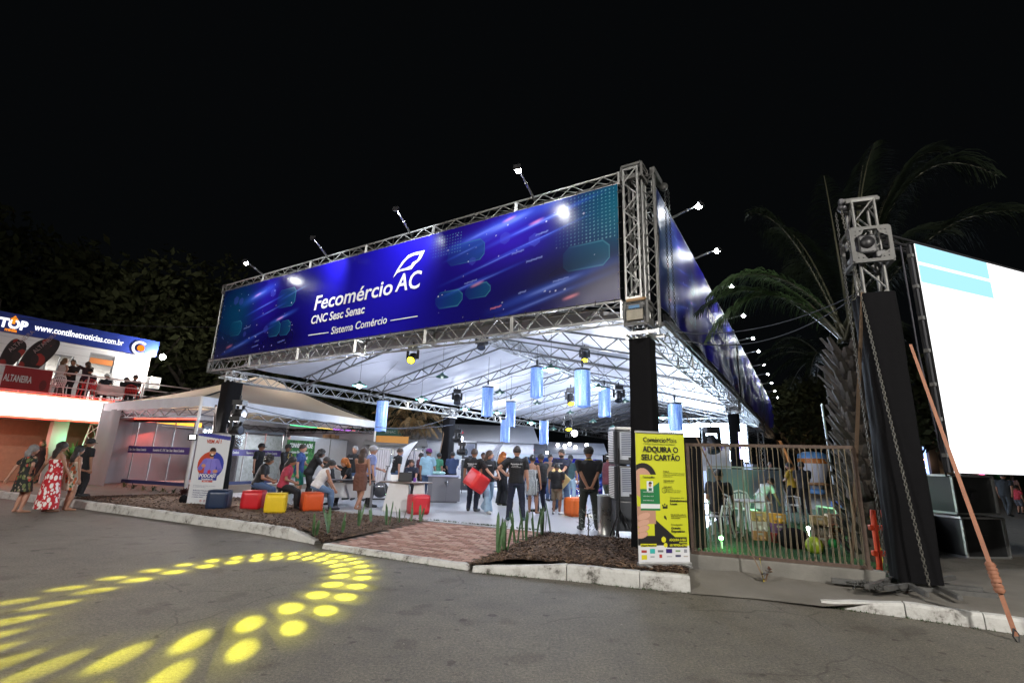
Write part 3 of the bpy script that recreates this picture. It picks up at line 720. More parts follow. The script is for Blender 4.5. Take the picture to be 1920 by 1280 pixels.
ordn = ('leftmost', 'second', 'third', 'rightmost')
for i, (ub, uh, vh, zh, lit) in enumerate(((12.6, 11.91, -1.27, 7.31, 1), (9.4, 8.6, -1.3, 7.33, 0), (6.05, 5.45, -1.35, 7.35, 0), (2.3, 2.04, -1.4, 7.36, 1))):
    arm(S(ub, -.1, 7.3), S(uh, vh, zh), '%s arm floodlight above the front banner%s' % (ordn[i], ', its lamp shining' if lit else ', seen edge-on'), 'arm floodlights over the front banner', 330, FN, lit)
for i, v in enumerate((1.8, 4.5, 7.6, 11.2, 15.1, 18.1, 21.8, 25.1, 28.9, 33., 37.)):
    names = ('nearest the corner mast, brightest', 'second from the corner mast', 'third, just above the palm fronds', 'fourth, hidden among the palm fronds')
    arm(S(-.2, v+.3, 7.3), S(-.95, v, 7.34), 'arm floodlight over the side banners, %s' % (names[i] if i < 4 else ORD[i]+' counted from the corner mast'), 'arm floodlights over the side banners', 230 if i < 6 else (330 if i in (7, 9) else 0), FR)
# ================================================================ HANGING THINGS
GREENE = mat('green_enamel', (.02, .10, .07), .35); 
def roofz(p):     # underside of the roof over a point
    q = p-T0; det = FU.x*FV.y-FU.y*FV.x; u = (q.x*FV.y-q.y*FV.x)/det
    t = 1-abs(u-RU)/RU; return 4.4+1.6*max(0, min(1, t))
def pend(px, py, wpx, lit, lab, pw=150):
    D = .46*F/wpx; p = dist(px, py, D); zt = max(p.z+.3, roofz(p))
    t = thing('pendant_lamp', lab, 'pendant lamp', p, 0, 'pendant lamps under the pavilion roof')
    MB().lathe((0, 0, 0), [(.23, -.02), (.215, .01), (.12, .05), (.05, .09), (.045, .13), (.001, .135)], 18).build('shade', t, GREENE)
    b = MB(); b.tube([(0, 0, .13), (0, 0, zt-p.z)], .006, 5); b.build('cord', t, DARKM)
    if lit:
        MB().ball((0, 0, -.02), .09, 12, (1, 1, .8)).build('bulb', t, emit_mat('bulb_lit', (.85, .93, 1.), 45))
        lamp('POINT', 'bulb_light', p-Vector((0, 0, .22)), pw*1.3, (.78, .85, 1.), .1, parent=t)
    else:
        MB().tube([(0, 0, .03), (0, 0, -.07)], .045, 10).build('bulb', t, emit_mat('bulb_dim', (.8, .95, .9), .9))
for a in ((674, 722, 26, 1, 'lit pendant lamp nearest the left truss, in front of the first rafters', 150), (790, 748, 22, 1, 'lit pendant lamp between the left column pair, second from the left', 150),
          (872, 766, 17, 1, 'small lit pendant lamp above the rear left column', 150), (932, 773, 16, 1, 'lit pendant lamp beside the pair of narrow glitter tubes', 150), (1033, 692, 34, 1, 'brightest lit pendant lamp, just right of the left front glitter tube', 210),
          (1122, 727, 27, 1, 'bright lit pendant lamp above the right glitter tube', 330), (996, 792, 16, 1, 'far lit pendant lamp left of the low centre glitter tube', 180), (1190, 800, 16, 1, 'far lit pendant lamp close behind the corner column', 330),
          (1243, 782, 17, 1, 'lit pendant lamp just right of the corner column', 520)): pend(*a)
for a in ((829, 706, 25, 0, 'unlit green pendant lamp high on the left'), (937, 735, 21, 0, 'unlit green pendant lamp between two glitter tubes'), (1007, 756, 17, 0, 'small green pendant lamp below the left front glitter tube'),
          (1069, 773, 15, 0, 'dim green pendant lamp under the yellow stage light'), (1038, 804, 14, 0, 'dim far pendant lamp beside the low centre glitter tube'), (1112, 790, 15, 0, 'dim far pendant lamp below the right glitter tube'),
          (1149, 801, 14, 0, 'dim farthest pendant lamp left of the corner column'), (1172, 752, 19, 0, 'dim green pendant lamp beside the black stage light')): pend(*a)
def glitter():
    m = bpy.data.materials.new('glitter_tube'); m.use_nodes = True; nt = m.node_tree; N = nt.nodes; L = nt.links; b = N['Principled BSDF']
    tc = N.new('ShaderNodeTexCoord'); mp = N.new('ShaderNodeMapping'); mp.inputs['Scale'].default_value = (9, 9, 1.3); L.new(tc.outputs['Object'], mp.inputs[0])
    n = N.new('ShaderNodeTexNoise'); n.inputs['Scale'].default_value = 1.3; n.inputs['Detail'].default_value = 3; L.new(mp.outputs[0], n.inputs['Vector'])
    r = N.new('ShaderNodeValToRGB'); e = r.color_ramp.elements; e[0].position = .35; e[0].color = (.04, .12, .50, 1); e[1].position = .72; e[1].color = (.55, .85, 1., 1)
    q = e.new(.52); q.color = (.13, .30, .80, 1); L.new(n.outputs['Fac'], r.inputs[0])
    v = N.new('ShaderNodeTexVoronoi'); v.inputs['Scale'].default_value = 20; L.new(tc.outputs['Object'], v.inputs['Vector'])
    s = N.new('ShaderNodeValToRGB'); s.color_ramp.elements[0].position = .14; s.color_ramp.elements[0].color = (1, 1, 1, 1); s.color_ramp.elements[1].position = .2; s.color_ramp.elements[1].color = (0, 0, 0, 1); L.new(v.outputs['Distance'], s.inputs[0])
    w2 = N.new('ShaderNodeMix'); w2.data_type = 'RGBA'; w2.blend_type = 'ADD'; w2.inputs['Factor'].default_value = .8; L.new(r.outputs[0], w2.inputs['A']); L.new(s.outputs[0], w2.inputs['B'])
    L.new(w2.outputs['Result'], b.inputs['Emission Color']); b.inputs['Emission Strength'].default_value = .6; b.inputs['Base Color'].default_value = (.2, .3, .6, 1); b.inputs['Roughness'].default_value = .3  # glow and sparkle of the strands put into the emission
    return m
GLT = glitter()
for px, y0, y1, wpx, lab in ((718, 752, 808, 21, 'leftmost blue glitter tube, by the corner of the beige tent'), (915, 727, 780, 22, 'blue glitter tube below the black hook, between two pendant lamps'), (958, 754, 800, 19, 'front tube of the overlapping pair of blue glitter tubes'),
                             (948, 787, 828, 18, 'lower rear tube of the overlapping pair, above the inflatable castle'), (1007, 690, 745, 25, 'blue glitter tube left of the brightest pendant lamp'), (1092, 695, 762, 31, 'largest blue glitter tube, under the stage light rig'),
                             (1133, 728, 781, 23, 'blue glitter tube right of the largest one, close to the corner column'), (1020, 789, 832, 17, 'lowest blue glitter tube, above the bright stage lamp'), (1265, 758, 808, 25, 'blue glitter tube to the right of the corner column')):
    D = .47*F/wpx; p = dist(px, y0, D); q = dist(px+2, y1, D); h = p.z-q.z; zt = max(p.z+.25, roofz(p))
    t = thing('glitter_tube', lab, 'hanging decoration', (p.x, p.y, q.z), random.uniform(0, 3), 'blue glitter tubes hanging from the roof')
    b = MB(); n = 26
    for k in range(n):                      # strands of sequins
        a = 2*PI*k/n; a2 = 2*PI*(k+.93)/n; r = .225
        b.grid(lambda i, j: Vector((r*math.cos(a+(a2-a)*i), r*math.sin(a+(a2-a)*i), h*j+(.02*math.sin(k*7) if j == 0 else 0))), 1, 6, False)
    b.build('strands', t, GLT)
    MB().lathe((0, 0, h), [(.001, .05), (.235, .05), (.235, -.005), (.001, -.005)], 22, False).build('top_ring', t, BLACKP)
    b = MB(); b.tube([(0, 0, h+.05), (0, 0, zt-q.z)], .008, 5)
    if wpx > 18: b.tube([(0, 0, h+.12), (0, 0, h+.30)], [.03, .045], 8)
    b.build('hanger', t, BLACKP)
# stage lights
YEL = emit_mat('yellow_lens', (1, .85, .02), 12)
def stage_light(p, aim, lab, s=1., lens=None, grp='stage lights', col_=BLACKP):
    d = (Vector(aim)-Vector(p)).normalized(); x = d.cross(Vector((0, 0, 1))).normalized(); q = d.to_track_quat('-Z', 'Y').to_matrix()
    t = thing('stage_light', lab, 'stage light', p, 0, grp)
    b = MB(); b.box(Vector(p)+Vector((0, 0, .27*s)), (.26*s, .26*s, .12*s)); b.tube([Vector(p)+Vector((0, 0, .33*s)), Vector(p)+Vector((0, 0, .45*s))], .02, 6); b.build('base', t, col_, world=True)
    for k in (-1, 1): MB().bar(Vector(p)+x*k*.15*s+Vector((0, 0, .22*s)), Vector(p)+x*k*.15*s-Vector((0, 0, .03)), .04*s, .07*s).build('yoke_arm', t, col_, world=True)
    b = MB(); b.lathe(p, [(.001, .17*s), (.09*s, .16*s), (.12*s, .08*s), (.11*s, -.1*s), (.125*s, -.17*s), (.10*s, -.175*s)], 16, rot=q); b.build('lamp_head', t, col_, world=True)
    b = MB(); b.lathe(p, [(.001, -.165*s), (.1*s, -.165*s)], 16, rot=q); b.build('lens', t, lens or mat('dark_lens', (.05, .06, .09), .08), world=True)
    return t
GP = Vector(S(5.97, .2, 4.06))
GAX = Vector((-0.1228910441027104, -0.7972895385800699, -0.5909544677469872))
gob = stage_light(GP, GP+GAX, 'moving stage light glowing yellow under the front truss', .9, YEL)
# its projector lamp: two rings of leaf-shaped spots thrown onto the road
l = bpy.data.lights.new('gobo_projector', 'SPOT'); l.energy = 21000; l.color = (1, .93, .03); l.spot_size = math.radians(34); l.spot_blend = .05; l.shadow_soft_size = .004
l.use_nodes = True; nt = l.node_tree; N = nt.nodes; L = nt.links; em = [n for n in N if n.type == 'EMISSION'][0]
def M_(op, a, b=None, c=None):
    n = N.new('ShaderNodeMath'); n.operation = op
    for i, v in enumerate((a, b, c)):
        if v is None: continue
        if isinstance(v, (int, float)): n.inputs[i].default_value = v
        else: L.new(v, n.inputs[i])
    return n.outputs[0]
tc = N.new('ShaderNodeTexCoord'); sx = N.new('ShaderNodeSeparateXYZ'); L.new(tc.outputs['Normal'], sx.inputs[0])
X_, Y_, Z_ = sx.outputs
rad = M_('SQRT', M_('ADD', M_('MULTIPLY', X_, X_), M_('MULTIPLY', Y_, Y_)))
th = M_('MULTIPLY', M_('ARCTAN2', rad, M_('ABSOLUTE', Z_)), 180/PI); ph = M_('MULTIPLY', M_('ARCTAN2', Y_, X_), 180/PI)
def ring(r0, n, phase, hr, ht):
    st = 360/n; a = M_('SUBTRACT', M_('FRACT', M_('ADD', M_('DIVIDE', M_('ADD', ph, phase+720), st), .0)), .5)      # -.5 .. .5 in each cell
    da = M_('MULTIPLY', a, st*math.sin(math.radians(r0)))
    dr = M_('SUBTRACT', th, r0)
    d = M_('SQRT', M_('ADD', M_('POWER', M_('DIVIDE', M_('ABSOLUTE', da), ht), 2), M_('POWER', M_('DIVIDE', M_('ABSOLUTE', dr), hr), 2)))
    core = N.new('ShaderNodeMapRange'); core.interpolation_type = 'SMOOTHSTEP'; core.inputs['From Min'].default_value = 1.0; core.inputs['From Max'].default_value = .45; L.new(d, core.inputs['Value'])
    halo = N.new('ShaderNodeMapRange'); halo.interpolation_type = 'SMOOTHSTEP'; halo.inputs['From Min'].default_value = 2.4; halo.inputs['From Max'].default_value = .2; halo.inputs['To Max'].default_value = .17; L.new(d, halo.inputs['Value'])
    dir_ = M_('ADD', .75, M_('MULTIPLY', a, -1.1))
    return M_('MULTIPLY', M_('ADD', core.outputs[0], halo.outputs[0]), dir_)
G1 = ring(10.17, 26, 0., 1.38, .98); G2 = ring(12.97, 34, 0., 1.28, .86)
gn = N.new('ShaderNodeTexNoise'); gn.inputs['Scale'].default_value = 9; gn.inputs['Detail'].default_value = 2; L.new(tc.outputs['Normal'], gn.inputs['Vector'])
tot = M_('MULTIPLY', M_('ADD', G1, G2), M_('ADD', .25, M_('MULTIPLY', gn.outputs['Fac'], 1.5))); tot = M_('ADD', tot, .004)
L.new(tot, em.inputs['Strength'])
go = bpy.data.objects.new('gobo_projector', l); col.objects.link(go)
# frame of the projector: e1, e2 about the axis as measured
GAXn = GAX.normalized(); e1 = Vector((GAXn.y, -GAXn.x, 0)).normalized(); e2 = GAXn.cross(e1)
zc = -GAXn; xc = e1; yc = zc.cross(xc)
mm = Matrix((xc, yc, zc)).transposed().to_4x4(); mm.translation = GP + GAXn*.2
go.parent = gob; go.matrix_basis = full(gob).inverted() @ mm
for px, py, D, aimz, lab, ln, s in ((903, 643, 13.2, 2., 'black stage light hanging just right of the front truss centre', None, 1.), (857, 748, 17, 0, 'black stage light above the rear left column', None, 1.),
                              (1160, 743, 15.5, 0, 'black stage light close to the corner column', None, 1.), (1096, 668, 14.6, 3, 'yellow stage light in the rig above the largest glitter tube', YEL, .9),
                              (1070, 748, 16.5, 0, 'yellow stage light left of the largest glitter tube', YEL, 1.1), (1065, 797, 20, 0, 'lowest yellow stage light in the middle of the pavilion', YEL, 1.1), (1335, 832, 17, 1, 'black stage light on the stand before the bright screens', None, 1.6)):
    p = dist(px, py, D); stage_light(p, p+Vector((random.uniform(-.5, .3), -.8, -1.6)), lab, s, ln)
lamp('AREA', 'roof_fill_light', S(3.5, 23.4, 3.2), 1500, (.65, .8, 1.), 2.0, aim=S(2.5, 15, 5.2))  # added area lamp in front of the screens, brightens the roof
lamp('SPOT', 'yellow_spot', dist(1070, 756, 16.3), 900, (1, .85, .05), .05, aim=dist(1085, 950, 14.5), spot=16, blend=.5)
lamp('SPOT', 'yellow_spot', dist(1065, 800, 19.8), 700, (1, .85, .05), .05, aim=dist(940, 940, 17), spot=20, blend=.5)
lamp('SPOT', 'yellow_spot', dist(1096, 672, 14.5), 90, (1, .85, .05), .05, aim=dist(1096, 640, 14.8), spot=40, blend=.5)
for px, py, D, ax_, lab, hot in ((447, 775, 15.5, 1, 'upper black moving light clamped to the left front column', 0), (441, 806, 15.4, 1, 'lower black moving light clamped to the left front column', 0), (858, 823, 19, 1, 'upper moving light on the rear left column, its lens lit', 1), (866, 847, 19, 1, 'lower moving light on the rear left column', 0)):
    p = dist(px, py, D); stage_light(p, p+Vector((1, -.25, 0)), lab, 1.1, emit_mat('cool_lens', (.7, .8, 1), 25) if hot else None)
for px, py, D, pw, lab in ((361, 819, 19.5, 260, 'white floodlight inside the glazed tent corner'), (421, 826, 17.0, 320, 'white floodlight shining beside the left front column'), (1026, 848, 27, 200, 'small white floodlight above the purple backdrop wall')):
    p = dist(px, py, D); t = thing('floodlight', lab, 'floodlight', p)
    d = (Vector((0, 0, 1.4))-p).normalized(); q = d.to_track_quat('-Z', 'Y').to_matrix()
    MB().box(p, (.26, .2, .06), rot=q).build('housing', t, BLACKP, world=True); MB().box(p+d*.035, (.13, .10, .01), rot=q).build('lens', t, emit_mat('flood_lens', (1, .97, .95), 70), world=True)
    MB().tube([p, p+Vector((0, 0, .5))], .015, 6).build('bracket', t, BLACKP, world=True)
    lamp('SPOT', 'flood_light', p+d*.06, pw, (1, .95, .92), .1, aim=p+d*2-Vector((0, 0, .5)), spot=140, blend=.5, parent=t)
# far floods of the next tent
for i, (px, py) in enumerate(((1046, 834), (1059, 836), (1068, 832), (1079, 838), (1100, 834), (1077, 812))):
    p = dist(px, py, 34); tag(MB().ball(p, .12 if i < 5 else .22, 8).build('far_lamp', None, emit_mat('far_white', (.95, .95, 1), 20)), ORD[i]+' small white lamp from the left in the row under the far tent roof', 'lamp', 'lamps in the far tent')
# ---------------------------------------------------------------- bright screens at the back right
def scr(pa, pb, zb, zt, m, lab, name='led_wall', grp=None, fr=True):
    a, c = Vector((pa.x, pa.y, 0)), Vector((pb.x, pb.y, 0)); d = (c-a).normalized(); n = Vector((d.y, -d.x, 0)); n = n if n.dot(-a) > 0 else -n
    t = thing(name, lab, 'screen', (a+c)/2+Vector((0, 0, zb)), 0, grp); rz = math.atan2(d.y, d.x)
    b = MB(); b.box((a+c)/2+Vector((0, 0, (zb+zt)/2)), ((c-a).length, .12, zt-zb), rz=rz); b.build('cabinet', t, BLACKP, world=True)
    b = MB(); b.box((a+c)/2+Vector((0, 0, (zb+zt)/2))+n*.07, ((c-a).length-.06, .01, zt-zb-.06), rz=rz); b.build('picture', t, m, world=True); return t, n
LW = emit_mat('led_white_blue', (.62, .80, 1.), 24)
s1 = S(6.9, 24, 0); s2 = S(3.2, 24, 0); s3 = S(3.0, 24, 0); s4 = S(.5, 24, 0)
scr(s1, s2, 1.9, 4.2, LW, 'left one of the two glaring blue-white screens at the back of the pavilion', grp='bright screens'); scr(s3, s4, 1.9, 4.2, LW, 'right one of the two glaring blue-white screens, half behind the second column', grp='bright screens')
p = dist(1388, 812, 22); scr(dist(1383, 812, 22), dist(1394, 812, 22), 1.9, 3.0, emit_mat('led_violet', (.55, .5, 1.), 9), 'narrow violet light strip right of the second column', 'light_strip')
b = MB(); b.box(S(4, 24.6, 1.0)+Vector((0, 0, 0)), (7.5, 2.5, 1.6), rz=RZU); tag(b.build('stage_deck', None, mat('stage_skirt', (.5, .55, .7), .7, var=.1)), 'pale skirted stage deck under the bright screens', 'stage')
b = MB(); 
for u in (6.6, 3.15, .6): truss(b, S(u, 23.8, .17), S(u, 23.8, 4.3), .3, .3, FU, bay=.4)
truss(b, S(6.6, 23.8, 4.35), S(.6, 23.8, 4.35), .3, .3, bay=.4); tag(b.build('screen_truss', None, ALU), 'goal-shaped truss that carries the bright screens', 'truss')
# white rooms & things behind the fence on that side
b = MB(); b.box(dist(1312, 855, 19), (2.2, .3, 1.0), rz=.2); t = tag(b.build('white_booth', None, mat('booth_white', (.7, .72, .78), .5, var=.05)), 'white booth front below the bright screens', 'booth')
text('SPOTLIGHT', .28, mat('purple_ink', (.10, .05, .35), .5), t, dist(1288, 843, 18.4), facing((-.5, -.86, 0)), bold=.02)
# ================================================================ PEOPLE
def rv(n, ang): return Matrix.Rotation(ang, 3, n)
def ell_loft(b, secs, n=14):
    """secs: (centre, rx, ry) rings about +z-ish, closed"""
    vs = []; k = len(secs)
    for c, rx, ry, rot in secs:
        for j in range(n):
            a = 2*PI*j/n; vs.append(Vector(c) + rot@Vector((rx*math.cos(a), ry*math.sin(a), 0)))
    fs = [(i*n+j, i*n+(j+1) % n, (i+1)*n+(j+1) % n, (i+1)*n+j) for i in range(k-1) for j in range(n)]
    fs += [tuple(range(n-1, -1, -1)), tuple((k-1)*n+j for j in range(n))]
    b.add(vs, fs, True)
def capsule(b, p0, p1, r0, r1, n=10, flat=1.):
    p0 = Vector(p0); p1 = Vector(p1); d = (p1-p0); L_ = d.length
    if L_ < 1e-5: b.ball(p0, r0, n); return
    d.normalize(); pts = []; rs = []
    for t in (-.98, -.7, -.3): pts.append(p0+d*r0*t); rs.append(r0*math.sqrt(1-t*t))
    for t in (0, .33, .66, 1): pts.append(p0.lerp(p1, t)); rs.append(r0+(r1-r0)*t)
    for t in (.3, .7, .98): pts.append(p1+d*r1*t); rs.append(r1*math.sqrt(1-t*t))
    b.tube(pts, rs, n, ry=[q*flat for q in rs])
def ik(a, c, l1, l2, pole):
    a = Vector(a); c = Vector(c); d = c-a; L_ = d.length; m = (l1+l2)*.995
    if L_ > m: d = d*(m/L_); c = a+d; L_ = m
    L_ = max(L_, abs(l1-l2)*1.02); x = (l1*l1-l2*l2+L_*L_)/(2*L_); h = math.sqrt(max(0, l1*l1-x*x)); dn = d.normalized()
    p = Vector(pole); p = p-dn*p.dot(dn); p = p.normalized() if p.length > 1e-4 else Vector((0, 1, 0))
    return a+dn*x+p*h, c
def remesh(mb, vox, fold=0., fs=14., seed=0, smooth=4):
    me = mb.mesh('tmp'); o = bpy.data.objects.new('tmp', me); col.objects.link(o)
    m = o.modifiers.new('r', 'REMESH'); m.mode = 'VOXEL'; m.voxel_size = vox; m.use_smooth_shade = True
    s_ = o.modifiers.new('s', 'SMOOTH'); s_.iterations = smooth; s_.factor = .5
    dg = bpy.context.evaluated_depsgraph_get(); out = bpy.data.meshes.new_from_object(o.evaluated_get(dg)); bpy.data.objects.remove(o); bpy.data.meshes.remove(me)
    if fold:
        n = len(out.vertices)
        nr = [v.normal.copy() for v in out.vertices]
        for v, q in zip(out.vertices, nr):
            c = v.co; a = noise.noise(Vector((c.x*fs, c.y*fs, c.z*fs*.45+seed)))*.7 + (.5-abs(noise.noise(Vector((c.x*fs*.8+c.z*4, c.y*fs*.8, c.z*fs*1.3+seed+5)))))*.8
            v.co = c + q*(fold*a)
    return out
def cloth_col(name, c, rough=.85): return mat('cloth_'+name, c, rough, var=.12, vscale=5, bump=.25, bscale=90)
HAIRS = dict(black=(.012, .01, .009), brown=(.045, .024, .014), red=(.33, .09, .02), orange=(.42, .13, .02), grey=(.22, .21, .21), dark=(.02, .013, .01), white=(.6, .6, .6), honey=(.16, .08, .035))
PID = [0]
def person(loc, yaw, lab, H=1.7, fem=False, skin=1, pose='stand', arms=('down', 'down'), top=None, bottom=None, hair=('short', 'black'), hat=None, shoes=(.02, .02, .02), lean=0., look=0., nod=0., grp='people in and around the pavilion', vox=.012, seat=.47, logo=None, bare=False, twist=0., side=0., build=1., sleeves=.5, extra=None, beard=False, strideflip=1):
    PID[0] += 1; pid = PID[0]; k = H; sp = lambda x, y, z: Vector((x*k, y*k, z*k))
    t = thing('person', lab, 'person', loc, yaw, grp); rs = random.Random(pid*13)
    shw = (.105 if fem else .116)*(build*.6+.4); hip = (.052 if fem else .05)
    # pelvis
    sit = pose == 'sit'
    pz = (seat/k+.055) if sit else (.515 if pose != 'walk' else .505)
    pel = Vector((0, 0, pz)); RL = Euler((-lean, side, twist)).to_matrix()      # lean tips the trunk forward (+y)
    def up_(x, y, z): return (pel + RL@Vector((x, y, z-.52)))*k
    hipP = [Vector((s*hip, 0, pz))*k for s in (-1, 1)]
    ul, ll = .245*k, .235*k
    feet = {'stand': ((-.055, .0), (.06, .01)), 'wide': ((-.095, 0), (.10, .02)), 'contra': ((-.04, .02), (.10, -.03)), 'walk': ((-.04, .16*strideflip), (.04, -.15*strideflip)), 'sit': ((-.07, .27), (.08, .25)), 'sitfwd': ((-.07, .3), (.08, .3))}[pose if pose in ('stand', 'wide', 'contra', 'walk', 'sit') else 'stand']
    knees, ank, toes = [], [], []
    for i, s in enumerate((-1, 1)):
        fx, fy = feet[i]; az_ = .045
        if pose == 'walk' and fy < 0: az_ = .075
        A = Vector((fx, fy, az_))*k; pole = Vector((s*.12, 1, .15 if not sit else 1.2)); kn, A = ik(hipP[i], A, ul, ll, pole); knees.append(kn); ank.append(A)
        td = Vector((s*.03, .105, -.028 if not (pose == 'walk' and fy < 0) else -.05))*k; toes.append(A+td)
    # arms
    sh = [up_(s*shw, 0, .80) for s in (-1, 1)]; ua, fa = .172*k, .148*k; elb, wr, hd = [], [], []
    targets = {'down': (.16, .02, .475), 'hip': (.135, -.02, .60), 'back': (.02, -.10, .50), 'front': (.05, .20, .60), 'fold': (.0, .13, .66), 'desk': (.10, .27, .60), 'lap': (.07, .17, .56), 'thigh': (.10, .22, .55), 'hold': (.11, .19, .58), 'holdlow': (.14, .15, .50), 'phone': (.05, .17, .74), 'face': (.06, .11, .84), 'out': (.24, .14, .55), 'swingf': (.15, .13, .50), 'swingb': (.16, -.13, .50), 'reach': (.12, .34, .68), 'up': (.08, .15, .90), 'cam': (.06, .16, .86), 'hold2': (-.02, .2, .56), 'clasp': (.02, .15, .53)}
    for i, s in enumerate((-1, 1)):
        x, y, z = targets[arms[i]]; T_ = up_(s*x, y, z) if not (sit and arms[i] in ('thigh', 'lap')) else Vector((s*x, y, pz+.06))*k
        pole = RL@Vector((s*.7, -1., -.25)) if arms[i] not in ('hip',) else RL@Vector((s*1., -.45, 0))
        if arms[i] == 'back': pole = RL@Vector((s*1., -.35, 0))
        e, w_ = ik(sh[i], T_, ua, fa, pole); elb.append(e); wr.append(w_)
        d = (w_-e).normalized()
        if arms[i] in ('hip',): d = (RL@Vector((-s*.8, .5, -.25))).normalized()
        if arms[i] in ('back',): d = (RL@Vector((-s*.9, 0, -.3))).normalized()
        if arms[i] in ('fold', 'clasp', 'hold2'): d = (RL@Vector((-s*.9, .15, 0))).normalized()
        hd.append(d)
    fl = 1.06 if not fem else .92
    def trunk(b, g=0., lo=.50, hi=.815, hipg=0.):
        secs = [(.47, .082, .062), (.50, .098 if fem else .093, .072), (.54, .100 if fem else .09, .070), (.61, .074 if fem else .082, .058), (.68, .083 if fem else .092, .062), (.74, .092*(1 if not fem else .96)+.002, .068), (.79, .098 if not fem else .086, .056), (.815, .072, .045), (.835, .036, .036)]
        secs = [q for q in secs if lo-.001 <= q[0] <= hi+.03]
        ell_loft(b, [(up_(0, .006 if z > .7 else 0, z), (rx*build+g/k+(hipg/k if z < .58 else 0))*k, (ry*(build*.6+.4)+g/k)*k, RL) for z, rx, ry in secs], 16)
    SK = SKINS[skin]
    # ---- body
    b = MB(); trunk(b); capsule(b, up_(0, .0, .80), up_(0, .012, .875), .033*k*fl, .029*k*fl)
    RH = RL @ Euler((nod, 0, look)).to_matrix(); hc = up_(0, .012, .90) + RH@Vector((0, .008, .032))*k
    hs = k*(1. if k > 1.45 else 1.0+.12*(1.6-k)/.3)
    b.ball(hc, .066*hs, 16, (.80, .98, 1.03), RH); b.ball(hc+RH@Vector((0, .016, -.030))*hs, .047*hs, 12, (.86, .95, 1.05), RH)
    b.ball(hc+RH@Vector((0, .068, -.012))*hs, .0105*hs, 8, (.8, 1, 1.7), RH)
    b.ball(hc+RH@Vector((0, .058, -.040))*hs, .010*hs, 8, (1.6, .6, .55), RH)
    for s in (-1, 1): b.ball(hc+RH@Vector((s*.054, -.004, -.008))*hs, .014*hs, 8, (.4, .8, 1.2), RH)
    for i, s in enumerate((-1, 1)):
        capsule(b, sh[i], elb[i], .030*k*fl, .023*k*fl); capsule(b, elb[i], wr[i], .0235*k*fl, .0155*k*fl)
        d = hd[i]; w_ = wr[i]; pn = RL@Vector((s, 0, 0)); pn = (pn-d*pn.dot(d)); pn = pn.normalized() if pn.length > .1 else Vector((0, 0, 1)); ac = d.cross(pn).normalized()
        capsule(b, w_+d*.006*k, w_+d*.050*k, .018*k, .022*k, 10, .62)
        for q in range(4):
            o_ = ac*((q-1.5)*.0115*k); L_ = (.036, .042, .040, .031)[q]*k; p0 = w_+d*.052*k+o_; p1 = p0+d*L_*.55-pn*.004*k; p2 = p1+d*L_*.4-pn*.014*k
            b.tube([p0-d*.01*k, p0, p1, p2], [.0062*k, .0062*k, .0056*k, .0045*k], 6)
        b.tube([w_+d*.015*k+ac*.014*k, w_+d*.038*k+ac*.030*k, w_+d*.058*k+ac*.034*k], [.008*k, .007*k, .0052*k], 6)
        capsule(b, hipP[i], knees[i], (.058 if fem else .054)*k, .034*k, 12); capsule(b, knees[i], knees[i].lerp(ank[i], .35), .033*k, .036*k); capsule(b, knees[i].lerp(ank[i], .3), ank[i], .036*k, .020*k); capsule(b, ank[i]-Vector((0, .012, .015))*k, toes[i], .022*k, .015*k)
    me = remesh(b, min(vox, .011), smooth=2); me.materials.clear(); me.materials.append(SK); o = bpy.data.objects.new('body', me); col.objects.link(o); o.parent = t
    # ---- eyes and brows
    e = MB(); e.use(mat('eye_dark', (.01, .008, .008), .3))
    for s in (-1, 1):
        e.ball(hc+RH@Vector((s*.022, .0575, .002))*hs, .0062*hs, 8, (1.4, .6, .8), RH); e.box(hc+RH@Vector((s*.023, .060, .016))*hs, (.022*hs, .004*hs, .004*hs), rot=RH)
    e.build('eyes', t)
    if beard:
        e = MB(); e.ball(hc+RH@Vector((0, .020, -.038))*hs, .049*hs, 12, (.88, .98, .85), RH); e.build('beard', t, mat('hair_beard', HAIRS['dark'], .8, bump=.6, bscale=150))
    # ---- hair
    hk, hcol = hair; hm = mat('hair_'+hcol, HAIRS[hcol], .55, var=.3, vscale=40, bump=.7, bscale=160)
    if hk != 'none':
        g = MB(); n = 16; hr = .070*hs; vs = []; fs = []
        for a in range(n):
            for q in range(9):
                thh = PI*(q/8)*(.60 if hk == 'short' else .66); ph_ = 2*PI*a/n; fr = max(0, math.sin(ph_))   # +y is the face
                thh *= (1-.40*fr**1.2); r_ = hr*(.985+.09*noise.noise(Vector((a*1.7, q*1.3, pid))))
                vs.append(hc+RH@Vector((math.cos(ph_)*math.sin(thh)*r_*.86, math.sin(ph_)*math.sin(thh)*r_*1.02-.002*hs, math.cos(thh)*r_*1.07)))
        for a in range(n):
            for q in range(8): fs.append((a*9+q, ((a+1) % n)*9+q, ((a+1) % n)*9+q+1, a*9+q+1))
        g.add(vs, fs, True)
        if hk in ('long', 'mid', 'vlong') or (hk == 'curly' and fem):
            L_ = dict(long=.20, mid=.12, curly=.15, vlong=.29)[hk]; wd = dict(long=.056, mid=.058, curly=.085, vlong=.055)[hk]
            secs = []
            for q in range(8):
                s_ = q/7; z = .02-(L_+.02)*s_; yb = -.030-.030*math.sin(s_*PI*.8)-(.012 if s_ > .4 else 0)
                w_ = wd*(1+.10*math.sin(q*2.1+pid))*(1 if s_ < .8 else (1.4-.5*s_))
                c = hc+RH@Vector((0, yb+.012, z if z > -.05 else -.05))*hs + (RL@Vector((0, 0, min(0, z+.05)))*k)
                secs.append((c, w_*k*(.9+.1*s_), (.044-.016*s_)*k*(1.4 if hk == 'curly' else 1), RH))
            ell_loft(g, secs, 14)
        if hk == 'bun': g.ball(hc+RH@Vector((0, -.075, .015))*hs, .03*hs, 10)
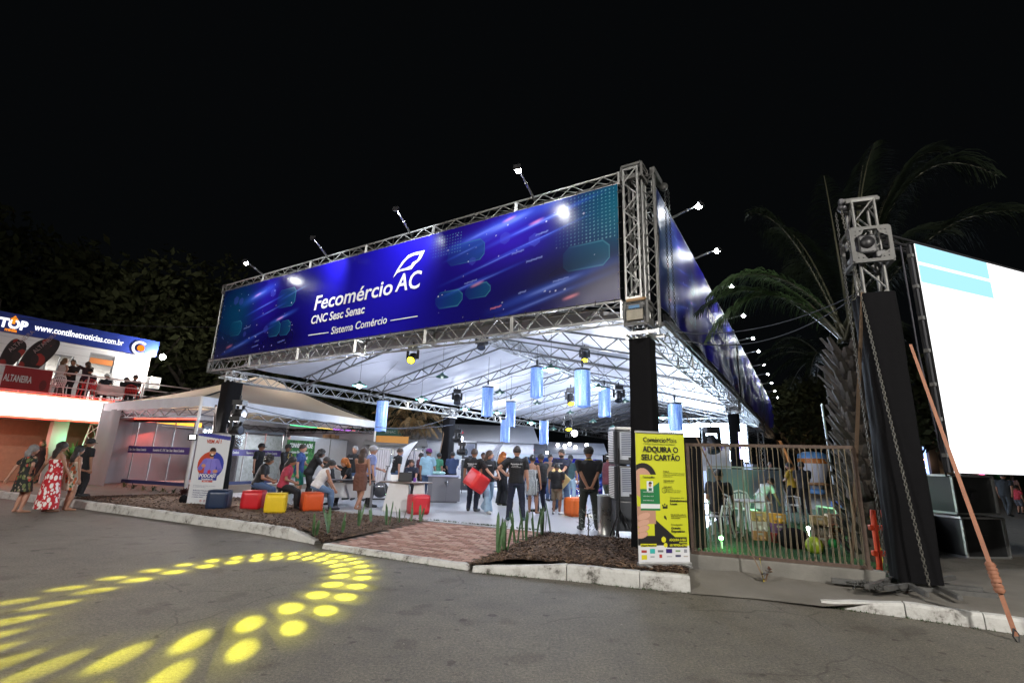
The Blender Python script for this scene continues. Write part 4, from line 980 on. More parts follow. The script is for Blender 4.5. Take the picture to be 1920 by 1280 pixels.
        if hk == 'pony':
            g.tube([hc+RH@Vector((0, -.06, .03))*hs, hc+RH@Vector((0, -.10, .0))*hs, hc+RH@Vector((0, -.10, -.07))*hs, hc+RH@Vector((.01, -.08, -.15))*hs], [.016*hs, .026*hs, .024*hs, .008*hs], 8)
        if hk == 'curly':
            for q in range(70):
                a, z_ = rs.uniform(0, 6.3), rs.uniform(-.6, 1); c_ = math.sqrt(1-z_*z_)
                if math.sin(a)*c_ > .45 and z_ < .55: continue
                g.ball(hc+RH@Vector((math.cos(a)*c_*.062, math.sin(a)*c_*.070-.006, z_*.074))*hs, rs.uniform(.014, .024)*hs, 6)
        g.build('hair', t, hm)
    if hat:
        h = MB(); hm_ = cloth_col('hat_%s' % str(hat), hat)
        h.lathe(hc+RH@Vector((0, -.002, .012))*hs, [(.001, .068*hs), (.035*hs, .062*hs), (.057*hs, .042*hs), (.066*hs, .012*hs), (.067*hs, -.008*hs)], 18, rot=RH)
        h.grid(lambda i, j: hc+RH@Vector(((i-.5)*.11, .052+j*.058*(1-abs(2*i-1)**2*.5), .010-.012*j-.012*abs(2*i-1)**2))*hs, 6, 3)
        h.build('cap', t, hm_)
    # ---- shoes
    if shoes is not None:
        for i in (0, 1):
            h = MB(); capsule(h, ank[i]-Vector((0, .016, .016))*k, toes[i]+Vector((0, .006, .002))*k, .029*k, .023*k, 10); d = (toes[i]-ank[i]); 
            o = h.build('shoe', t, cloth_col('shoe_%s' % str(shoes), shoes, .5))
    # ---- clothes
    def garment(nm, mb, m, fold=.008, v=None):
        me = remesh(mb, v or vox, fold*1.5, 11, pid*3.7, 2); me.materials.clear(); me.materials.append(m); o = bpy.data.objects.new(nm, me); col.objects.link(o); o.parent = t; return o
    if bottom:
        kind, c = bottom; b = MB(); g = .012
        if kind in ('trousers', 'jeans', 'wide', 'shorts'):
            ell_loft(b, [(up_(0, 0, z), rx*k*(build*.7+.3), ry*k, RL) for z, rx, ry in ((.465, .088, .075), (.50, .106, .084), (.54, .106, .080), (.60, .089, .068))], 16)
            for i in (0, 1):
                w1 = .010 if kind != 'wide' else .020; low = .95 if kind != 'shorts' else .0
                capsule(b, hipP[i], knees[i] if kind != 'shorts' else hipP[i].lerp(knees[i], .85), .064*k, (.043 if kind != 'wide' else .056)*k+ (.012*k if kind == 'shorts' else 0), 12)
                if kind != 'shorts':
                    e_ = ank[i]+Vector((0, -.004, -.012))*k
                    capsule(b, knees[i], knees[i].lerp(e_, .4), (.043 if kind != 'wide' else .056)*k, (.044 if kind != 'wide' else .06)*k, 12)
                    b.tube([knees[i].lerp(e_, .3), knees[i].lerp(e_, .65), e_], [(.044 if kind != 'wide' else .058)*k, (.039 if kind != 'wide' else .062)*k, (.033 if kind != 'wide' else .066)*k], 12)
            garment('trousers' if kind != 'shorts' else 'shorts', b, cloth_col('%s_%s' % (kind, str(c)), c))
        elif kind in ('skirt', 'longskirt'):
            zl = .30 if kind == 'skirt' else .055; fl_ = .10 if kind == 'skirt' else .15
            ell_loft(b, [(up_(0, 0, .61) if z_ > .6 else Vector((0, -.01*(1-s_), z_))*k, r_*k, r_*.8*k, Matrix.Identity(3)) for s_, z_, r_ in ((0, .61, .085), (.1, .55, .108), (.3, .5, .115), (.6, (.5+zl)/2, .115+.3*(fl_-.1)), (1, zl, .10+fl_-.08))], 20)
            garment('skirt', b, c if not isinstance(c, tuple) else cloth_col('skirt_%s' % str(c), c), .012)
    if top:
        kind, c = top; m = c if not isinstance(c, tuple) else cloth_col('top_%s' % str(c), c); b = MB()
        if kind in ('shirt', 'polo', 'sleeveless', 'longsleeve'):
            trunk(b, .018*k, .50, .81); 
            if kind != 'sleeveless':
                for i in (0, 1):
                    f_ = .62 if kind != 'longsleeve' else 1; capsule(b, up_((-1, 1)[i]*shw*.72, 0, .788), up_((-1, 1)[i]*shw*.98, 0, .797), .045*k*fl, .043*k*fl, 12); capsule(b, sh[i], sh[i].lerp(elb[i], .5), .043*k*fl, .041*k*fl, 12); b.tube([sh[i].lerp(elb[i], .1), sh[i].lerp(elb[i], f_), sh[i].lerp(elb[i], f_+.06)], [.043*k*fl, .042*k*fl, .045*k*fl], 12)
                    if kind == 'longsleeve': capsule(b, elb[i], wr[i].lerp(elb[i], .1), .036*k, .028*k)
            capsule(b, up_(0, 0, .80), up_(0, .004, .832), .046*k, .040*k)
            garment('shirt', b, m)
        elif kind in ('dress', 'longdress', 'strapless'):
            trunk(b, .012*k, .53, .81 if kind == 'dress' else .755)
            if kind == 'dress':
                for i in (0, 1): capsule(b, up_((-1, 1)[i]*shw*.7, 0, .79), sh[i].lerp(elb[i], .5), .04*k, .042*k)
            zl = .31 if kind != 'longdress' else .055; r2 = .105 if kind == 'strapless' else .135
            if kind == 'longdress': r2 = .16
            ell_loft(b, [(up_(0, 0, .60), .085*k, .07*k, RL), (Vector((0, 0, .53))*k, .110*k, .090*k, Matrix.Identity(3)), (Vector((0, 0, .47))*k, .113*k, .094*k, Matrix.Identity(3)), (Vector((0, 0, (.47+zl)/2))*k, (.113+r2)/2*k, (.094+r2*.85)/2*k, Matrix.Identity(3)), (Vector((0, 0, zl))*k, r2*k, r2*.85*k, Matrix.Identity(3))], 20)
            garment('dress', b, m, .012)
    if logo:   # white print between the shoulders or on the chest
        y = -1 if logo == 'back' else 1; zz = .755
        r3 = RL @ (Matrix.Rotation(PI/2, 3, 'X') if y < 0 else Matrix.Rotation(PI, 3, 'Z') @ Matrix.Rotation(PI/2, 3, 'X'))
        if y < 0:
            wd = .115; text('Fecomércio AC', .025*k, WTXT, t, up_(-.075, -.0885*(build*.6+.4)-.006, .748), r3, bold=.02, ext=.004, name='print'); text('CNC Sesc Senac', .013*k, WTXT, t, up_(-.06, -.0875*(build*.6+.4)-.006, .728), r3, bold=.02, ext=.004, name='print')
            MB().box(up_(0, -.087*(build*.6+.4)-.006, .712), (.13*k, .006, .003*k), rot=RL).build('print', t, WTXT)
        else: text('Fecomércio', .016*k, WTXT, t, up_(.06, .089*(build*.6+.4)+.008, .755), r3, bold=.02, ext=.004, name='print')
    return t, dict(up=up_, wr=wr, hc=hc, hd=hd, k=k, RL=RL, RH=RH)
def yaw_to(d):        # yaw of a person looking along compass angle d (0 away from the photograph's viewer, 90 to the right, 180 towards)
    return -math.radians(d)
def print_mat(name, base, cols, scale, thr=.5):
    m = bpy.data.materials.new(name); m.use_nodes = True; nt = m.node_tree; N = nt.nodes; L = nt.links; b = N['Principled BSDF']; b.inputs['Roughness'].default_value = .8
    tc = N.new('ShaderNodeTexCoord'); mp = N.new('ShaderNodeMapping'); mp.inputs['Scale'].default_value = (1, 1, .55); L.new(tc.outputs['Object'], mp.inputs[0]); prev = None
    for i, (c, s, t_) in enumerate(cols):
        v = N.new('ShaderNodeTexVoronoi'); v.inputs['Scale'].default_value = scale*s; v.inputs['Randomness'].default_value = 1
        m2 = N.new('ShaderNodeMapping'); m2.inputs['Location'].default_value = (i*3.3, i*1.7, i); m2.inputs['Rotation'].default_value = (.5*i, .6, .8*i); L.new(mp.outputs[0], m2.inputs[0]); L.new(m2.outputs[0], v.inputs['Vector'])
        r = N.new('ShaderNodeValToRGB'); r.color_ramp.elements[0].position = t_; r.color_ramp.elements[0].color = (1, 1, 1, 1); r.color_ramp.elements[1].position = t_+.04; r.color_ramp.elements[1].color = (0, 0, 0, 1); L.new(v.outputs['Distance'], r.inputs[0])
        x = N.new('ShaderNodeMix'); x.data_type = 'RGBA'; L.new(r.outputs[0], x.inputs['Factor'])
        if prev is None: x.inputs['A'].default_value = (*base, 1)
        else: L.new(prev, x.inputs['A'])
        x.inputs['B'].default_value = (*c, 1); prev = x.outputs['Result']
    L.new(prev, b.inputs['Base Color']); return m
RED_LEAF = print_mat('red_leaf_print', (.45, .012, .02), [((.75, .72, .7), 11, .36), ((.75, .72, .7), 17, .26)], 1)
DARK_FLOWER = print_mat('dark_floral_print', (.012, .014, .012), [((.12, .14, .05), 11, .34), ((.42, .06, .04), 9, .24), ((.3, .22, .16), 14, .2)], 1)
ORANGE_FLOWER = print_mat('orange_floral_print', (.45, .38, .3), [((.5, .12, .04), 13, .4), ((.05, .12, .05), 15, .25)], 1)
STRIPE = mat('striped_dress', (.5, .52, .52), .8)
nt = STRIPE.node_tree; tc = nt.nodes.new('ShaderNodeTexCoord'); wv = nt.nodes.new('ShaderNodeTexWave'); wv.bands_direction = 'X'; wv.inputs['Scale'].default_value = 9; wv.inputs['Distortion'].default_value = 2
rr = nt.nodes.new('ShaderNodeValToRGB'); rr.color_ramp.interpolation = 'CONSTANT'; rr.color_ramp.elements[0].color = (.08, .09, .1, 1); rr.color_ramp.elements[1].position = .45; rr.color_ramp.elements[1].color = (.55, .57, .57, 1)
nt.links.new(tc.outputs['Object'], wv.inputs['Vector']); nt.links.new(wv.outputs['Fac'], rr.inputs[0]); nt.links.new(rr.outputs[0], nt.nodes['Principled BSDF'].inputs['Base Color'])
BLK = (.0065, .0065, .0085); NAVY = (.007, .010, .026); JEAN = (.05, .09, .18); LJEAN = (.28, .40, .52); 
def pp_(px, py, z=.162): return at(px, py, z)
G_ = 'people in and around the pavilion'
PE = []
def P_(px, py, yaw, lab, z=.162, **kw):
    loc = at(px, py, z) if not isinstance(px, Vector) else px
    r = person(loc, yaw_to(yaw), lab, **kw); PE.append((loc, yaw)); return r
# women on the road at the left
P_(30, 961, 20, 'woman with grey hair in a dark floral dress, leftmost on the road', z=0, H=1.62, fem=True, skin=0, pose='stand', arms=('swingb', 'hip'), top=('dress', DARK_FLOWER), hair=('mid', 'grey'), shoes=None, build=1.15)
P_(84, 960, 25, 'woman in a long red strapless dress with white leaf print, seen from behind', z=0, H=1.72, fem=True, skin=1, pose='stand', arms=('swingb', 'swingf'), top=('longdress', RED_LEAF), hair=('long', 'dark'), shoes=None, build=1.1, vox=.010)
P_(120, 957, 20, 'woman in a short orange floral dress with long dark hair, right of the red dress', z=0, H=1.64, fem=True, skin=1, pose='contra', arms=('front', 'down'), top=('strapless', ORANGE_FLOWER), hair=('vlong', 'black'), shoes=None)
P_(145, 930, 20, 'person in a dark cap half behind the woman in the orange floral dress', z=.14, H=1.72, skin=1, top=('shirt', BLK), bottom=('trousers', BLK), hat=(.02, .02, .02), vox=.02)
# the seated group on cubes
P_(476, 950, 75, 'young man in a black t-shirt sitting on the red cube stool beside the navy cube', H=1.68, skin=1, pose='sit', arms=('thigh', 'thigh'), top=('shirt', BLK), bottom=('jeans', JEAN), hair=('curly', 'black'), shoes=(.03, .03, .03), lean=.28, seat=.50, z=.16)
P_(524, 955, 72, 'woman in a red t-shirt and black trousers sitting on the yellow cube stool', H=1.64, fem=True, skin=1, pose='sit', arms=('lap', 'lap'), top=('shirt', (.33, .03, .06)), bottom=('trousers', BLK), hair=('long', 'black'), shoes=(.03, .03, .03), lean=.18, seat=.50, nod=-.15, z=.16)
P_(588, 955, 60, 'woman in a white sleeveless top and jeans sitting on the orange cube stool', H=1.66, fem=True, skin=0, pose='sit', arms=('desk', 'desk'), top=('sleeveless', (.62, .62, .64)), bottom=('jeans', (.10, .17, .30)), hair=('long', 'black'), shoes=(.03, .03, .05), lean=.45, seat=.50, build=1.12, z=.16)
P_(476, 925, 95, 'security guard in black cap and vest standing behind the seated young man', H=1.76, skin=1, pose='wide', arms=('hip', 'down'), top=('polo', BLK), bottom=('trousers', BLK), hat=(.015, .015, .015))
o = P_(527, 926, 100, 'officer in black uniform with yellow trim and cap in front of the glass', H=1.76, skin=2, pose='wide', arms=('down', 'fold'), top=('longsleeve', BLK), bottom=('trousers', BLK), hat=(.015, .015, .015))
b = MB()
for s in (-1, 1): b.tube([o[1]['up'](s*.045, .085, .81), o[1]['up'](s*.075, .088, .74), o[1]['up'](s*.02, .092, .70)], .006, 5)
b.tube([o[1]['up'](-.09, -.082, .77), o[1]['up'](.09, -.082, .77)], .006, 5); b.build('yellow_trim', o[0], mat('trim_yellow', (.6, .42, .02), .6))
P_(553, 938, 80, 'man in a blue t-shirt and green shorts standing before the green poster', H=1.74, skin=0, pose='stand', arms=('front', 'down'), top=('shirt', (.02, .05, .17)), bottom=('shorts', (.01, .16, .12)), hair=('short', 'dark'), shoes=(.2, .2, .2), nod=-.1)
P_(572, 940, 65, 'woman in black clothes bending over the desk, dark wavy hair', H=1.66, fem=True, skin=1, pose='wide', arms=('reach', 'reach'), top=('shirt', BLK), bottom=('trousers', BLK), hair=('curly', 'black'), lean=.42, build=1.1)
P_(617, 940, -105, 'bearded man in a black shirt sitting behind the registration desk', H=1.72, skin=0, pose='sit', arms=('desk', 'desk'), top=('shirt', BLK), bottom=('trousers', BLK), hair=('short', 'dark'), beard=True, lean=.25, seat=.47)
P_(657, 936, 195, 'grey-haired man in a black polo standing behind the registration desk', H=1.76, skin=0, arms=('down', 'front'), top=('polo', BLK), bottom=('jeans', JEAN), hair=('short', 'grey'), logo='front')
P_(648, 945, 215, 'woman with orange hair sitting at the registration desk in black', H=1.66, fem=True, skin=0, pose='sit', arms=('desk', 'face'), top=('shirt', BLK), bottom=('trousers', BLK), hair=('curly', 'orange'), lean=.25, seat=.47)
P_(670, 957, 10, 'woman in a short brown strapless dress seen from behind beside the desk', H=1.68, fem=True, skin=1, pose='walk', arms=('front', 'down'), top=('strapless', (.13, .055, .04)), hair=('long', 'brown'), shoes=None, vox=.010, strideflip=1)
P_(688, 950, 60, 'man with a grey knitted cap and lilac shirt half hidden by the brown dress', H=1.74, skin=0, arms=('front', 'down'), top=('shirt', (.18, .22, .42)), bottom=('trousers', BLK), hair=('short', 'grey'), hat=(.30, .30, .32), shoes=(.03, .03, .03))
P_(737, 934, 55, 'man in a black polo standing at the round end of the white desk', H=1.76, skin=0, pose='contra', arms=('down', 'down'), top=('polo', BLK), bottom=('jeans', JEAN), hair=('short', 'brown'), logo='back', lean=.12, vox=.010)
P_(768, 936, 175, 'woman in a black shirt sitting behind the laptop at the white desk', H=1.68, fem=True, skin=0, pose='sit', arms=('desk', 'desk'), top=('polo', NAVY), bottom=('trousers', BLK), hair=('mid', 'brown'), lean=.15, seat=.47, logo='front')
P_(797, 940, 25, 'man in a light blue shirt and jeans with a red and violet cap, back turned', H=1.74, skin=1, pose='stand', arms=('down', 'front'), top=('shirt', (.25, .42, .55)), bottom=('jeans', JEAN), hair=('short', 'dark'), hat=(.16, .03, .16), build=1.1, vox=.010)
P_(783, 928, 60, 'person in dark maroon partly hidden behind the light blue shirt', H=1.62, skin=2, arms=('down', 'front'), top=('shirt', (.08, .02, .03)), bottom=('trousers', BLK), hair=('short', 'black'), vox=.02)
P_(845, 930, -20, 'person with dark hair standing behind the rear left column', H=1.7, skin=1, arms=('front', 'front'), top=('shirt', (.03, .05, .12)), bottom=('trousers', BLK), hair=('short', 'black'), vox=.02)
P_(884, 958, 15, 'man in a black polo seen from behind, left of the red cube carrier', H=1.74, skin=1, pose='stand', arms=('down', 'down'), top=('polo', BLK), bottom=('trousers', NAVY), hair=('short', 'brown'), logo='back', vox=.010)
w27 = P_(912, 961, 150, 'woman in a black polo and light wide jeans carrying the red cube', H=1.72, fem=True, skin=0, pose='walk', arms=('hold', 'hold2'), top=('polo', BLK), bottom=('wide', LJEAN), hair=('long', 'brown'), shoes=(.6, .6, .58), look=.8, logo='front', vox=.010, strideflip=-1)
P_(939, 947, 35, 'woman with long curly red hair in a black jumpsuit', H=1.68, fem=True, skin=0, arms=('front', 'hip'), top=('shirt', BLK), bottom=('wide', BLK), hair=('curly', 'orange'), shoes=(.03, .03, .03))
P_(966, 976, 5, 'tall man in a black polo, hand on hip, nearest in the middle', H=1.80, skin=0, pose='wide', arms=('hip', 'down'), top=('polo', BLK), bottom=('trousers', NAVY), hair=('short', 'dark'), logo='back', shoes=(.02, .06, .06), look=.25, vox=.010)
P_(996, 962, 20, 'woman in a grey striped sundress with dark hair tied back', H=1.62, fem=True, skin=1, pose='contra', arms=('down', 'down'), top=('strapless', STRIPE), hair=('bun', 'black'), shoes=None, vox=.010)
P_(1014, 959, -40, 'stocky man in a black polo with hands clasped, behind the boy', H=1.66, skin=2, pose='wide', arms=('clasp', 'clasp'), top=('polo', BLK), bottom=('trousers', NAVY), hair=('short', 'black'), build=1.15, logo='front', vox=.010)
P_(1043, 964, 20, 'boy in a black t-shirt with white sleeves and khaki shorts', H=1.40, skin=1, pose='stand', arms=('down', 'front'), top=('shirt', BLK), bottom=('shorts', (.30, .23, .15)), hair=('short', 'black'), shoes=(.6, .6, .6), build=1.15, vox=.010)
w33 = P_(1054, 955, 195, 'tall bearded man in a navy polo holding the yellow cube', H=1.84, skin=0, pose='wide', arms=('hold2', 'hold'), top=('polo', NAVY), bottom=('jeans', JEAN), hair=('short', 'dark'), beard=True, look=-.5, nod=-.2, logo='front', vox=.010)
P_(1066, 935, 200, 'man in black and jeans sitting on the far chair before the purple wall', H=1.72, skin=1, pose='sit', arms=('lap', 'lap'), top=('shirt', BLK), bottom=('jeans', LJEAN), hair=('short', 'black'), seat=.45)
P_(1105, 994, 5, 'security guard in black with yellow collar and cap, hands behind his back', H=1.80, skin=1, pose='wide', arms=('back', 'back'), top=('polo', BLK), bottom=('trousers', (.02, .025, .02)), hair=('short', 'black'), hat=(.015, .015, .015), build=1.22, vox=.010)
v = P_(1141, 966, 60, 'man in a maroon shirt wearing a white virtual reality headset', H=1.72, skin=1, arms=('front', 'front'), top=('longsleeve', (.09, .02, .03)), bottom=('trousers', (.03, .04, .03)), hair=('curly', 'black'), nod=-.3)
b = MB(); c = v[1]; b.ball(c['hc']+c['RH']@Vector((0, .07, .005))*1.7, .055, 12, (1.25, .7, .8), c['RH']); b.tube([c['hc']+c['RH']@Vector((math.cos(a)*.062, math.sin(a)*.075, .012))*1.7 for a in [i*PI/8 for i in range(17)]], .014, 6)
tag(b.build('headset', None, WHITEP), 'white virtual reality headset worn by the man in maroon', 'headset').matrix_basis = full(v[0])
P_(1150, 953, 200, 'person in a black shirt facing the man with the headset', H=1.78, skin=1, arms=('front', 'down'), top=('polo', BLK), bottom=('trousers', BLK), hair=('curly', 'black'), logo='front')
g = PE
# yellow collar of the guard
gd = [o for o in col.objects if o.get('label', '').startswith('security guard in black with yellow')][0]
b = MB(); b.tube([(math.cos(a)*.075, .012+math.sin(a)*.07, 1.50) for a in [i*PI/8 for i in range(17)]], .018, 6); b.build('collar', gd, mat('trim_yellow'))
# far folk between the nearer ones
for i, (px, py, yw, H, c1, c2, hr, lab) in enumerate(((757, 922, 200, 1.6, (.05, .05, .06), (.1, .1, .1), 'black', 'far person in grey between the desk and the white feather flag'), (818, 925, 40, 1.65, (.05, .2, .12), BLK, 'black', 'far person in green behind the cabinet'),
        (985, 935, 200, 1.6, (.3, .1, .1), JEAN, 'black', 'far person in dusty red behind the striped dress'), (1030, 938, 150, 1.7, (.25, .15, .1), JEAN, 'dark', 'far person in brown behind the stocky man'), (1069, 945, 30, 1.7, (.02, .05, .06), LJEAN, 'black', 'far person in teal and pale jeans by the purple wall'),
        (903, 935, 180, 1.7, (.4, .35, .3), BLK, 'black', 'far person in beige behind the carried red cube'))):
    P_(px, py, yw, lab, H=H, skin=i % 3, arms=('front', 'down'), top=('shirt', c1), bottom=('trousers', c2), hair=('short', hr), vox=.02)
# ================================================================ LEFT BUILDING
NB = Vector((FV.y, -FV.x, 0))           # outward normal of its front (towards the road)
RZV = math.atan2(FV.y, FV.x); ROTB = facing(NB)
A0 = Vector((-19.16, 17.58, 0)); W0 = Vector((-21.63, 19.85, 0))
def on(px, py, o):                      # (along, height) on a plane parallel to the front
    p = onplane(px, py, o, NB); return ((p-o).dot(FV), p.z)
def pt(o, t, z, d=0.): return o + FV*t + Vector((0, 0, z)) + NB*d
def slab(b, o, t0, t1, z0, z1, d0, d1): 
    c = (pt(o, t0, z0, d0)+pt(o, t1, z1, d1))/2; return b.box(c, (t1-t0, abs(d1-d0), z1-z0), rz=RZV)
BLD = thing('building', 'two-storey white event building with dark blue sign band and glowing balcony front', 'building', A0)
WALLW = mat('wall_white', (.60, .60, .62), .7, var=.06, vscale=2, bump=.08, bscale=12)
def part(name, m, o, *bx, parent=BLD):
    b = MB(); [slab(b, o, *q) for q in bx]; return b.build(name, parent, m, world=True)
TE = on(282, 675, W0)[0]
wins = []
wx = [on(x, 680, W0)[0] for x in (18, 50, 84, 137, 165, 214)]
zw0, zw1 = on(110, 700, W0)[1], on(110, 664, W0)[1]
# wall with openings
zt = 6.18
part('wall', WALLW, W0, (-14, wx[0], 3.5, zt, -.2, 0), (wx[1], wx[2], 3.5, zt, -.2, 0), (wx[3], wx[4], 3.5, zt, -.2, 0), (wx[5], TE, 3.5, zt, -.2, 0), (wx[0], wx[1], zw1, zt, -.2, 0), (wx[0], wx[1], 3.5, 4.3, -.2, 0), (wx[2], wx[3], zw1, zt, -.2, 0), (wx[2], wx[3], 3.5, 4.2, -.2, 0), (wx[4], wx[5], 5.95, zt, -.2, 0))
part('end_wall', WALLW, W0, (TE-.15, TE, 0, zt, -6, -.2)); part('back_room', mat('room_glow', (.7, .68, .64), .8), W0, (-14, TE-.2, 3.5, zt, -4, -3.9))
part('roof', WALLW, W0, (-14, TE, zt, zt+.12, -6.2, 0)); 
SIGN = mat('sign_blue', (.012, .03, .22), .35)
part('sign_band', SIGN, W0, (-14, TE+.18, 6.2, 7.03, .01, .16)); part('ground_wall', mat('wall_tan', (.34, .24, .17), .8, var=.15), W0, (-14, TE, 0, 3.3, -.3, 0))
part('balcony_floor', mat('deck_grey', (.35, .33, .33), .7, var=.1), A0, (-14, 9.5, 3.3, 3.52, -3.3, -.05))
part('soffit', WALLW, A0, (-14, 8, 2.62, 2.68, -3.3, -.1))
part('fascia', emit_mat('fascia_glow', (1, .93, .92), 5.5), A0, (-14, 4.5, 2.66, 3.46, -.05, .03))
RL_ = emit_mat('red_strip', (1, .05, .03), 9)
part('red_light_strip', RL_, A0, (-14, 4.5, 2.585, 2.65, -.05, .02)); part('red_light_strip', RL_, A0, (-14, 4.5, 3.48, 3.53, -.05, .02))
FRM = mat('window_frame', (.3, .31, .33), .4, .4)
for i, (a, c, z0, z1) in enumerate(((wx[0], wx[1], 4.3, zw1), (wx[2], wx[3], 4.2, zw1))):
    b = MB()
    for q in ((a, a+.05, z0, z1), (c-.05, c, z0, z1), (a, c, z0, z0+.05), (a, c, z1-.05, z1), ((a+c)/2-.02, (a+c)/2+.02, z0, z1)): slab(b, W0, *q, -.12, -.04)
    wn = b.build('window', BLD, FRM, world=True)
    b = MB(); slab(b, W0, a+.04, c-.04, z0+.04, z1-.04, -.09, -.08); g_ = b.build('pane', wn, None, world=True); g_.data.materials.append(GLASS)
b = MB()
for q in ((wx[4], wx[4]+.05, 3.52, 5.9), (wx[5]-.05, wx[5], 3.52, 5.9), (wx[4], wx[5], 5.88, 5.95)): slab(b, W0, *q, -.1, -.02)
d_ = b.build('door', BLD, FRM, world=True); b = MB(); slab(b, W0, wx[4]+.05, wx[5]-.05, 3.55, 5.88, -.07, -.06); b.build('pane', d_, GLASS, world=True)
b = MB(); slab(b, W0, wx[4]+.03, wx[5]-.03, 5.45, 5.72, -.04, -.02); b.build('orange_strip', d_, mat('strip_orange', (.55, .17, .03), .6), world=True)
for q in (10, 11):
    pass
b = MB()
for z in np.arange(3.8, 6.1, .32): slab(b, W0, -14, TE, z, z+.008, 0, .004)
b.build('panel_joints', BLD, mat('joint_grey', (.25, .25, .27), .8), world=True)
SGL = emit_mat('sign_letters', (1, 1, 1), 1.5); SGO = emit_mat('sign_orange', (1, .30, .02), 1.2)
def sign(body, pa, pb, size, m, bold=.03, sx=None):
    a, c = on(*pa, W0), on(*pb, W0); t_ = text(body, 1, m, None, (0, 0, 0), Matrix.Identity(3), bold=bold)
    wd = max(v.co.x for v in t_.data.vertices); bpy.data.objects.remove(t_)
    return text(body, size, m, BLD, pt(W0, a[0], a[1], .19), ROTB, bold=bold, sx=(c[0]-a[0])/(wd*size), world=True)
sign('TOP', (-6, 611), (49, 614), .52, SGL, .05); sign('mídia', (5, 620), (29, 622), .20, SGO, .03)
sign('www.contilnetnoticias.com.br', (61, 619), (227, 651), .40, SGL, .02)
a = on(23, 603, W0); b = MB(); b.prism([(-.12, 0), (.12, 0), (.12, .02), (0, .18), (-.12, .02)], 0, .02, lambda x, y, z: pt(W0, a[0]+x, a[1]+y+.06, .21+z)); slab(b, W0, a[0]-.05, a[0]+.05, a[1]-.12, a[1]+.08, .2, .22); b.build('sign_arrow', BLD, SGO, world=True)
a = on(259, 653, W0); b = MB(); n = 22
ring_ = [(math.cos(q), math.sin(q)) for q in [math.radians(45+ (270)*i/n) for i in range(n+1)]]
b.add([pt(W0, a[0]+x*.36, a[1]+y*.36, .2) for x, y in ring_]+[pt(W0, a[0]+x*.24, a[1]+y*.24, .2) for x, y in ring_], [(i, i+1, n+2+i, n+1+i) for i in range(n)]); b.build('sign_logo', BLD, SGL, world=True)
b = MB(); b.lathe(pt(W0, a[0]+.04, a[1], .2), [(.001, 0), (.17, 0), (.17, .02), (.001, .02)], 18, False, rot=ROTB); b.build('sign_logo', BLD, SGO, world=True)
b = MB(); c = pt(W0, TE+.35, 4.9, -.3); b.bbox(c, (.5, .9, .6), .03, rz=RZV); b.build('air_conditioner', BLD, mat('ac_white', (.6, .6, .6), .5), world=True)
b = MB()
for i in range(7): b.box(c+FV*.255+Vector((0, 0, -.22+.07*i)), (.01, .7, .02), rz=RZV)
for i in range(7): b.box(c+NB*.455+Vector((0, 0, -.22+.07*i)), (.4, .01, .02), rz=RZV)
b.build('grille', BLD, DARKM, world=True)
# balcony rail
RP = mat('rail_paint', (.6, .5, .5), .5)
b = MB()
for z in (3.62, 3.9, 4.18, 4.48): b.tube([pt(A0, -14, z, -.05), pt(A0, 9.3, z, -.05)], .022 if z < 4.3 else .03, 6)
rl = b.build('railing', BLD, RP, world=True)
for i in range(10):
    b = MB(); b.tube([pt(A0, -9+2.02*i, 3.5, -.05), pt(A0, -9+2.02*i, 4.5, -.05)], .028, 6); b.build('post', rl, RP, world=True)
lamp('AREA', 'room_light', pt(W0, 2.0, 6.0, -2), 260, (1, .97, .92), .6, aim=pt(W0, 2, 0, -2)); lamp('AREA', 'room_light', pt(W0, 5.3, 6.0, -2), 200, (1, .97, .92), .6, aim=pt(W0, 5.3, 0, -2)); lamp('AREA', 'room_light', pt(W0, -2, 6.0, -2), 200, (1, .97, .92), .6, aim=pt(W0, -2, 0, -2))
lamp('AREA', 'red_wash', pt(A0, 1, 2.55, -.6), 90, (1, .34, .22), 1.2, aim=pt(A0, 1, 0, -1)); lamp('AREA', 'red_wash', pt(A0, 5.5, 2.55, .4), 70, (1, .10, .06), .8, aim=pt(A0, 6.5, 0, 2.2))
p = pt(W0, TE+.32, 6.25, .4); t = thing('floodlight', 'glaring floodlight at the right end of the blue sign band', 'floodlight', p)
MB().box(p, (.25, .2, .12), rz=RZV).build('housing', t, BLACKP, world=True); b = MB(); b.ball(p+NB*.08-Vector((0, 0, .02)), .14, 10); b.build('lens', t, emit_mat('flood_hot', (.92, .97, 1), 90), world=True)
lamp('POINT', 'flood_light', p+NB*.32, 1000, (1, .93, .84), .1, parent=t)
# flags and printed cloth on the balcony
def feather(px0, py0, px1, py1, o, lab, m, ink, txt=None, wd=.6, d=.0):
    a = on(px0, py0, o); c = on(px1, py1, o); h = c[1]-a[1]; t = thing('feather_flag', lab, 'flag', pt(o, a[0], 3.5 if o is A0 else a[1], d))
    n = 20; lean = (c[0]-a[0]); b = MB()
    def edge(s): return a[0]+lean*s**1.7, a[1]+h*math.sin(s*PI/2)**.9
    b.tube([pt(o, *edge(i/n), d) for i in range(n+1)], .014, 6); b.build('pole', t, DARKM, world=True)
    b = MB()
    def f(i, j):
        x, z = edge(.08+.92*j); w_ = wd*math.sin(PI*min(1, (.18+.82*j)))**.7*(1 if j < .9 else 1)
        return pt(o, x+w_*i, z-.25*i*w_*(1-j), d+.03*math.sin(i*5+j*7))
    b.grid(f, 6, 16); b.build('cloth', t, m, world=True)
    if txt:
        x, z = edge(.35); text(txt, .2, ink, t, pt(o, x+wd*.35, z, d+.06), ROTB @ Matrix.Rotation(1.05, 3, 'Z'), world=True)
    return t
FLG = print_mat('flag_dark_print', (.02, .012, .012), [((.25, .02, .015), 2.2, .35), ((.03, .015, .015), 3.5, .4)], 1)
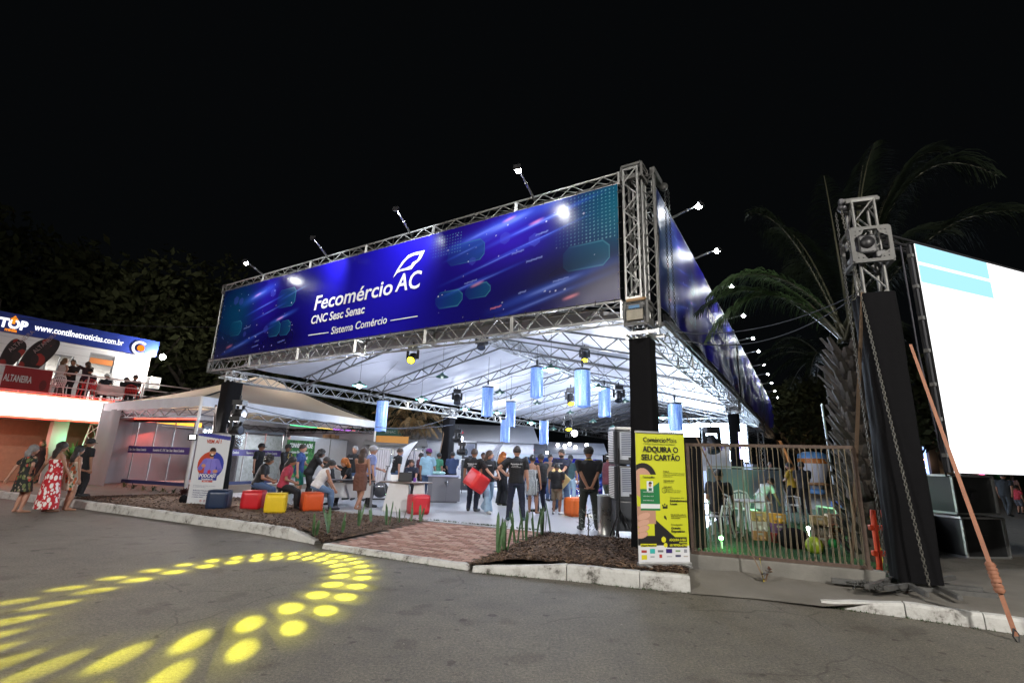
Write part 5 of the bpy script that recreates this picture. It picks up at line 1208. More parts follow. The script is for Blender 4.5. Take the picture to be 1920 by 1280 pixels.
feather(33, 700, 107, 634, A0, 'larger dark red and black feather flag on the balcony', FLG, mat('flag_ink', (.3, .2, .2), .7), 'ALTANEIRA', .75, -.3)
feather(-2, 690, 38, 634, A0, 'smaller dark feather flag at the left edge of the balcony', FLG, MATS['flag_ink'], 'ALTANEIRA', .55, -.3)
t = thing('balcony_banner', 'dark red cloth banner reading ALTANEIRA tied to the balcony rail', 'banner', pt(A0, 0, 3.6, 0))
a0, a1 = on(2, 714, A0)[0], on(93, 722, A0)[0]
b = MB(); b.grid(lambda i, j: pt(A0, a0+(a1-a0)*i, 3.62+.85*j, .02+.02*math.sin(i*14)), 24, 6); b.build('cloth', t, print_mat('altaneira_print', (.22, .012, .014), [((.28, .10, .05), 1.1, .22), ((.10, .01, .01), 2.0, .3)], 1), world=True)
a = on(6, 706, A0); text('ALTANEIRA', .36, mat('ink_pale', (.5, .45, .45), .7), t, pt(A0, a[0], 3.9, .06), ROTB, bold=.02, sx=(on(64, 720, A0)[0]-a[0])/2.15, world=True)
# balcony tables, chairs, people
def plastic_chair(m, lab, loc, rz, grp=None, arms=True, s=1.):
    t = thing('plastic_chair', lab, 'chair', loc, rz, grp)
    b = MB(); b.grid(lambda i, j: Vector(((i-.5)*.46, (j-.5)*.44, .44-.02*math.sin(PI*i)-.02*(j < .2))), 6, 4); b.grid(lambda i, j: Vector(((i-.5)*.46, (j-.5)*.44, .425-.02*math.sin(PI*i))), 2, 2); b.build('seat', t, m)
    bk = MB(); 
    for i in range(7):
        x = -.18+.06*i; bk.bar((x, -.20, .46), (x*1.05, -.27, .80-.05*abs(x)*4), .03, .012, (0, 1, 0))
    bk.tube([(-.22, -.20, .44), (-.24, -.25, .66), (-.17, -.28, .82), (0, -.29, .87), (.17, -.28, .82), (.24, -.25, .66), (.22, -.2, .44)], .02, 6); bk.tube([(-.23, -.24, .6), (0, -.26, .6), (.23, -.24, .6)], .014, 5); bk.build('backrest', t, m)
    for x in (-1, 1):
        for y in (-1, 1): MB().tube([(x*.2, y*.19, .44), (x*.25, y*.24+(-.02 if y < 0 else 0), 0)], [.028, .018], 6).build('leg', t, m)
        if arms: MB().tube([(x*.24, -.25, .64), (x*.27, -.05, .66), (x*.26, .16, .64), (x*.23, .2, .44)], .02, 6).build('armrest', t, m)
    return t
CH_W = mat('chair_white', (.62, .62, .62), .4)
def onfloor(px, d, z=3.52):           # a point of the balcony floor at that picture column, d metres behind its front
    o = A0 - NB*d; a = on(px, 740, o); return pt(o, a[0], z, 0)
def PB_(px, d, yaw, lab, **kw): P_(onfloor(px, d), 0, yaw, lab, vox=.016, **kw)
PB_(105, 1.0, 10, 'woman with fair hair and a white top standing on the balcony', H=1.68, fem=True, skin=0, arms=('front', 'hip'), top=('sleeveless', (.45, .38, .36)), bottom=('trousers', (.2, .15, .15)), hair=('mid', 'honey'))
PB_(124, 1.3, 160, 'man in black standing in the middle of the balcony group', H=1.70, skin=1, arms=('front', 'front'), top=('shirt', (.03, .02, .02)), bottom=('trousers', BLK), hair=('short', 'black'))
PB_(153, 1.2, -80, 'woman with dark hair and a camera on the balcony', H=1.70, fem=True, skin=1, arms=('cam', 'cam'), top=('shirt', (.03, .012, .015)), bottom=('trousers', BLK), hair=('mid', 'brown'))
PB_(160, .7, -60, 'person in dark clothes sitting low on the balcony by the rail', H=1.65, skin=1, pose='sit', arms=('lap', 'lap'), top=('shirt', (.03, .012, .02)), bottom=('trousers', BLK), hair=('short', 'dark'))
PB_(194, 1.8, 150, 'person with a white cap sitting at the balcony table', H=1.65, skin=1, pose='sit', arms=('desk', 'desk'), top=('shirt', (.02, .02, .03)), bottom=('trousers', BLK), hair=('short', 'grey'), hat=(.6, .6, .6))
PB_(247, .9, -20, 'man in black on the red chair at the right end of the balcony', H=1.7, skin=1, pose='sit', arms=('lap', 'lap'), top=('shirt', (.01, .01, .012)), bottom=('trousers', BLK), hair=('short', 'black'))
PB_(230, 1.3, 100, 'small seated figure beside the man on the red chair', H=1.45, skin=2, pose='sit', arms=('lap', 'lap'), top=('shirt', (.02, .02, .02)), bottom=('trousers', BLK), hair=('short', 'black'))
plastic_chair(CH_W, 'white plastic chair at the left of the balcony group', onfloor(98, .7), 1.2, 'balcony chairs'); plastic_chair(mat('chair_red', (.5, .02, .02), .4), 'red plastic chair under the seated person at the middle of the balcony', onfloor(160, .7), 1.0, 'balcony chairs'); plastic_chair(MATS['chair_red'], 'red plastic chair at the right end of the balcony', onfloor(247, .9), .35, 'balcony chairs'); plastic_chair(CH_W, 'white plastic chair behind the covered balcony table', onfloor(194, 1.8), 2.6, 'balcony chairs')
t = thing('table', 'balcony table under a white tablecloth', 'table', onfloor(200, 1.1), RZV)
MB().box((0, 0, .73), (.95, .7, .03)).build('table_top', t, CH_W)
for x in (-1, 1):
    for y in (-1, 1): MB().tube([(x*.4, y*.28, .72), (x*.42, y*.3, 0)], .018, 6).build('leg', t, DARKM)
c = MB(); 
def tc_(i, j):
    a = 2*PI*i; q = max(abs(math.cos(a)), abs(math.sin(a))); r = .2+.8*min(1, j*2); x, y = math.cos(a)/q*.49*r, math.sin(a)/q*.37*r; dz = max(0, j-.5)*2
    return Vector((x*(1+.06*dz*math.sin(a*8)), y*(1+.06*dz*math.sin(a*8)), .755-.45*dz))
c.grid(tc_, 48, 8); c = c.build('tablecloth', None, mat('tablecloth_white', (.65, .6, .6), .8)); tag(c, 'white cloth draped over the balcony table', 'tablecloth'); c.matrix_basis = full(t)
# things below: counter, lady, plant
b = MB(); o_ = at(20, 893, .14); b.bbox(o_+Vector((0, 1.2, .5)), (3.2, .6, 1.0), .02, rz=RZV-.2); tag(b.build('counter', None, mat('counter_wood', (.25, .14, .08), .6, var=.2)), 'lit serving counter under the glowing balcony front', 'counter')
b = MB(); b.box(o_+Vector((0, 1.2, 1.3)), (2.6, .4, .04), rz=RZV-.2); b.box(o_+Vector((0, 1.2, 1.12)), (2.4, .04, .2), rz=RZV-.2); tag(b.build('display_case', None, emit_mat('case_glow', (1, .75, .5), .7)), 'glowing display case on the serving counter', 'display case')
P_(62, 905, 165, 'woman with dark hair in a black top behind the serving counter', H=1.66, fem=True, skin=0, arms=('down', 'front'), top=('sleeveless', BLK), bottom=('trousers', BLK), hair=('mid', 'brown'))
def bush(loc, h, n, m, lab, cat='plant', pot=None, droop=.5, wd=.022, name='potted_plant'):
    t = thing(name, lab, cat, loc); b = MB()
    for k in range(n):
        a = random.uniform(0, 6.3); L_ = h*random.uniform(.6, 1.); e = random.uniform(.25, 1.25); q = Vector((math.cos(a), math.sin(a), 0)); s = Vector((-q.y, q.x, 0)); pts = []
        for i in range(6):
            u = i/5; pts.append((q*(L_*u*math.cos(e)*.8)+Vector((0, 0, (pot or 0)+L_*u*math.sin(e)-droop*L_*u*u*.5)), wd*math.sin(PI*(.08+.9*u))+.002))
        vs = [p+s*w_ for p, w_ in pts]+[p-s*w_ for p, w_ in pts]; b.add(vs, [(i, i+1, 7+i, 6+i) for i in range(5)], True)
    b.build('leaves', t, m)
    if pot: MB().lathe((0, 0, 0), [(.001, 0), (.13, 0), (.18, pot), (.15, pot), (.15, pot-.03), (.001, pot-.03)], 14).build('pot', t, mat('pot_clay', (.2, .1, .06), .8))
    return t
PLM = mat('leaf_green', (.05, .14, .04), .5, var=.35, vscale=12); PLD = mat('leaf_dark', (.02, .05, .02), .5, var=.4, vscale=12)
t_ = bush(at(125, 905, .14)+Vector((0, 0, 0)), 1.2, 90, PLM, 'bushy potted plant lit green behind the women', pot=.9)
lamp('POINT', 'green_lamp', full(t_).translation+Vector((0, -.3, 1.7)), 14, (.1, 1, .4), .05, parent=None)
# red lit lattice leg of the balcony
b = MB(); q = at(146, 905, .14); truss(b, q, q+Vector((.15, .3, 2.4)), .45, .45, (1, 0, 0), bay=.5, r=.03, rl=.018); b.build('truss_leg', BLD, WHITEM, world=True)
b = MB(); slab(b, A0, on(92, 830, A0-NB*1)[0], on(122, 830, A0-NB*1)[0], 0, 2.6, -1.4, -1); b.build('pillar', BLD, WALLW, world=True)

# ================================================================ BEIGE TENT AND GLASS ROOM
E0 = dist(376, 743, math.hypot(*(at(343, 908, .16).xy))); E0.z = 0; C0 = Vector((at(343, 908, .16).x, at(343, 908, .16).y, 0))
C1 = Vector((at(698, 925, .16).x, at(698, 925, .16).y, 0)); C3 = Vector((at(149, 908, .16).x, at(149, 908, .16).y, 0))
# corner order: C3 (left), C0 (front corner), C1 (right), C2 (back)
C0 = Vector((-10.5, 16.7, 0)); C1 = Vector((-7.2, 26.7, 0)); C3 = Vector((-16.9, 20.5, 0)); C2 = C3 + (C1-C0)*1.0
TENT = thing('tent', 'beige peaked party tent with pale valance and white posts left of the pavilion', 'tent', C0)
TM = translucent(mat('tent_canvas', (.84, .76, .64), .8, bump=.2, bscale=3), .3, (.8, .62, .42)); VM = mat('tent_valance', (.62, .64, .70), .7, var=.08, vscale=3, bump=.15, bscale=6)
EZ = 3.4
cs = [C3, C0, C1, C2]; ctr = sum(cs, Vector())/4; PK = dist(468, 700, ctr.xy.length).z
b = MB()
for i in range(4):
    a, c = cs[i], cs[(i+1) % 4]
    b.grid(lambda u, v: (a.lerp(c, u)).lerp(ctr, v) + Vector((0, 0, EZ+(PK-EZ)*(v**1.25) + .05*math.sin(u*PI)*math.sin(v*PI)*-1)), 14, 14)
b.build('canopy', TENT, TM, world=True)
for i in range(4):
    a, c = cs[i], cs[(i+1) % 4]; n = (c-a).normalized(); n = Vector((n.y, -n.x, 0)); b = MB()
    b.grid(lambda u, v: a.lerp(c, u) + Vector((0, 0, EZ-.34*(1-v)+.012*math.sin(u*60)*(1-v))) + n*.03*math.sin(u*40)*(1-v), 80, 4); b.build('valance', TENT, VM, world=True)
    MB().tube([a+Vector((0, 0, .14)), a+Vector((0, 0, EZ))], .05, 8).build('post', TENT, WHITEM, world=True)
    b = MB(); aa, cc = a.lerp(ctr, .02), c.lerp(ctr, .02); flat_truss(b, aa+Vector((0, 0, EZ-.62)), cc+Vector((0, 0, EZ-.62)), .25, .5, .03); b.build('eave_truss', TENT, DARKM, world=True)
b = MB(); 
for a in cs: b.tube([a+Vector((0, 0, EZ-.05)), ctr+Vector((0, 0, PK-.1))], .03, 6)
b.build('ridge_poles', TENT, DARKM, world=True)
GW = mat('side_curtain', (.24, .235, .26), .8, var=.08, vscale=2, bump=.3, bscale=3)
def curtain(a, c, z0, z1, m=GW, par=TENT, amp=.03):
    b = MB(); n = (c-a).normalized(); n = Vector((n.y, -n.x, 0)); L_ = (c-a).length
    b.grid(lambda u, v: a.lerp(c, u) + Vector((0, 0, z0+(z1-z0)*v)) + n*(amp*math.sin(u*L_*5+2*math.sin(v*2))), int(L_*10), 5); b.build('side_curtain', par, m, world=True)
curtain(C3.lerp(C0, .0), C3.lerp(C0, .22), .15, EZ-.3); curtain(C2, C1, .15, EZ-.5); curtain(C3, C2, .15, EZ-.3)
# tent inside: white panels, green poster, shelf boxes
TO = dist(530, 860, 23.0); TO.z = 0; te_ = dist(655, 860, 26.0); te_.z = 0; dT = (te_-TO).normalized(); nT = Vector((dT.y, -dT.x, 0)); RZT = math.atan2(dT.y, dT.x); ROTT = facing(nT)
def onT(px, py, back):
    p = onplane(px, py, TO-nT*back, nT); return ((p-TO).dot(dT), p.z)
def ptT(t, z, back=0.): return TO + dT*t - nT*back + Vector((0, 0, z))
def slabT(b, t0, t1, z0, z1, b0, b1): return b.box((ptT(t0, z0, b0)+ptT(t1, z1, b1))/2, (t1-t0, abs(b1-b0), z1-z0), rz=RZT)
CAB = thing('display_wall', 'white exhibition panels standing in the tent beside the green poster', 'wall', ptT(5, 0, 2.2))
x0, x1, x2, x3 = [onT(x, 850, 2.2)[0] for x in (540, 585, 617, 650)]; zt_ = onT(600, 822, 2.2)[1]
PNL = mat('panel_white', (.55, .56, .6), .4, var=.05)
for a, c in ((x0, x1), (x1, x2), (x2, x3)):
    b = MB(); slabT(b, a+.02, c-.02, .16, zt_, 2.2, 2.24); b.build('panel', CAB, PNL, world=True)
for x in (x0, x1, x2, x3): b = MB(); slabT(b, x-.02, x+.02, .16, zt_+.03, 2.17, 2.25); b.build('post', CAB, ALU, world=True)
b = MB(); slabT(b, x0, x3, zt_, zt_+.05, 2.17, 2.25); b.build('top_rail', CAB, ALU, world=True)
for i, px in enumerate((611, 622, 630)):
    b = MB(); x = onT(px, 820, 2.2)[0]; slabT(b, x-.14, x+.14, zt_+.06, zt_+.24+.04*(i % 2), 2.1, 2.3); tag(b.build('carton', None, mat('cardboard', (.25, .14, .07), .8, var=.15)), ('brown carton at the left', 'brown carton in the middle', 'brown carton at the right')[i]+' of the row on top of the white panels', 'box', 'cartons on the white panels')
POS = thing('poster', 'green poster reading CONHEÇA O ACRE behind the blue t-shirt man', 'poster', ptT(onT(540, 850, 1.9)[0], .2, 1.9))
px0, px1 = onT(536, 850, 1.9)[0], onT(589, 850, 1.9)[0]; pz1, pz0 = onT(560, 825, 1.9)[1], .5
b = MB(); slabT(b, px0, px1, pz0, pz1, 1.9, 1.93); b.build('sheet', POS, print_mat('leafy_green_print', (.03, .14, .04), [((.06, .22, .05), 5, .4), ((.015, .07, .02), 7, .35)], 1), world=True)
for s_, dz, bo in (('CONHEÇA O ACRE', .34, .03), ('Turismo Responsável', .62, .01), ('Turismo Social', .88, .015)):
    text(s_, .27 if dz < .5 else .19, WTXT, POS, ptT(px0+.12, pz1-dz, 1.86), ROTT, bold=bo, sx=(px1-px0-.24)/(2.5 if dz < .5 else (2.1 if dz < .7 else 1.45)), world=True)
# glazed room: two glass fronts with the violet strip
def glass_front(pa, pb, z1, back, npan, lab, strip_txt, post=True):
    a, c = pa, pb; d = (c-a).normalized(); n = Vector((d.y, -d.x, 0)); n = n if n.dot(-a) > 0 else -n; rz = math.atan2(d.y, d.x); L_ = (c-a).length
    t = thing('glass_wall', lab, 'glass wall', a)
    for i in range(npan):
        b = MB(); b.box(a.lerp(c, (i+.5)/npan)+Vector((0, 0, (z1+.3)/2)), (L_/npan-.03, .012, z1-.3), rz=rz); b.build('pane', t, GLASS, world=True)
    for i in range(npan+1): b = MB(); b.box(a.lerp(c, i/npan)+Vector((0, 0, (z1+.2)/2)), (.035, .04, z1-.2), rz=rz); b.build('upright', t, ALU, world=True)
    b = MB(); b.box((a+c)/2+Vector((0, 0, z1+.03)), (L_, .08, .12), rz=rz); b.build('top_rail', t, DARKM, world=True)
    b = MB(); b.box((a+c)/2+Vector((0, 0, .24)), (L_, .06, .14), rz=rz); b.build('bottom_rail', t, NAVYM, world=True)
    b = MB(); b.box((a+c)/2+n*.02+Vector((0, 0, 1.56)), (L_*.98, .008, .28), rz=rz); b.build('printed_strip', t, mat('strip_violet', (.07, .04, .25), .4), world=True)
    fr = facing(n)
    for k in range(strip_txt):
        text('Fecomércio AC  CNC  Sesc  Senac  Sistema Comércio', .15, WTXT, t, a.lerp(c, (k+.04)/strip_txt)+n*.035+Vector((0, 0, 1.51)), fr, bold=.03, sx=L_/strip_txt/4.1, world=True)
    return t
NAVYM = mat('navy_paint', (.03, .04, .14), .5)
g0 = at(205, 903, .16); g1 = at(345, 912, .16); g2 = at(520, 905, .16); g0.z = g1.z = g2.z = 0
glass_front(g0, g1, 2.75, 0, 4, 'left glass wall of the podcast room with violet lettered strip', 2)
glass_front(g1+Vector((.3, .1, 0)), g2, 2.5, 0, 4, 'right glass wall of the podcast room behind the standing officers', 2)
b = MB(); b.box((g0+g2)/2+Vector((0, 1.8, .13)), ((g2-g0).length, 5, .12), rz=math.atan2((g2-g0).y, (g2-g0).x)); tag(b.build('room_plinth', None, mat('plinth_white', (.6, .6, .62), .6)), 'low white plinth under the glass podcast room', 'platform')
b = MB(); b.box(g0.lerp(g1, .5)+Vector((0, 0, 2.86)), ((g1-g0).length, .06, .05), rz=math.atan2((g1-g0).y, (g1-g0).x)); tag(b.build('light_strip', None, RL_), 'red light strip along the top of the left glass wall', 'light strip')
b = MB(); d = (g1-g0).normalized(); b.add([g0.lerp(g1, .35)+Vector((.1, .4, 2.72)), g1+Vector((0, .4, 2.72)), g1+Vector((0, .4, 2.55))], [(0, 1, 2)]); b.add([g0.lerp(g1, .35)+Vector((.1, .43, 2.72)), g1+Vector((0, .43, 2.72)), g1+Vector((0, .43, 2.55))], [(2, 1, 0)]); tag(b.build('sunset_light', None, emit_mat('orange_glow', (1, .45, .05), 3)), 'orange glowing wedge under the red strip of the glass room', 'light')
lamp('AREA', 'podcast_light', (g0+g1)/2+Vector((.3, 1.5, 2.6)), 16, (1, .85, .8), .2, aim=(g0+g1)/2+Vector((.3, 1.5, 0))); lamp('AREA', 'podcast_light', (g1+g2)/2+Vector((.3, 1.8, 2.4)), 45, (.9, .95, 1), .2, aim=(g1+g2)/2+Vector((.3, 2.2, 0)))
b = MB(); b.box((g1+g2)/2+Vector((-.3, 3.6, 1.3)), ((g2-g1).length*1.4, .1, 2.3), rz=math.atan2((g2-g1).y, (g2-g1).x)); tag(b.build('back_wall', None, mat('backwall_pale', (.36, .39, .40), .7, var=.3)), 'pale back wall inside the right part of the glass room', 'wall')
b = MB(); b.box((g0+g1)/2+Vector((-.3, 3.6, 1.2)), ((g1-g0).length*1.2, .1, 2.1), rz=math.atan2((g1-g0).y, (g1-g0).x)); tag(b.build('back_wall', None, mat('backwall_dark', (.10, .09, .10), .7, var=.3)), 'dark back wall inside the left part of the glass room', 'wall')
for i, (px, yw, lab) in enumerate(((268, 150, 'dim seated person at the podcast table behind the left glass'), (300, 200, 'second dim seated person at the podcast table'))):
    q = at(px, 893, .2); P_(q, 0, yw, lab, H=1.7, skin=1, pose='sit', arms=('desk', 'desk'), top=('shirt', BLK if i else (.3, .3, .3)), bottom=('trousers', BLK), hair=('short', 'black'), vox=.02)
def table(lab, loc, rz, w_, d_, h, m, lm=DARKM, name='table'):
    t = thing(name, lab, 'table', loc, rz); MB().bbox((0, 0, h), (w_, d_, .035), .008).build('table_top', t, m)
    for x in (-1, 1):
        for y in (-1, 1): MB().bar((x*(w_/2-.06), y*(d_/2-.06), h-.02), (x*(w_/2-.06), y*(d_/2-.06), 0), .04, .04).build('leg', t, lm)
    return t
table('dark podcast table behind the left glass wall', at(318, 896, .2), .3, 1.5, .7, .74, mat('desk_dark', (.06, .06, .07), .4))
for i, px in enumerate((290, 312, 418, 432)):
    q = at(px, 893, .2)+Vector((0, 0, .72)); b = MB(); b.tube([q, q+Vector((.1, 0, .25)), q+Vector((.25, .1, .32))], .01, 5); b.tube([q+Vector((.22, .09, .31)), q+Vector((.32, .12, .28))], .025, 6); tag(b.build('microphone', None, BLACKP), ('leftmost', 'second', 'third', 'rightmost')[i]+' desk microphone in the glass podcast room', 'microphone', 'podcast microphones')
# coloured light line inside the tent eave
b = MB()
for a, c, cc in ((0, .3, (.05, .9, .25)), (.3, .5, (1, .7, .1)), (.5, .75, (.7, .2, 1)), (.75, 1, (1, .25, .3))):
    b.use(emit_mat('rgb_%.1f' % a, cc, 2.5)); u, v_ = onT(545, 800, 3.0)[0], onT(690, 800, 3.0)[0]; slabT(b, u+(v_-u)*a, u+(v_-u)*c, 2.96, 3.02, 3.0, 3.04)
tag(b.build('light_strip', None), 'rainbow light strip under the far eave of the tent', 'light strip')
lamp('POINT', 'tent_lamp', (C0+C1+C2+C3)/4+Vector((0, 0, 3.4)), 210, (.95, .95, 1), .2)
# ================================================================ FURNITURE AND STANDS
def cube(px, py, c, lab, s=.46, h=.47, rz=.5, loc=None, rot=None, grp='padded cube stools'):
    loc = at(px, py, .162) if loc is None else loc
    t = thing('cube_stool', lab, 'stool', loc, rz, grp); m = mat('vinyl_%s' % str(c), c, .38, var=.06, vscale=5, bump=.06, bscale=30)
    r = rot if rot is not None else Matrix.Identity(3); b = MB()
    bm = bmesh.new(); bmesh.ops.create_cube(bm, size=1)
    for v in bm.verts: v.co = Vector((v.co.x*s, v.co.y*s, v.co.z*h))
    bmesh.ops.bevel(bm, geom=list(bm.edges), offset=.022, segments=3, affect='EDGES'); bmesh.ops.subdivide_edges(bm, edges=[e for e in bm.edges if e.calc_length() > .2], cuts=5, use_grid_fill=True)
    ctr_ = Vector((0, 0, h/2+.012)) if rot is None else Vector((0, 0, 0))
    for v in bm.verts:
        q = v.co; k = 1-min(1, (max(abs(q.x)/s, abs(q.y)/s, abs(q.z)/h)*2-1)*-1); bul = .005*(1-(2*q.x/s)**2)*(1-(2*q.y/s)**2) if abs(q.z) > h*.45 else (.010*(1-(2*q.z/h)**2))
        v.co = q*(1+bul/.23) + Vector((0, 0, .004*noise.noise(q*9)))
    b.add([ctr_ + r@v.co for v in bm.verts], [[v.index for v in f.verts] for f in bm.faces], True); bm.free(); b.build('padded_body', t, m)
    for zz in (-1, 1):      # piping seams
        b = MB()
        k = s/2-.004; z = zz*(h/2-.004); L_ = [(-k, -k, z), (k, -k, z), (k, k, z), (-k, k, z), (-k, -k, z)]
        b.tube([ctr_+r@Vector(q) for q in L_], .005, 5); b.build('piping', t, m)
    if rot is None:
        for x in (-1, 1):
            for y in (-1, 1): MB().tube([(x*s*.4, y*s*.4, 0), (x*s*.4, y*s*.4, .02)], .02, 8).build('foot', t, BLACKP)
    return t
cube(408, 955, (.016, .03, .07), 'navy cube stool beside the podcast banner', rz=.25)
cube(473, 956, (.50, .012, .02), 'red cube stool under the young man in the black t-shirt', rz=.15)
cube(515, 963, (.72, .50, .02), 'yellow cube stool under the woman in the red t-shirt', rz=.35)
cube(582, 959, (.58, .08, .015), 'orange-red cube stool under the woman in the white top', rz=.6)
cube(783, 963, (.52, .02, .03), 'red cube stool beside the white trapezoid desk', rz=.55)
cube(1078, 967, (.66, .13, .02), 'orange cube stool beside the security guard', rz=.35)
v = w27[1]; hp = full(w27[0]) @ ((v['wr'][0]+v['wr'][1])/2+Vector((0.0, .13, -.03))) 
cube(0, 0, (.60, .02, .02), 'red cube stool carried tilted by the woman in light jeans', loc=dist(894, 901, (hp-Vector((0, 0, CH))).xy.length-.05), rot=Euler((.35, .45, .3)).to_matrix())
v = w33[1]; hp = full(w33[0]) @ ((v['wr'][0]+v['wr'][1])/2+Vector((0, .15, 0)))
cube(0, 0, (.75, .55, .22), 'pale yellow cube stool held by the tall man in the navy polo', loc=dist(1048, 896, (hp-Vector((0, 0, CH))).xy.length), rot=Euler((.6, .4, .5)).to_matrix(), s=.44, h=.44)
# registration desk (left) and white trapezoid desk
GD = mat('desk_grey', (.20, .21, .24), .45, var=.05)
t = thing('desk', 'grey-white registration desk where the visitors lean', 'desk', at(640, 950, .162), .35)
MB().bbox((0, 0, .74), (1.7, .7, .035), .008).build('desk_top', t, mat('desk_top_dark', (.05, .05, .06), .35)); MB().box((0, -.18, .48), (1.5, .02, .42)).build('front_panel', t, mat('panel_pale', (.5, .5, .53), .5))
for x in (-1, 1): MB().bbox((x*.78, 0, .36), (.06, .6, .72), .01).build('side_leg', t, GD)
for i, (x, y) in enumerate(((-.1, -.1), (.25, 0), (.5, -.15))): tag(MB().lathe(full(t) @ Vector((x, y, .758)), [(.001, 0), (.028, 0), (.036, .09), (.033, .09), (.026, .008)], 12).build('cup', None, WHITEP), ('left', 'middle', 'right')[i]+' white paper cup on the registration desk', 'cup', 'paper cups')
tag(MB().lathe(full(t) @ Vector((-.45, .05, .758)), [(.001, 0), (.032, 0), (.034, .14), (.015, .19), (.015, .22), (.001, .22)], 12).build('water_bottle', None, mat('bottle_blue', (.5, .65, .8), .1, trans=.6)), 'clear water bottle on the registration desk', 'bottle')
t = thing('desk', 'white desk with rounded top and trapezoid pedestal, laptop on it', 'desk', at(750, 958, .162), .12)
WD = mat('desk_white', (.62, .62, .62), .4, var=.05)
b = MB()
b.prism([(-.38, -.02), (.22, -.02), (.22, .5), (-.38, .5)], 0, .72, lambda x, y, z: (x*(1.22-.35*z/.72) - .02, y, z)); b.build('pedestal', t, WD)
b = MB(); b.prism([(.30, .05), (.62, .05), (.62, .5), (.30, .5)], 0, .72, lambda x, y, z: (.46+(x-.46)*(1.25-.4*z/.72), y, z)); b.build('pedestal', t, WD)
b = MB(); b.prism([(-.62+.0, .1)]+[(.1+.72*math.cos(a)*1.0, .28+.40*math.sin(a)) for a in [math.radians(-90+q*12) for q in range(16)]]+[(-.5, .68), (-.6, .55)], .735, .765); b.build('desk_top', t, mat('desk_top_wood', (.16, .12, .10), .4, var=.15))
dk = full(t)
l_ = thing('laptop', 'black open laptop on the white desk', 'laptop', dk @ Vector((.05, .25, .767)), .12)
MB().bbox((0, .12, .01), (.36, .24, .018), .004).build('keyboard', l_, BLACKP); MB().box((0, 0, .13), (.36, .012, .24), rot=Euler((-.2, 0, 0)).to_matrix()).build('screen', l_, BLACKP)
l_ = thing('monitor', 'white tablet stand left of the laptop on the white desk', 'monitor', dk @ Vector((-.25, .28, .767)), .3); MB().box((0, 0, .10), (.2, .012, .16), rot=Euler((-.3, 0, 0)).to_matrix()).build('screen', l_, WHITEP); MB().box((0, .02, .008), (.12, .1, .012)).build('stand', l_, WHITEP)
tag(MB().box(dk @ Vector((.32, .22, .82)), (.06, .06, .11)).build('purple_carton', None, mat('carton_purple', (.2, .05, .4), .5)), 'small purple carton right of the laptop', 'carton')
# cabinets right of it
t = thing('cabinet', 'grey cabinet with two doors standing behind the red cube stool', 'cabinet', at(828, 942, .162), .05)
MB().bbox((0, .3, .42), (1.0, .55, .82), .01).build('body', t, mat('cabinet_grey', (.13, .13, .15), .4, .2, var=.08)); 
for x in (-.12, .36): MB().box((x, .018, .42), (.46, .015, .74)).build('door', t, mat('cabinet_door', (.17, .17, .19), .35, .2))
for x in (.08, .16): MB().tube([(x, -.0, .55), (x, -.03, .57), (x, -.03, .68), (x, 0, .70)], .01, 6).build('handle', t, CHROME)
MB().bbox((0, .3, .85), (1.08, .62, .04), .01).build('top', t, mat('cabinet_top', (.4, .42, .6), .3))
b = MB(); q = full(t) @ Vector((-.25, .3, .88))
for i in range(5): b.ball(q+Vector((random.uniform(-.2, .3), random.uniform(0, .2), .06)), .12, 8, (1.2, 1, .5))
tag(b.build('plastic_bag', None, mat('bag_teal', (.35, .6, .6), .3)), 'pale green crumpled plastic bag on the cabinet', 'bag')
# folding white screens
for i, (px, lab) in enumerate(((708, 'white folding screen left of the feather flag'), (752, 'white folding screen right of the feather flag'), (772, 'white folding screen behind the man in light blue'))):
    t = thing('folding_screen', lab, 'screen', at(px, 921, .162), .1, 'white folding screens')
    MB().tube([(-.42, 0, .05), (-.42, 0, 1.72), (-.38, 0, 1.78), (.38, 0, 1.78), (.42, 0, 1.72), (.42, 0, .05)], .02, 6).build('frame', t, CHROME)
    b = MB(); b.grid(lambda u, v: Vector((-.38+.76*u, .01*math.sin(u*50), .18+1.52*v)), 60, 2); b.build('cloth', t, mat('screen_cloth', (.62, .58, .6), .8))
# white feather flags
def wflag(px, py, ytop, w_, lab, m, ink='Senac'):
    q = at(px, py, .162); h = dist(px, ytop, q.xy.length).z-.16; t = thing('feather_flag', lab, 'flag', q, 0, 'white feather flags')
    n = 20; b = MB(); b.tube([(-.0+w_*(i/n)**3*.9, 0, h*(i/n)) for i in range(n+1)], .014, 6); b.build('pole', t, DARKM)
    b = MB(); b.grid(lambda u, v: Vector((w_*.9*v**3 + (-1)*w_*u*math.sqrt(max(0, 1-v**3))*(1.0), .03*math.sin(u*4+v*5), .25+(h-.25)*v)), 6, 20); b.build('cloth', t, m)
    text(ink, .22, mat('ink_blue', (.03, .06, .3), .6), t, (-w_*.25, -.06, h*.5), RX90 @ Matrix.Rotation(1.35, 3, 'Z')); return t
WF = mat('flag_white', (.68, .70, .74), .6, var=.06, vscale=2, bump=.15, bscale=4)
wflag(752, 925, 825, .62, 'white feather flag in front of the palm trunk', WF); wflag(924, 922, 830, .42, 'small white feather flag before the inflatable castle', WF); wflag(868, 915, 848, .6, 'white feather flag behind the rear left column', WF, 'Sesc')
t = thing('sign', 'orange sign with white lettering behind the tent post', 'sign', at(728, 908, .162), .12); MB().box((0, .1, 1.7), (1.7, .05, 1.6)).build('board', t, mat('sign_orange_board', (.45, .2, .03), .6, var=.1)); text('Sesc', .42, WTXT, t, (-.1, .06, 1.5), RX90)
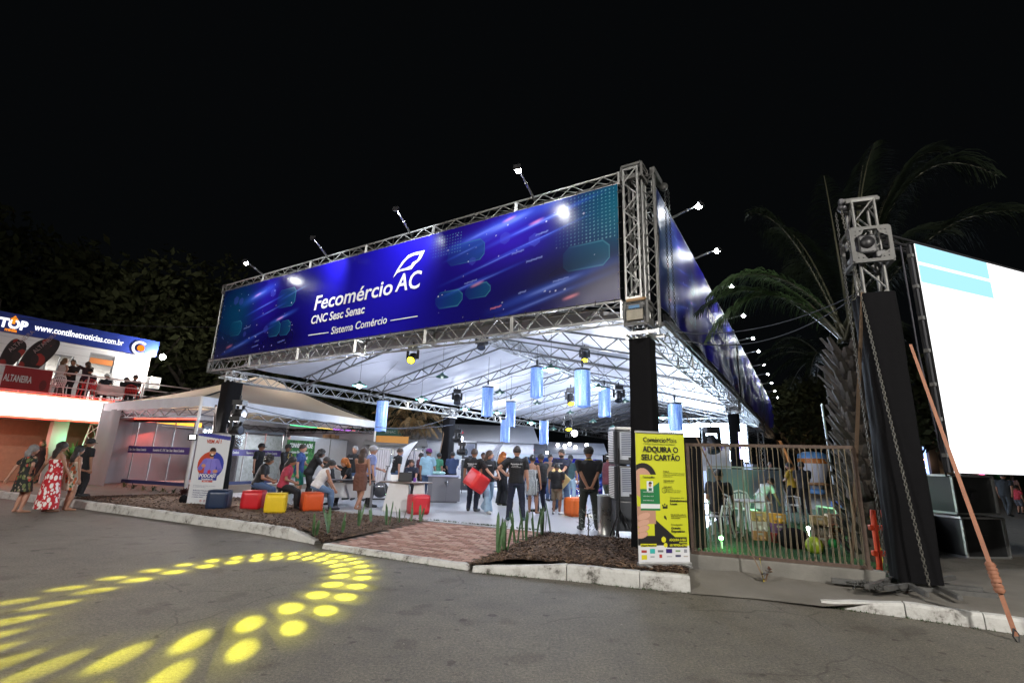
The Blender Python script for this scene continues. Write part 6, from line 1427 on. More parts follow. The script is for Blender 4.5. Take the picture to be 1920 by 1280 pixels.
t = thing('sign', 'dark green sign board above the orange sign', 'sign', at(722, 905, .162), .12); MB().box((0, .3, 2.8), (1.6, .05, .5)).build('board', t, mat('sign_green', (.01, .07, .05), .6)); text('SENAC', .2, mat('ink_dim', (.3, .35, .33), .6), t, (-.3, .26, 2.72), RX90)
# arcade-like white cooler near the column, inflatable castle
def cooler(loc, rz, lab, units=2, s=1.):
    t = thing('air_cooler', lab, 'air cooler', loc, rz, 'evaporative air coolers')
    BDY = mat('cooler_grey', (.045, .05, .06), .45, var=.06); LT = mat('cooler_pale', (.50, .54, .62), .45)
    MB().bbox((0, 0, .42), (.62, .46, .58), .03).build('tank', t, BDY)
    for x in (-1, 1):
        for y in (-1, 1):
            w_ = thing('caster', '', ''); del w_['label'], w_['category']; w_.parent = t; w_.matrix_basis = Matrix.Translation((x*.25, y*.17, 0))
            MB().lathe((0, 0, .05), [(.001, -.012), (.05, -.012), (.05, .012), (.001, .012)], 12, rot=Matrix.Rotation(PI/2, 3, 'Y')).build('wheel', w_, BLACKP); MB().bar((0, 0, .05), (0, .02, .14), .03, .03).build('fork', w_, DARKM)
    for k in range(units):
        z = .72+k*.72
        MB().bbox((0, 0, z+.33), (.64, .48, .70), .035).build('housing', t, BDY)
        MB().box((.02, -.243, z+.36), (.44, .012, .56)).build('front_panel', t, LT)
        b = MB()
        for i in range(13): b.bar((-.17, -.256, z+.18+i*.036), (.21, -.256, z+.18+i*.036), .012, .016, (0, 0, 1))
        g_ = b.build('louvres', t, mat('louvre_dark', (.10, .12, .2), .4)); g_['kind'] = 'stuff'
        b = MB()
        for i in range(18): b.bar((-.327, -.19, z+.05+i*.035), (-.327, .19, z+.05+i*.035), .012, .018)
        g_ = b.build('side_grille', t, WHITEP); g_['kind'] = 'stuff'
        MB().box((.05, -.256, z+.10), (.16, .012, .06)).build('control_panel', t, BLACKP)
    MB().bbox((0, 0, .72+units*.72+.0), (.60, .44, .06), .025).build('lid', t, WHITEP)
    b = MB(); b.tube([(.2, -.25, .75), (.22, -.3, .5), (.18, -.28, .3), (.24, -.32, .06), (.35, -.5, .01)], .008, 5); b.build('cable', t, WHITEP); return t
cooler(at(1178, 1006, .162), .05, 'tall dark two-fan air cooler with pale louvred panels beside the corner column'); cooler(at(876, 924, .162), .1, 'white-fronted air cooler behind the men left of the carried cube')
# bin
t = thing('trash_bin', 'brushed steel cylindrical bin beside the air cooler', 'bin', at(1137, 1001, .162))
MB().lathe((0, 0, 0), [(.001, 0), (.185, 0), (.185, .01), (.18, .02), (.18, .76), (.19, .765), (.19, .785), (.172, .785), (.172, .1), (.001, .1)], 28).build('shell', t, mat('brushed_steel', (.5, .5, .5), .3, .95, var=.12, vscale=3)); MB().lathe((0, 0, .72), [(.165, .07), (.172, .075), (.1, .03), (.001, .02)], 20).build('bag', t, BLACKP)
# speaker stand / tripod by the cooler
t = thing('tripod_stand', 'black tripod stand between the bin and the yellow banner', 'stand', at(1163, 1010, .162))
MB().tube([(0, 0, .3), (0, 0, 1.75)], .018, 8).build('pole', t, BLACKP)
for a in (0, 2.1, 4.2): MB().tube([(0, 0, .55), (.3*math.cos(a), .3*math.sin(a), .01)], .014, 6).build('leg', t, BLACKP)
p = full(t).translation
l_ = thing('floodlight', 'white floodlight on the stand behind the corner column', 'floodlight', dist(1181, 815, p.xy.length+2.5)); MB().box((0, 0, 0), (.32, .08, .24)).build('housing', l_, WHITEP); MB().box((0, -.045, 0), (.28, .01, .2)).build('lens', l_, MATS['flood_lens']); MB().tube([(0, .05, -.1), (0, .05, -1.9)], .02, 6).build('pole', l_, DARKM)
lamp('SPOT', 'flood_light', full(l_).translation+Vector((0, -.1, 0)), 160, (.95, .96, 1), .15, aim=full(l_).translation+Vector((-1, -2, -.6)), spot=130, blend=.5)
# purple backdrop, inflatable castle
pa, pb = at(985, 925, .162), at(1130, 928, .162); d = (pb-pa).normalized(); rz = math.atan2(d.y, d.x); n = Vector((d.y, -d.x, 0))
t = thing('backdrop_wall', 'purple printed backdrop wall behind the crowd', 'wall', (pa+pb)/2); z1 = dist(1040, 858, ((pa+pb)/2).xy.length).z
painted('printed_sheet', lambda X, Y: art(X, Y, (pb-pa).length, 8, k=.9), (pb-pa).length, z1-.16, 160, 60, VIN, t, lambda x, y, d_=0: pa+d*x+Vector((0, 0, y))-n*d_, world=True); b = MB(); b.box((pa+pb)/2-n*.05+Vector((0, 0, z1/2-.1)), ((pb-pa).length, .05, z1-.3), rz=rz); b.build('frame', t, DARKM, world=True)
q = at(938, 903, .16); t = thing('inflatable_castle', 'inflatable play castle with round red roof, blue walls and yellow rings', 'inflatable', q, 0.); D = q.xy.length
RDV = mat('vinyl_red', (.5, .02, .02), .35); YLV = mat('vinyl_yellow', (.6, .42, .02), .35); BLV = mat('vinyl_blue', (.12, .28, .55), .35); PUV = mat('vinyl_purple', (.12, .05, .35), .35); GRV = mat('vinyl_green', (.02, .2, .10), .35)
def zof(py): return dist(938, py, D).z-.16
MB().lathe((0, 0, 0), [(1.9, zof(856)), (2.35, zof(850)), (2.35, zof(842)), (2., zof(836)), (.9, zof(828)), (.001, zof(818))], 26).build('roof', t, RDV)
MB().lathe((0, 0, 0), [(1.75, zof(878)), (1.8, zof(870)), (1.75, zof(853))], 26).build('upper_wall', t, BLV)
MB().lathe((0, 0, 0), [(1.7, zof(889)), (2.15, zof(885)), (2.15, zof(879)), (1.7, zof(874))], 26).build('ring', t, YLV)
MB().lathe((0, 0, 0), [(2, 0), (2.1, 1), (2., zof(886))], 26).build('lower_wall', t, PUV)
for k in range(12):
    a = 2*PI*k/12; MB().tube([(1.82*math.cos(a), 1.82*math.sin(a), zof(874)), (1.82*math.cos(a), 1.82*math.sin(a), zof(855))], .05, 6).build('rib', t, WHITEP)
q = at(868, 905, .16); t = thing('inflatable_slide', 'inflatable figure slide in purple, green and yellow left of the castle', 'inflatable', q, 0)
for (dx, py, r, m, sq) in ((.2, 855, .8, PUV, (1, .8, 1)), (.9, 868, .55, BLV, (1, .8, .8)), (1.5, 858, .5, GRV, (1, .7, 1.1)), (1.9, 880, .9, GRV, (1, .7, .9)), (-.6, 872, .8, YLV, (.8, .7, 1.4)), (-.3, 832, .5, RDV, (.8, .7, 1.6)), (-.9, 838, .55, PUV, (1.2, .7, 1)), (1.2, 895, 1.1, YLV, (1.6, .8, .6)), (2.3, 868, .25, YLV, (2.4, .6, .5))):
    z = dist(868, py, q.xy.length).z-.16; MB().ball((dx, 0, z), r, 16, sq).build('bulge', t, m)
# bistro table and chairs under the roof
def folding_chair(px, py, rz, c, lab):
    t = thing('folding_chair', lab, 'chair', at(px, py, .162), rz, 'folding chairs in the pavilion'); m = mat('chair_%s' % str(c), c, .4)
    MB().bbox((0, 0, .45), (.4, .38, .03), .01).build('seat', t, m); MB().bbox((0, .2, .72), (.4, .03, .2), .01).build('backrest', t, m)
    for x in (-.18, .18): MB().tube([(x, .22, .85), (x, .12, .45), (x, -.2, 0)], .012, 6).build('leg', t, CHROME); MB().tube([(x, -.15, .45), (x, .24, 0)], .012, 6).build('leg', t, CHROME)
folding_chair(1076, 938, .2, (.5, .12, .03), 'orange folding chair before the purple wall'); folding_chair(1060, 936, 1.4, (.02, .08, .4), 'blue folding chair beside the orange one'); folding_chair(930, 935, -.4, (.05, .05, .06), 'black folding chair behind the woman carrying the cube'); folding_chair(1010, 936, .8, (.5, .5, .5), 'white folding chair behind the stocky man')
table('small round-cornered table near the orange folding chair', at(1070, 940, .162), .2, .7, .7, .74, WHITEP, CHROME)
# bicycle-like exercise machine, left of the white desk
t = thing('exercise_bike', 'chrome exercise bike behind the woman in the brown dress', 'exercise bike', at(705, 938, .162), .5)
MB().tube([(-.45, 0, .05), (.45, 0, .05)], .03, 6).tube([(-.45, -.22, .03), (-.45, .22, .03)], .03, 6).tube([(.45, -.22, .03), (.45, .22, .03)], .03, 6).build('base', t, BLACKP)
MB().tube([(-.3, 0, .05), (-.15, 0, .45), (-.25, 0, .85)], .025, 6).tube([(.35, 0, .05), (.2, 0, .6), (.3, 0, 1.1)], .025, 6).tube([(-.15, 0, .45), (.2, 0, .45)], .03, 6).build('frame', t, CHROME)
MB().lathe((.12, 0, .35), [(.001, -.02), (.24, -.02), (.26, 0), (.24, .02), (.001, .02)], 20, rot=Matrix.Rotation(PI/2, 3, 'X')).build('flywheel', t, DARKM); MB().ball((-.25, 0, .88), .13, 10, (1.2, .8, .35)).build('saddle', t, BLACKP); MB().tube([(.3, -.22, 1.12), (.3, 0, 1.1), (.3, .22, 1.12)], .018, 6).build('handlebar', t, BLACKP)
# ------------------------------------------------ roll-up banners
def fill(C, mask, c): C[mask] = c; return C
def podcast_art(X, Y):
    W, Hh = .90, 1.86; C = np.zeros(X.shape+(3,)) + lin('d2d6dc'); x, y = X/W, Y/Hh; wh = np.array(lin('d2d6dc'))
    st = (y > .965-.045*x) & (y < .99); fill(C, (y > .985-.06*x-.02) & (y < 1.01-.06*x+.01), lin('3b3f96'))
    r = np.hypot((X-.47), (Y-1.02)); fill(C, (r < .36) & (X < .47), lin('b8452a')); fill(C, (r < .36) & (X >= .47), lin('2c3a9e'))
    def cap_(x0, y0, x1, y1, r):
        dx, dy = x1-x0, y1-y0; q = np.clip(((X-x0)*dx+(Y-y0)*dy)/(dx*dx+dy*dy), 0, 1); return np.hypot(X-x0-q*dx, Y-y0-q*dy) < r
    sh_ = lin('8079cc'); fill(C, cap_(.33, 1.13, .61, 1.13, .065), sh_); fill(C, (np.abs(X-.47) < .155) & (Y < 1.17) & (Y > .80), sh_)
    for q in ((.30, 1.12, .20, .93), (.64, 1.12, .74, .92)): fill(C, cap_(*q, .062), lin('756dc2'))
    for q in ((.20, .93, .27, .99), (.74, .90, .64, .86)): fill(C, cap_(*q, .048), lin('6a62b8'))
    fill(C, (np.abs(X-.47) < .004) & (Y < 1.16) & (Y > .8), lin('5a52a8'))
    fill(C, (np.abs(X-.47) < .045) & (Y > 1.18) & (Y < 1.28), lin('b98263'))
    fill(C, np.hypot((X-.47)/.85, (Y-1.34)) < .105, lin('c08b6d')); fill(C, (np.hypot((X-.47)/.88, (Y-1.38)) < .105) & (Y > 1.385-.1*np.abs(X-.47)), lin('2a1d18'))
    fill(C, (np.hypot((X-.47)/.85, (Y-1.33)) < .10) & (Y < 1.305), lin('3c2a22')); fill(C, np.hypot((X-.47)/2., (Y-1.298)) < .018, lin('e6dad2'))
    for s in (-1, 1): fill(C, np.hypot(X-.47-s*.035, Y-1.355) < .009, lin('1a1210'))
    fill(C, np.hypot((X-.28)/1.3, Y-1.0) < .045, lin('c08b6d')); fill(C, np.hypot((X-.62)/1.5, Y-.86) < .045, lin('c08b6d'))
    fill(C, (X > .19) & (X < .70) & (Y > .62) & (Y < .80), lin('26358f')); fill(C, np.hypot(X-.46, Y-.84) < .05, lin('c02c4a')); fill(C, (X > .30) & (X < .60) & (Y > .575) & (Y < .613), lin('b5382e'))
    for cx, c in ((.36, 'b5382e'), (.46, '9a3a50')): fill(C, (np.hypot(X-cx, Y-.09) < .028) & (np.hypot(X-cx, Y-.09) > .014), lin(c))
    return C
def rollup(pa, pb, h, fn, nx, ny, lab, W, feet=True):
    d = (pb-pa); L_ = d.length; d.normalize(); n = Vector((d.y, -d.x, 0)); n = n if n.dot(-pa) > 0 else -n
    t = thing('banner_stand', lab, 'banner', (pa+pb)/2); k = L_/W
    painted('printed_sheet', fn, W, h, nx, ny, mat('banner_print', (.5, .5, .5), .45, attr='paint'), t, lambda x, y, q=0: pa+d*(x*k)+Vector((0, 0, y+.03))-n*(q+.004*math.sin(x*6)), world=True)
    b = MB(); b.box((pa+pb)/2+Vector((0, 0, h+.035)), (L_+.01, .03, .03), rz=math.atan2(d.y, d.x)); b.build('top_bar', t, ALU, world=True)
    b = MB(); b.bbox((pa+pb)/2+Vector((0, 0, .02)), (L_+.02, .09, .05), .01, rz=math.atan2(d.y, d.x)); b.build('base', t, ALU, world=True)
    for s in (.12, .88): q = pa.lerp(pb, s); MB().bar(q-n*.18+Vector((0, 0, .01)), q+n*.2+Vector((0, 0, .01)), .05, .02).build('foot', t, ALU, world=True)
    b = MB(); b.tube([(pa+pb)/2-n*.06+Vector((0, 0, .03)), (pa+pb)/2-n*.03+Vector((0, 0, h))], .012, 6); b.build('pole', t, ALU, world=True)
    fr = facing(n)
    def tx(s, x, y, size, m, bold=.02, sx=1., wd=None):
        if wd:
            q_ = text(s, 1, m, None, (0, 0, 0), Matrix.Identity(3), bold=bold); ww = max(v.co.x for v in q_.data.vertices); bpy.data.objects.remove(q_); sx = wd*k/(ww*size)
        return text(s, size, m, t, pa+d*(x*k)+Vector((0, 0, y+.03))+n*.012, fr, bold=bold, sx=sx, world=True, ext=.001)
    return t, tx
z0 = .175
t, tx = rollup(at(349, 946, z0), at(412, 949, z0), 1.86, podcast_art, 90, 180, 'white roll-up podcast banner with a smiling man in a lilac shirt', .90)
INK_R = mat('ink_red', 'b5452e', .5); INK_B = mat('ink_navy', '283074', .5); INK_G = mat('ink_greyblue', '6a7390', .5)
tx('VEM AÍ !', .27, 1.60, .13, INK_R, .03, wd=.40); tx('PODCAST', .22, .70, .12, WTXT, .03, wd=.46); tx('Fecomércio AC', .29, .64, .055, WTXT, .02, wd=.32); tx('Senac e Sesc', .36, .585, .03, WTXT, .01)
for i, (s, w_) in enumerate((('O Podcast para você ficar por dentro', .60), ('do comércio do Acre', .34))): tx(s, .10, .47-.035*i, .03, INK_G, .0, wd=w_)
for i, (s, w_) in enumerate((('Reforma Tributária', .42), ('Tecnologia e Inteligência artificial', .60), ('Turismo, Finanças, Mulheres', .55), ('e muito mais!', .30))): tx(s, .12, .34-.055*i, .042, INK_B, .01, wd=w_)
tag(MB().ball(at(349, 944, .165)+Vector((-.02, -.12, .12)), .11, 12, (1, .8, 1.2)).build('black_bag', None, BLACKC), 'small black bag at the left foot of the podcast banner', 'bag')
YW, YH = .86, 1.86
def yellow_art(X, Y):
    C = np.zeros(X.shape+(3,)) + lin('ccd02a'); x, y = X/YW, Y/YH
    C = mixc(C, lin('c2cc22'), np.clip((x+y*.4-.6), 0, 1)*.8)
    fill(C, (y < .13), lin('dfe1e6'))
    # dark sweater, hand and hair of a woman behind the card
    sh_ = (y > .13) & (y < .36-.32*np.clip((x-.42), 0, 1)**.8*1.1) & (x > .33) & (x < .80) & (y < .32-.35*(x-.36)); sh_ |= (y > .13) & (x < .40) & (y < .20); fill(C, sh_ & (y > .13), lin('1b1a1c'))
    fill(C, (np.hypot((x-.14)/.27, (y-.63)/.125) < 1), lin('1d1a18')); 
    fill(C, (np.hypot((x-.12)/.20, (y-.60)/.115) < 1), lin('c69a84'))
    fill(C, (np.abs(x-.26) < .10) & (y > .29) & (y < .46), lin('b98d77')); fill(C, (x < .33) & (y > .27+.12*x) & (y < .42), lin('b98d77')); 
    for i, (cx, cy, w_, h_) in enumerate(((.12, .345, .15, .028), (.11, .295, .14, .027), (.10, .25, .13, .026), (.08, .205, .12, .024))):
        fill(C, (np.hypot((x-cx)/w_, (y-cy-.10*(x-cx))/h_) < 1), lin('b88c76')); fill(C, (np.hypot((x-cx)/w_, (y-cy-.10*(x-cx))/h_) < .88), lin('cfa28d'))
    # card
    cd = (x > .07) & (x < .455) & (y > .39) & (y < .665); fill(C, cd, lin('1f7a45')); fill(C, cd & (y > .55+.0) & (y > .50+.28*(x-.07)), lin('c9d024')); fill(C, cd & (y < .44), lin('e2e6e6')); fill(C, cd & (y < .405), lin('1f7a45'))
    fill(C, (x > .205) & (x < .33) & (y > .535) & (y < .615), lin('dfe3e8')); fill(C, np.hypot((x-.27)/.03, (y-.585)/.017) < 1, lin('a87a62')); fill(C, (np.abs(x-.27) < .035) & (y > .538) & (y < .562), lin('2a5a48')); fill(C, (np.hypot((x-.275)/.036, (y-.592)/.018) < 1) & (y > .592), lin('2a1a14'))
    # buttons and partners
    fill(C, (x > .56) & (x < .96) & (y > .155) & (y < .192), lin('1b1a1c')); fill(C, (x > .56) & (x < .96) & (y > .115) & (y < .148), lin('1b1a1c')); fill(C, np.hypot((x-.5)/.045, (y-.173)/.021) < 1, lin('dcd92a')); fill(C, np.hypot((x-.535)/.036, (y-.132)/.017) < 1, lin('dcd92a'))
    fill(C, (x > .04) & (x < .36) & (y > .121) & (y < .143), lin('d8d626'))
    for cx, cy, c, w_, h_ in ((.11, .087, 'a8382e', .055, .009), (.27, .087, '36b3b0', .05, .018), (.43, .087, '6f7379', .055, .007), (.60, .088, '33206e', .06, .016), (.77, .088, '7a9a6a', .05, .006), (.92, .088, '8c8f99', .03, .012), (.11, .045, 'd8cf20', .055, .017), (.27, .048, '9aa0a8', .04, .005), (.43, .052, 'b83a35', .028, .013), (.60, .048, 'a8acb4', .05, .004), (.77, .052, '3c3f60', .055, .008), (.92, .05, 'b0a8a0', .045, .006)):
        fill(C, (np.abs(x-cx) < w_) & (np.abs(y-cy) < h_), lin(c))
    # round pictograms
    for cy in (.545,): r = np.hypot((x-.55)*YW, (y-cy)*YH); fill(C, (r < .042) & (r > .034), lin('2c2f14'))
    for cx, cy in ((.51, .43), (.55, .437), (.59, .43), (.545, .345)): r = np.hypot((x-cx)*YW, (y-cy)*YH); fill(C, r < .014, lin('20220f'))
    fill(C, (np.abs(x-.55) < .05) & (np.abs(y-.415) < .010), lin('20220f')); fill(C, (np.abs(x-.55) < .03) & (np.abs(y-.335+.3*(x-.55)) < .010), lin('20220f'))
    return C
t, tx = rollup(at(1198, 1060, .19), at(1294, 1059, .19), YH, yellow_art, 150, 320, 'yellow-green roll-up banner about a benefit card at the corner of the pavilion', YW)
IK = mat('ink_black', '1c1d16', .5); IKG = mat('ink_olive', '6a7420', .5); IKW = mat('ink_yellow', 'd8d82a', .5)
tx('Comércio', .13, 1.72, .10, IK, .012, wd=.40); tx('Mais', .54, 1.72, .10, IK, -.006, wd=.18); tx('O CARTÃO DE BENEFÍCIOS DA FECOMÉRCIO', .13, 1.68, .028, IKG, .0, wd=.56)
tx('ADQUIRA O', .12, 1.57, .12, IK, .02, wd=.62); tx('SEU CARTÃO', .09, 1.45, .12, IK, .02, wd=.68)
for s, y, w_, bo in (('O que é?', 1.285, .10, .02), ('É um cartão de vantagens para você', 1.26, .38, 0), ('utilizar em empresas conveniadas', 1.235, .37, 0), ('da Fecomércio.', 1.21, .16, 0), ('Quem pode aderir?', 1.15, .19, .02), ('Público em geral', 1.125, .17, 0), ('Como aderir?', 1.06, .14, .02), ('Presencialmente', 1.035, .16, 0), ('Shopping Center, Rio Branco', 1.01, .30, 0), ('Pelo telefone e rede social', .985, .28, 0)): tx(s, .46, y, .024, IKG if bo == 0 else IK, bo, wd=w_)
for s, y, sz, w_, bo in (('Desconto em', .90, .036, .24, 0), ('Estabelecimentos', .855, .042, .33, .03), ('Locais', .81, .042, .12, .03), ('Use em toda a rede de', .665, .024, .26, .01), ('empresas parceiras', .64, .024, .27, .01), ('conveniadas', .615, .024, .16, .01), ('Divulgação', .52, .036, .20, 0), ('Gratuita', .47, .042, .16, .03), ('para', .72/1, .001, .01, 0), ('Empresários', .425, .042, .23, .03)):
    if w_ > .02: tx(s, .56, y-.12*0, sz, IK if bo else IKG, bo, wd=w_)
tx('ADQUIRA O SEU', .52, .305, .045, IKW, .03, wd=.28); tx('68 99906-6996', .52, .232, .045, IKW, .02, wd=.30); tx('Alguns Parceiros', .045, .236, .03, IK, .02, wd=.25)
tx('ComércioMais', .10, 1.19, .036, IK, .01, wd=.21)
for s, y in (('NOME DO BENEFICIÁRIO', .98), ('VÁLIDO ATÉ', .92), ('MATRÍCULA', .86)): tx(s, .10, y, .018, WTXT, .0, wd=.18)
# ------------------------------------------------ plants in the beds
SNK = mat('snake_leaf', (.06, .13, .05), .45, var=.45, vscale=14, bump=.2, bscale=40)
def snake(px, py, n, h, lab, z=.17):
    t = thing('snake_plant', lab, 'plant', at(px, py, z), 0, 'snake plants in the mulch beds')
    for k in range(n):
        a = random.uniform(0, 6.3); L_ = h*random.uniform(.6, 1.05); lean = random.uniform(.02, .22); w_ = random.uniform(.020, .034); q = Vector((math.cos(a), math.sin(a), 0)); s = Vector((-q.y, q.x, 0)); tw = random.uniform(-.8, .8); b = MB(); vs = []
        o_ = q*random.uniform(0, .06)
        for i in range(9):
            u = i/8; r_ = Matrix.Rotation(tw*u, 3, 'Z')@s; wd = w_*(.55+1.6*u*(1-u)) if u < .9 else w_*.45*(1-u)*8
            c = o_+q*(lean*L_*u*(1+.4*u))+Vector((0, 0, L_*u)); fr = q*.35*wd
            vs += [c-r_*wd+fr, c, c+r_*wd+fr]
        fs = []
        for i in range(8):
            for j in (0, 1): fs.append((i*3+j, i*3+j+1, i*3+j+4, i*3+j+3))
        b.add(vs, fs, True); b.build('leaf', t, SNK)
pl = [(592, 1003, 4, .42, 'second from the left in the left bed'), (616, 999, 3, .5, 'third from the left in the left bed'), (640, 997, 2, .36, 'short, in the middle of the left bed'), (672, 985, 3, .5, 'right of the middle of the left bed'), (697, 978, 2, .42, 'behind, before the brown dress'), (725, 983, 4, .5, 'before the white desk'), (750, 979, 3, .5, 'before the red cube stool'), (788, 977, 3, .5, 'at the right end of the left bed'), (770, 977, 2, .5, 'between the red cube and the brick path'),
      (932, 1035, 4, .62, 'leftmost of the right bed, beside the bricks'), (948, 1030, 3, .5, 'small, second in the right bed'), (968, 1018, 4, .6, 'in front of the tall man'), (986, 1012, 5, .62, 'fan-shaped, just right of the tall man'), (1004, 1006, 4, .6, 'left of the boy'), (1017, 1002, 4, .72, 'tallest, in front of the boy'), (1035, 999, 3, .66, 'right, in front of the boy shorts')]
for px, py, n, h, lab in pl: snake(px, py, n, h, 'snake plant '+lab)
for i, (px, py) in enumerate(((232, 913), (250, 916), (268, 918), (286, 920), (305, 922), (325, 924))):
    bush(at(px, py, .15), random.uniform(.42, .7), 26, PLD if i % 2 else mat('leaf_olive', (.10, .11, .04), .6, var=.4, vscale=12), ('leftmost', 'second', 'third', 'fourth', 'fifth', 'rightmost')[i]+' small arching plant before the left glass wall', droop=1.2, wd=.012, name='garden_plant')
bush(at(343, 930, .15), .55, 60, mat('leaf_maroon', (.08, .03, .03), .6, var=.4, vscale=12), 'dark reddish bush left of the podcast banner', droop=.8, wd=.03, name='garden_plant')
bush(at(500, 940, .15), .5, 50, mat('leaf_brown', (.12, .07, .04), .6, var=.4, vscale=12), 'brownish shrub behind the seated young man', droop=.9, wd=.03, name='garden_plant')
t = thing('croton_shrub', 'dark croton shrub at the feet of the security guard', 'plant', at(1103, 1003, .17))
b = MB(); b.tube([(0, 0, 0), (.01, 0, .25), (-.01, 0, .42)], .012, 6); b.build('stem', t, mat('stem', (.06, .045, .03), .8)); b = MB()
for k in range(150):
    a = random.uniform(0, 6.3); z = random.uniform(.08, .50); r = random.uniform(.05, .24)*(1-abs(z-.25)*1.6); c = Vector((math.cos(a)*r, math.sin(a)*r, z)); q = Vector((math.cos(a), math.sin(a), random.uniform(-.1, .8))).normalized(); s = q.cross(Vector((0, 0, 1))).normalized()*.014; L_ = random.uniform(.05, .10)
    b.add([c, c+q*L_*.5+s, c+q*L_, c+q*L_*.5-s], [(0, 1, 2, 3)], True)
b.build('leaves', t, mat('leaf_croton', (.03, .04, .022), .45, var=.5, vscale=20))
# ================================================================ RIGHT SIDE
# low wall and rope fence
fa, fb = Vector((2.86, 7.92, 0)), Vector((4.93, 7.12, 0)); fd = (fb-fa).normalized(); frz = math.atan2(fd.y, fd.x); fn_ = Vector((fd.y, -fd.x, 0))
b = MB(); b.bbox(fa.lerp(fb, .5)+Vector((0, 0, .16))-fn_*.02, ((fb-fa).length+.35, .16, .30), .015, rz=frz); tag(b.build('low_wall', None, CONC), 'low concrete wall under the rope fence', 'wall')
FEN = thing('rope_fence', 'rusty steel frame fence strung with vertical ropes in front of the lawn', 'fence', fa+Vector((0, 0, .3)))
fz0, fz1 = .335, 1.93; ft = fb-Vector((.0, 0, 0))
def fp_(s, z): return fa.lerp(fb, s)+Vector((0, 0, z))
for nm, a, c in (('top_rail', fp_(-.02, fz1), fp_(1.0, fz1)), ('bottom_rail', fp_(-.02, fz0), fp_(1.02, fz0)), ('end_post', fp_(1.0, fz0), fp_(1.0, fz1)), ('end_post', fp_(-.01, fz0), fp_(-.01, fz1))): MB().bar(a, c, .045, .045).build(nm, FEN, RUST, world=True)
n = 31
for i in range(n):
    s = (i+.5)/n; j = random.uniform(-.004, .004); k = random.uniform(-.012, .012)
    b = MB(); b.tube([fp_(s+j, fz0), fp_(s+j*.5+k*.25, fz0+.5)+fn_*.01, fp_(s+k*.3, 1.2), fp_(s-j, fz1)], .005, 5); b.tube([fp_(s+j, fz0)-fd*.016, fp_(s-j, fz1)+fd*.004], .004, 5)
    b.lathe(fp_(s, fz0+.03), [(.008, -.02), (.014, 0), (.008, .02)], 6); b.lathe(fp_(s, fz1-.035), [(.008, -.02), (.014, 0), (.008, .02)], 6); b.build('rope', FEN, ROPE, world=True)
# strap stay across the fence with its buckle bundle
def strap(b, p0, p1, w_=.05, n=24, sag=.0, tw=2.): 
    p0 = Vector(p0); p1 = Vector(p1); d = (p1-p0).normalized(); x = d.cross(Vector((0, 1, 0))).normalized(); y = d.cross(x); vs = []
    for i in range(n+1):
        u = i/n; c = p0.lerp(p1, u)-Vector((0, 0, sag*4*u*(1-u))); a = tw*u; s = (x*math.cos(a)+y*math.sin(a))*w_/2; vs += [c-s, c+s]
    b.add(vs, [(2*i, 2*i+1, 2*i+3, 2*i+2) for i in range(n)])
    return b
STR = mat('strap_tan', (.17, .115, .075), .8, var=.2, vscale=8, bump=.2, bscale=90); STO = mat('strap_orange', (.30, .13, .075), .7, var=.2, vscale=8, bump=.2, bscale=90)
b = MB(); e = at(1435, 1090, .1); strap(b, e, S(-.35, .4, 3.2), .022, 30, 0, 5); t = tag(b.build('stay_strap', None, STR), 'thin tan stay strap running from the ground to the corner mast', 'strap')
t = thing('ratchet_bundle', 'bunch of straps and a metal ratchet at the foot of the rope fence', 'ratchet', e)
for k in range(5):
    a = random.uniform(0, 6.3); b = MB(); strap(b, (0, 0, .02), (.10*math.cos(a), .06*math.sin(a), random.uniform(.1, .2)), .045, 6, -.02, 2); b.build('strap_end', t, STR if k % 2 else mat('strap_brown', (.12, .05, .035), .8))
MB().bar((-.03, -.03, .05), (.02, -.05, .18), .035, .02).tube([(-.05, -.03, .1), (.03, -.05, .13)], .01, 6).build('ratchet', t, CHROME); b = MB(); strap(b, (-.02, 0, 0), (-.04, .02, .3), .012, 6); b.build('hazard_tape', t, mat('tape_yellow', (.5, .4, .02), .5))
b = MB(); pts = [at(1312, 1068, .03), at(1345, 1095, .012), at(1400, 1100, .012), at(1470, 1098, .012), at(1560, 1088, .02), at(1620, 1082, .03)]; b.tube(pts, .008, 5); tag(b.build('ground_cable', None, mat('cable')), 'thin dark cable lying along the foot of the low wall', 'cable')
b = MB(); strap(b, at(1345, 1087, .016), at(1425, 1102, .016), .03, 14, 0, 3); tag(b.build('hazard_tape', None, MATS['tape_yellow']), 'yellow and black hazard tape lying by the low wall', 'tape')
# black wrapped box right of the yellow banner
b = MB(); c = at(1312, 1033, .16)+Vector((.02, .25, 0)); b.bbox(c+Vector((0, .1, 1.0)), (.36, .36, 1.95), .03, rz=.2); tag(b.build('covered_rack', None, BLACKC), 'tall black-covered rack between the yellow banner and the lawn', 'rack')
# grey divider
ga, gb = at(1332, 975, .17), at(1473, 982, .17); gd_ = (gb-ga).normalized(); t = thing('divider_panel', 'grey panel divider with pale frame behind the lawn', 'divider', ga); L_ = (gb-ga).length; zz = dist(1400, 888, ((ga+gb)/2).xy.length).z
for i in range(2):
    c = ga.lerp(gb, (i+.5)/2)+Vector((0, 0, (zz+.1)/2)); MB().box(c, (L_/2-.04, .03, zz-.2), rz=math.atan2(gd_.y, gd_.x)).build('panel', t, mat('panel_slate', (.10, .12, .15), .6, var=.06), world=True)
for i in range(3): q = ga.lerp(gb, i/2); MB().bar(q, q+Vector((0, 0, zz)), .04, .04).build('post', t, ALU, world=True)
MB().bar(ga+Vector((0, 0, zz)), gb+Vector((0, 0, zz)), .04, .04).build('top_rail', t, ALU, world=True)
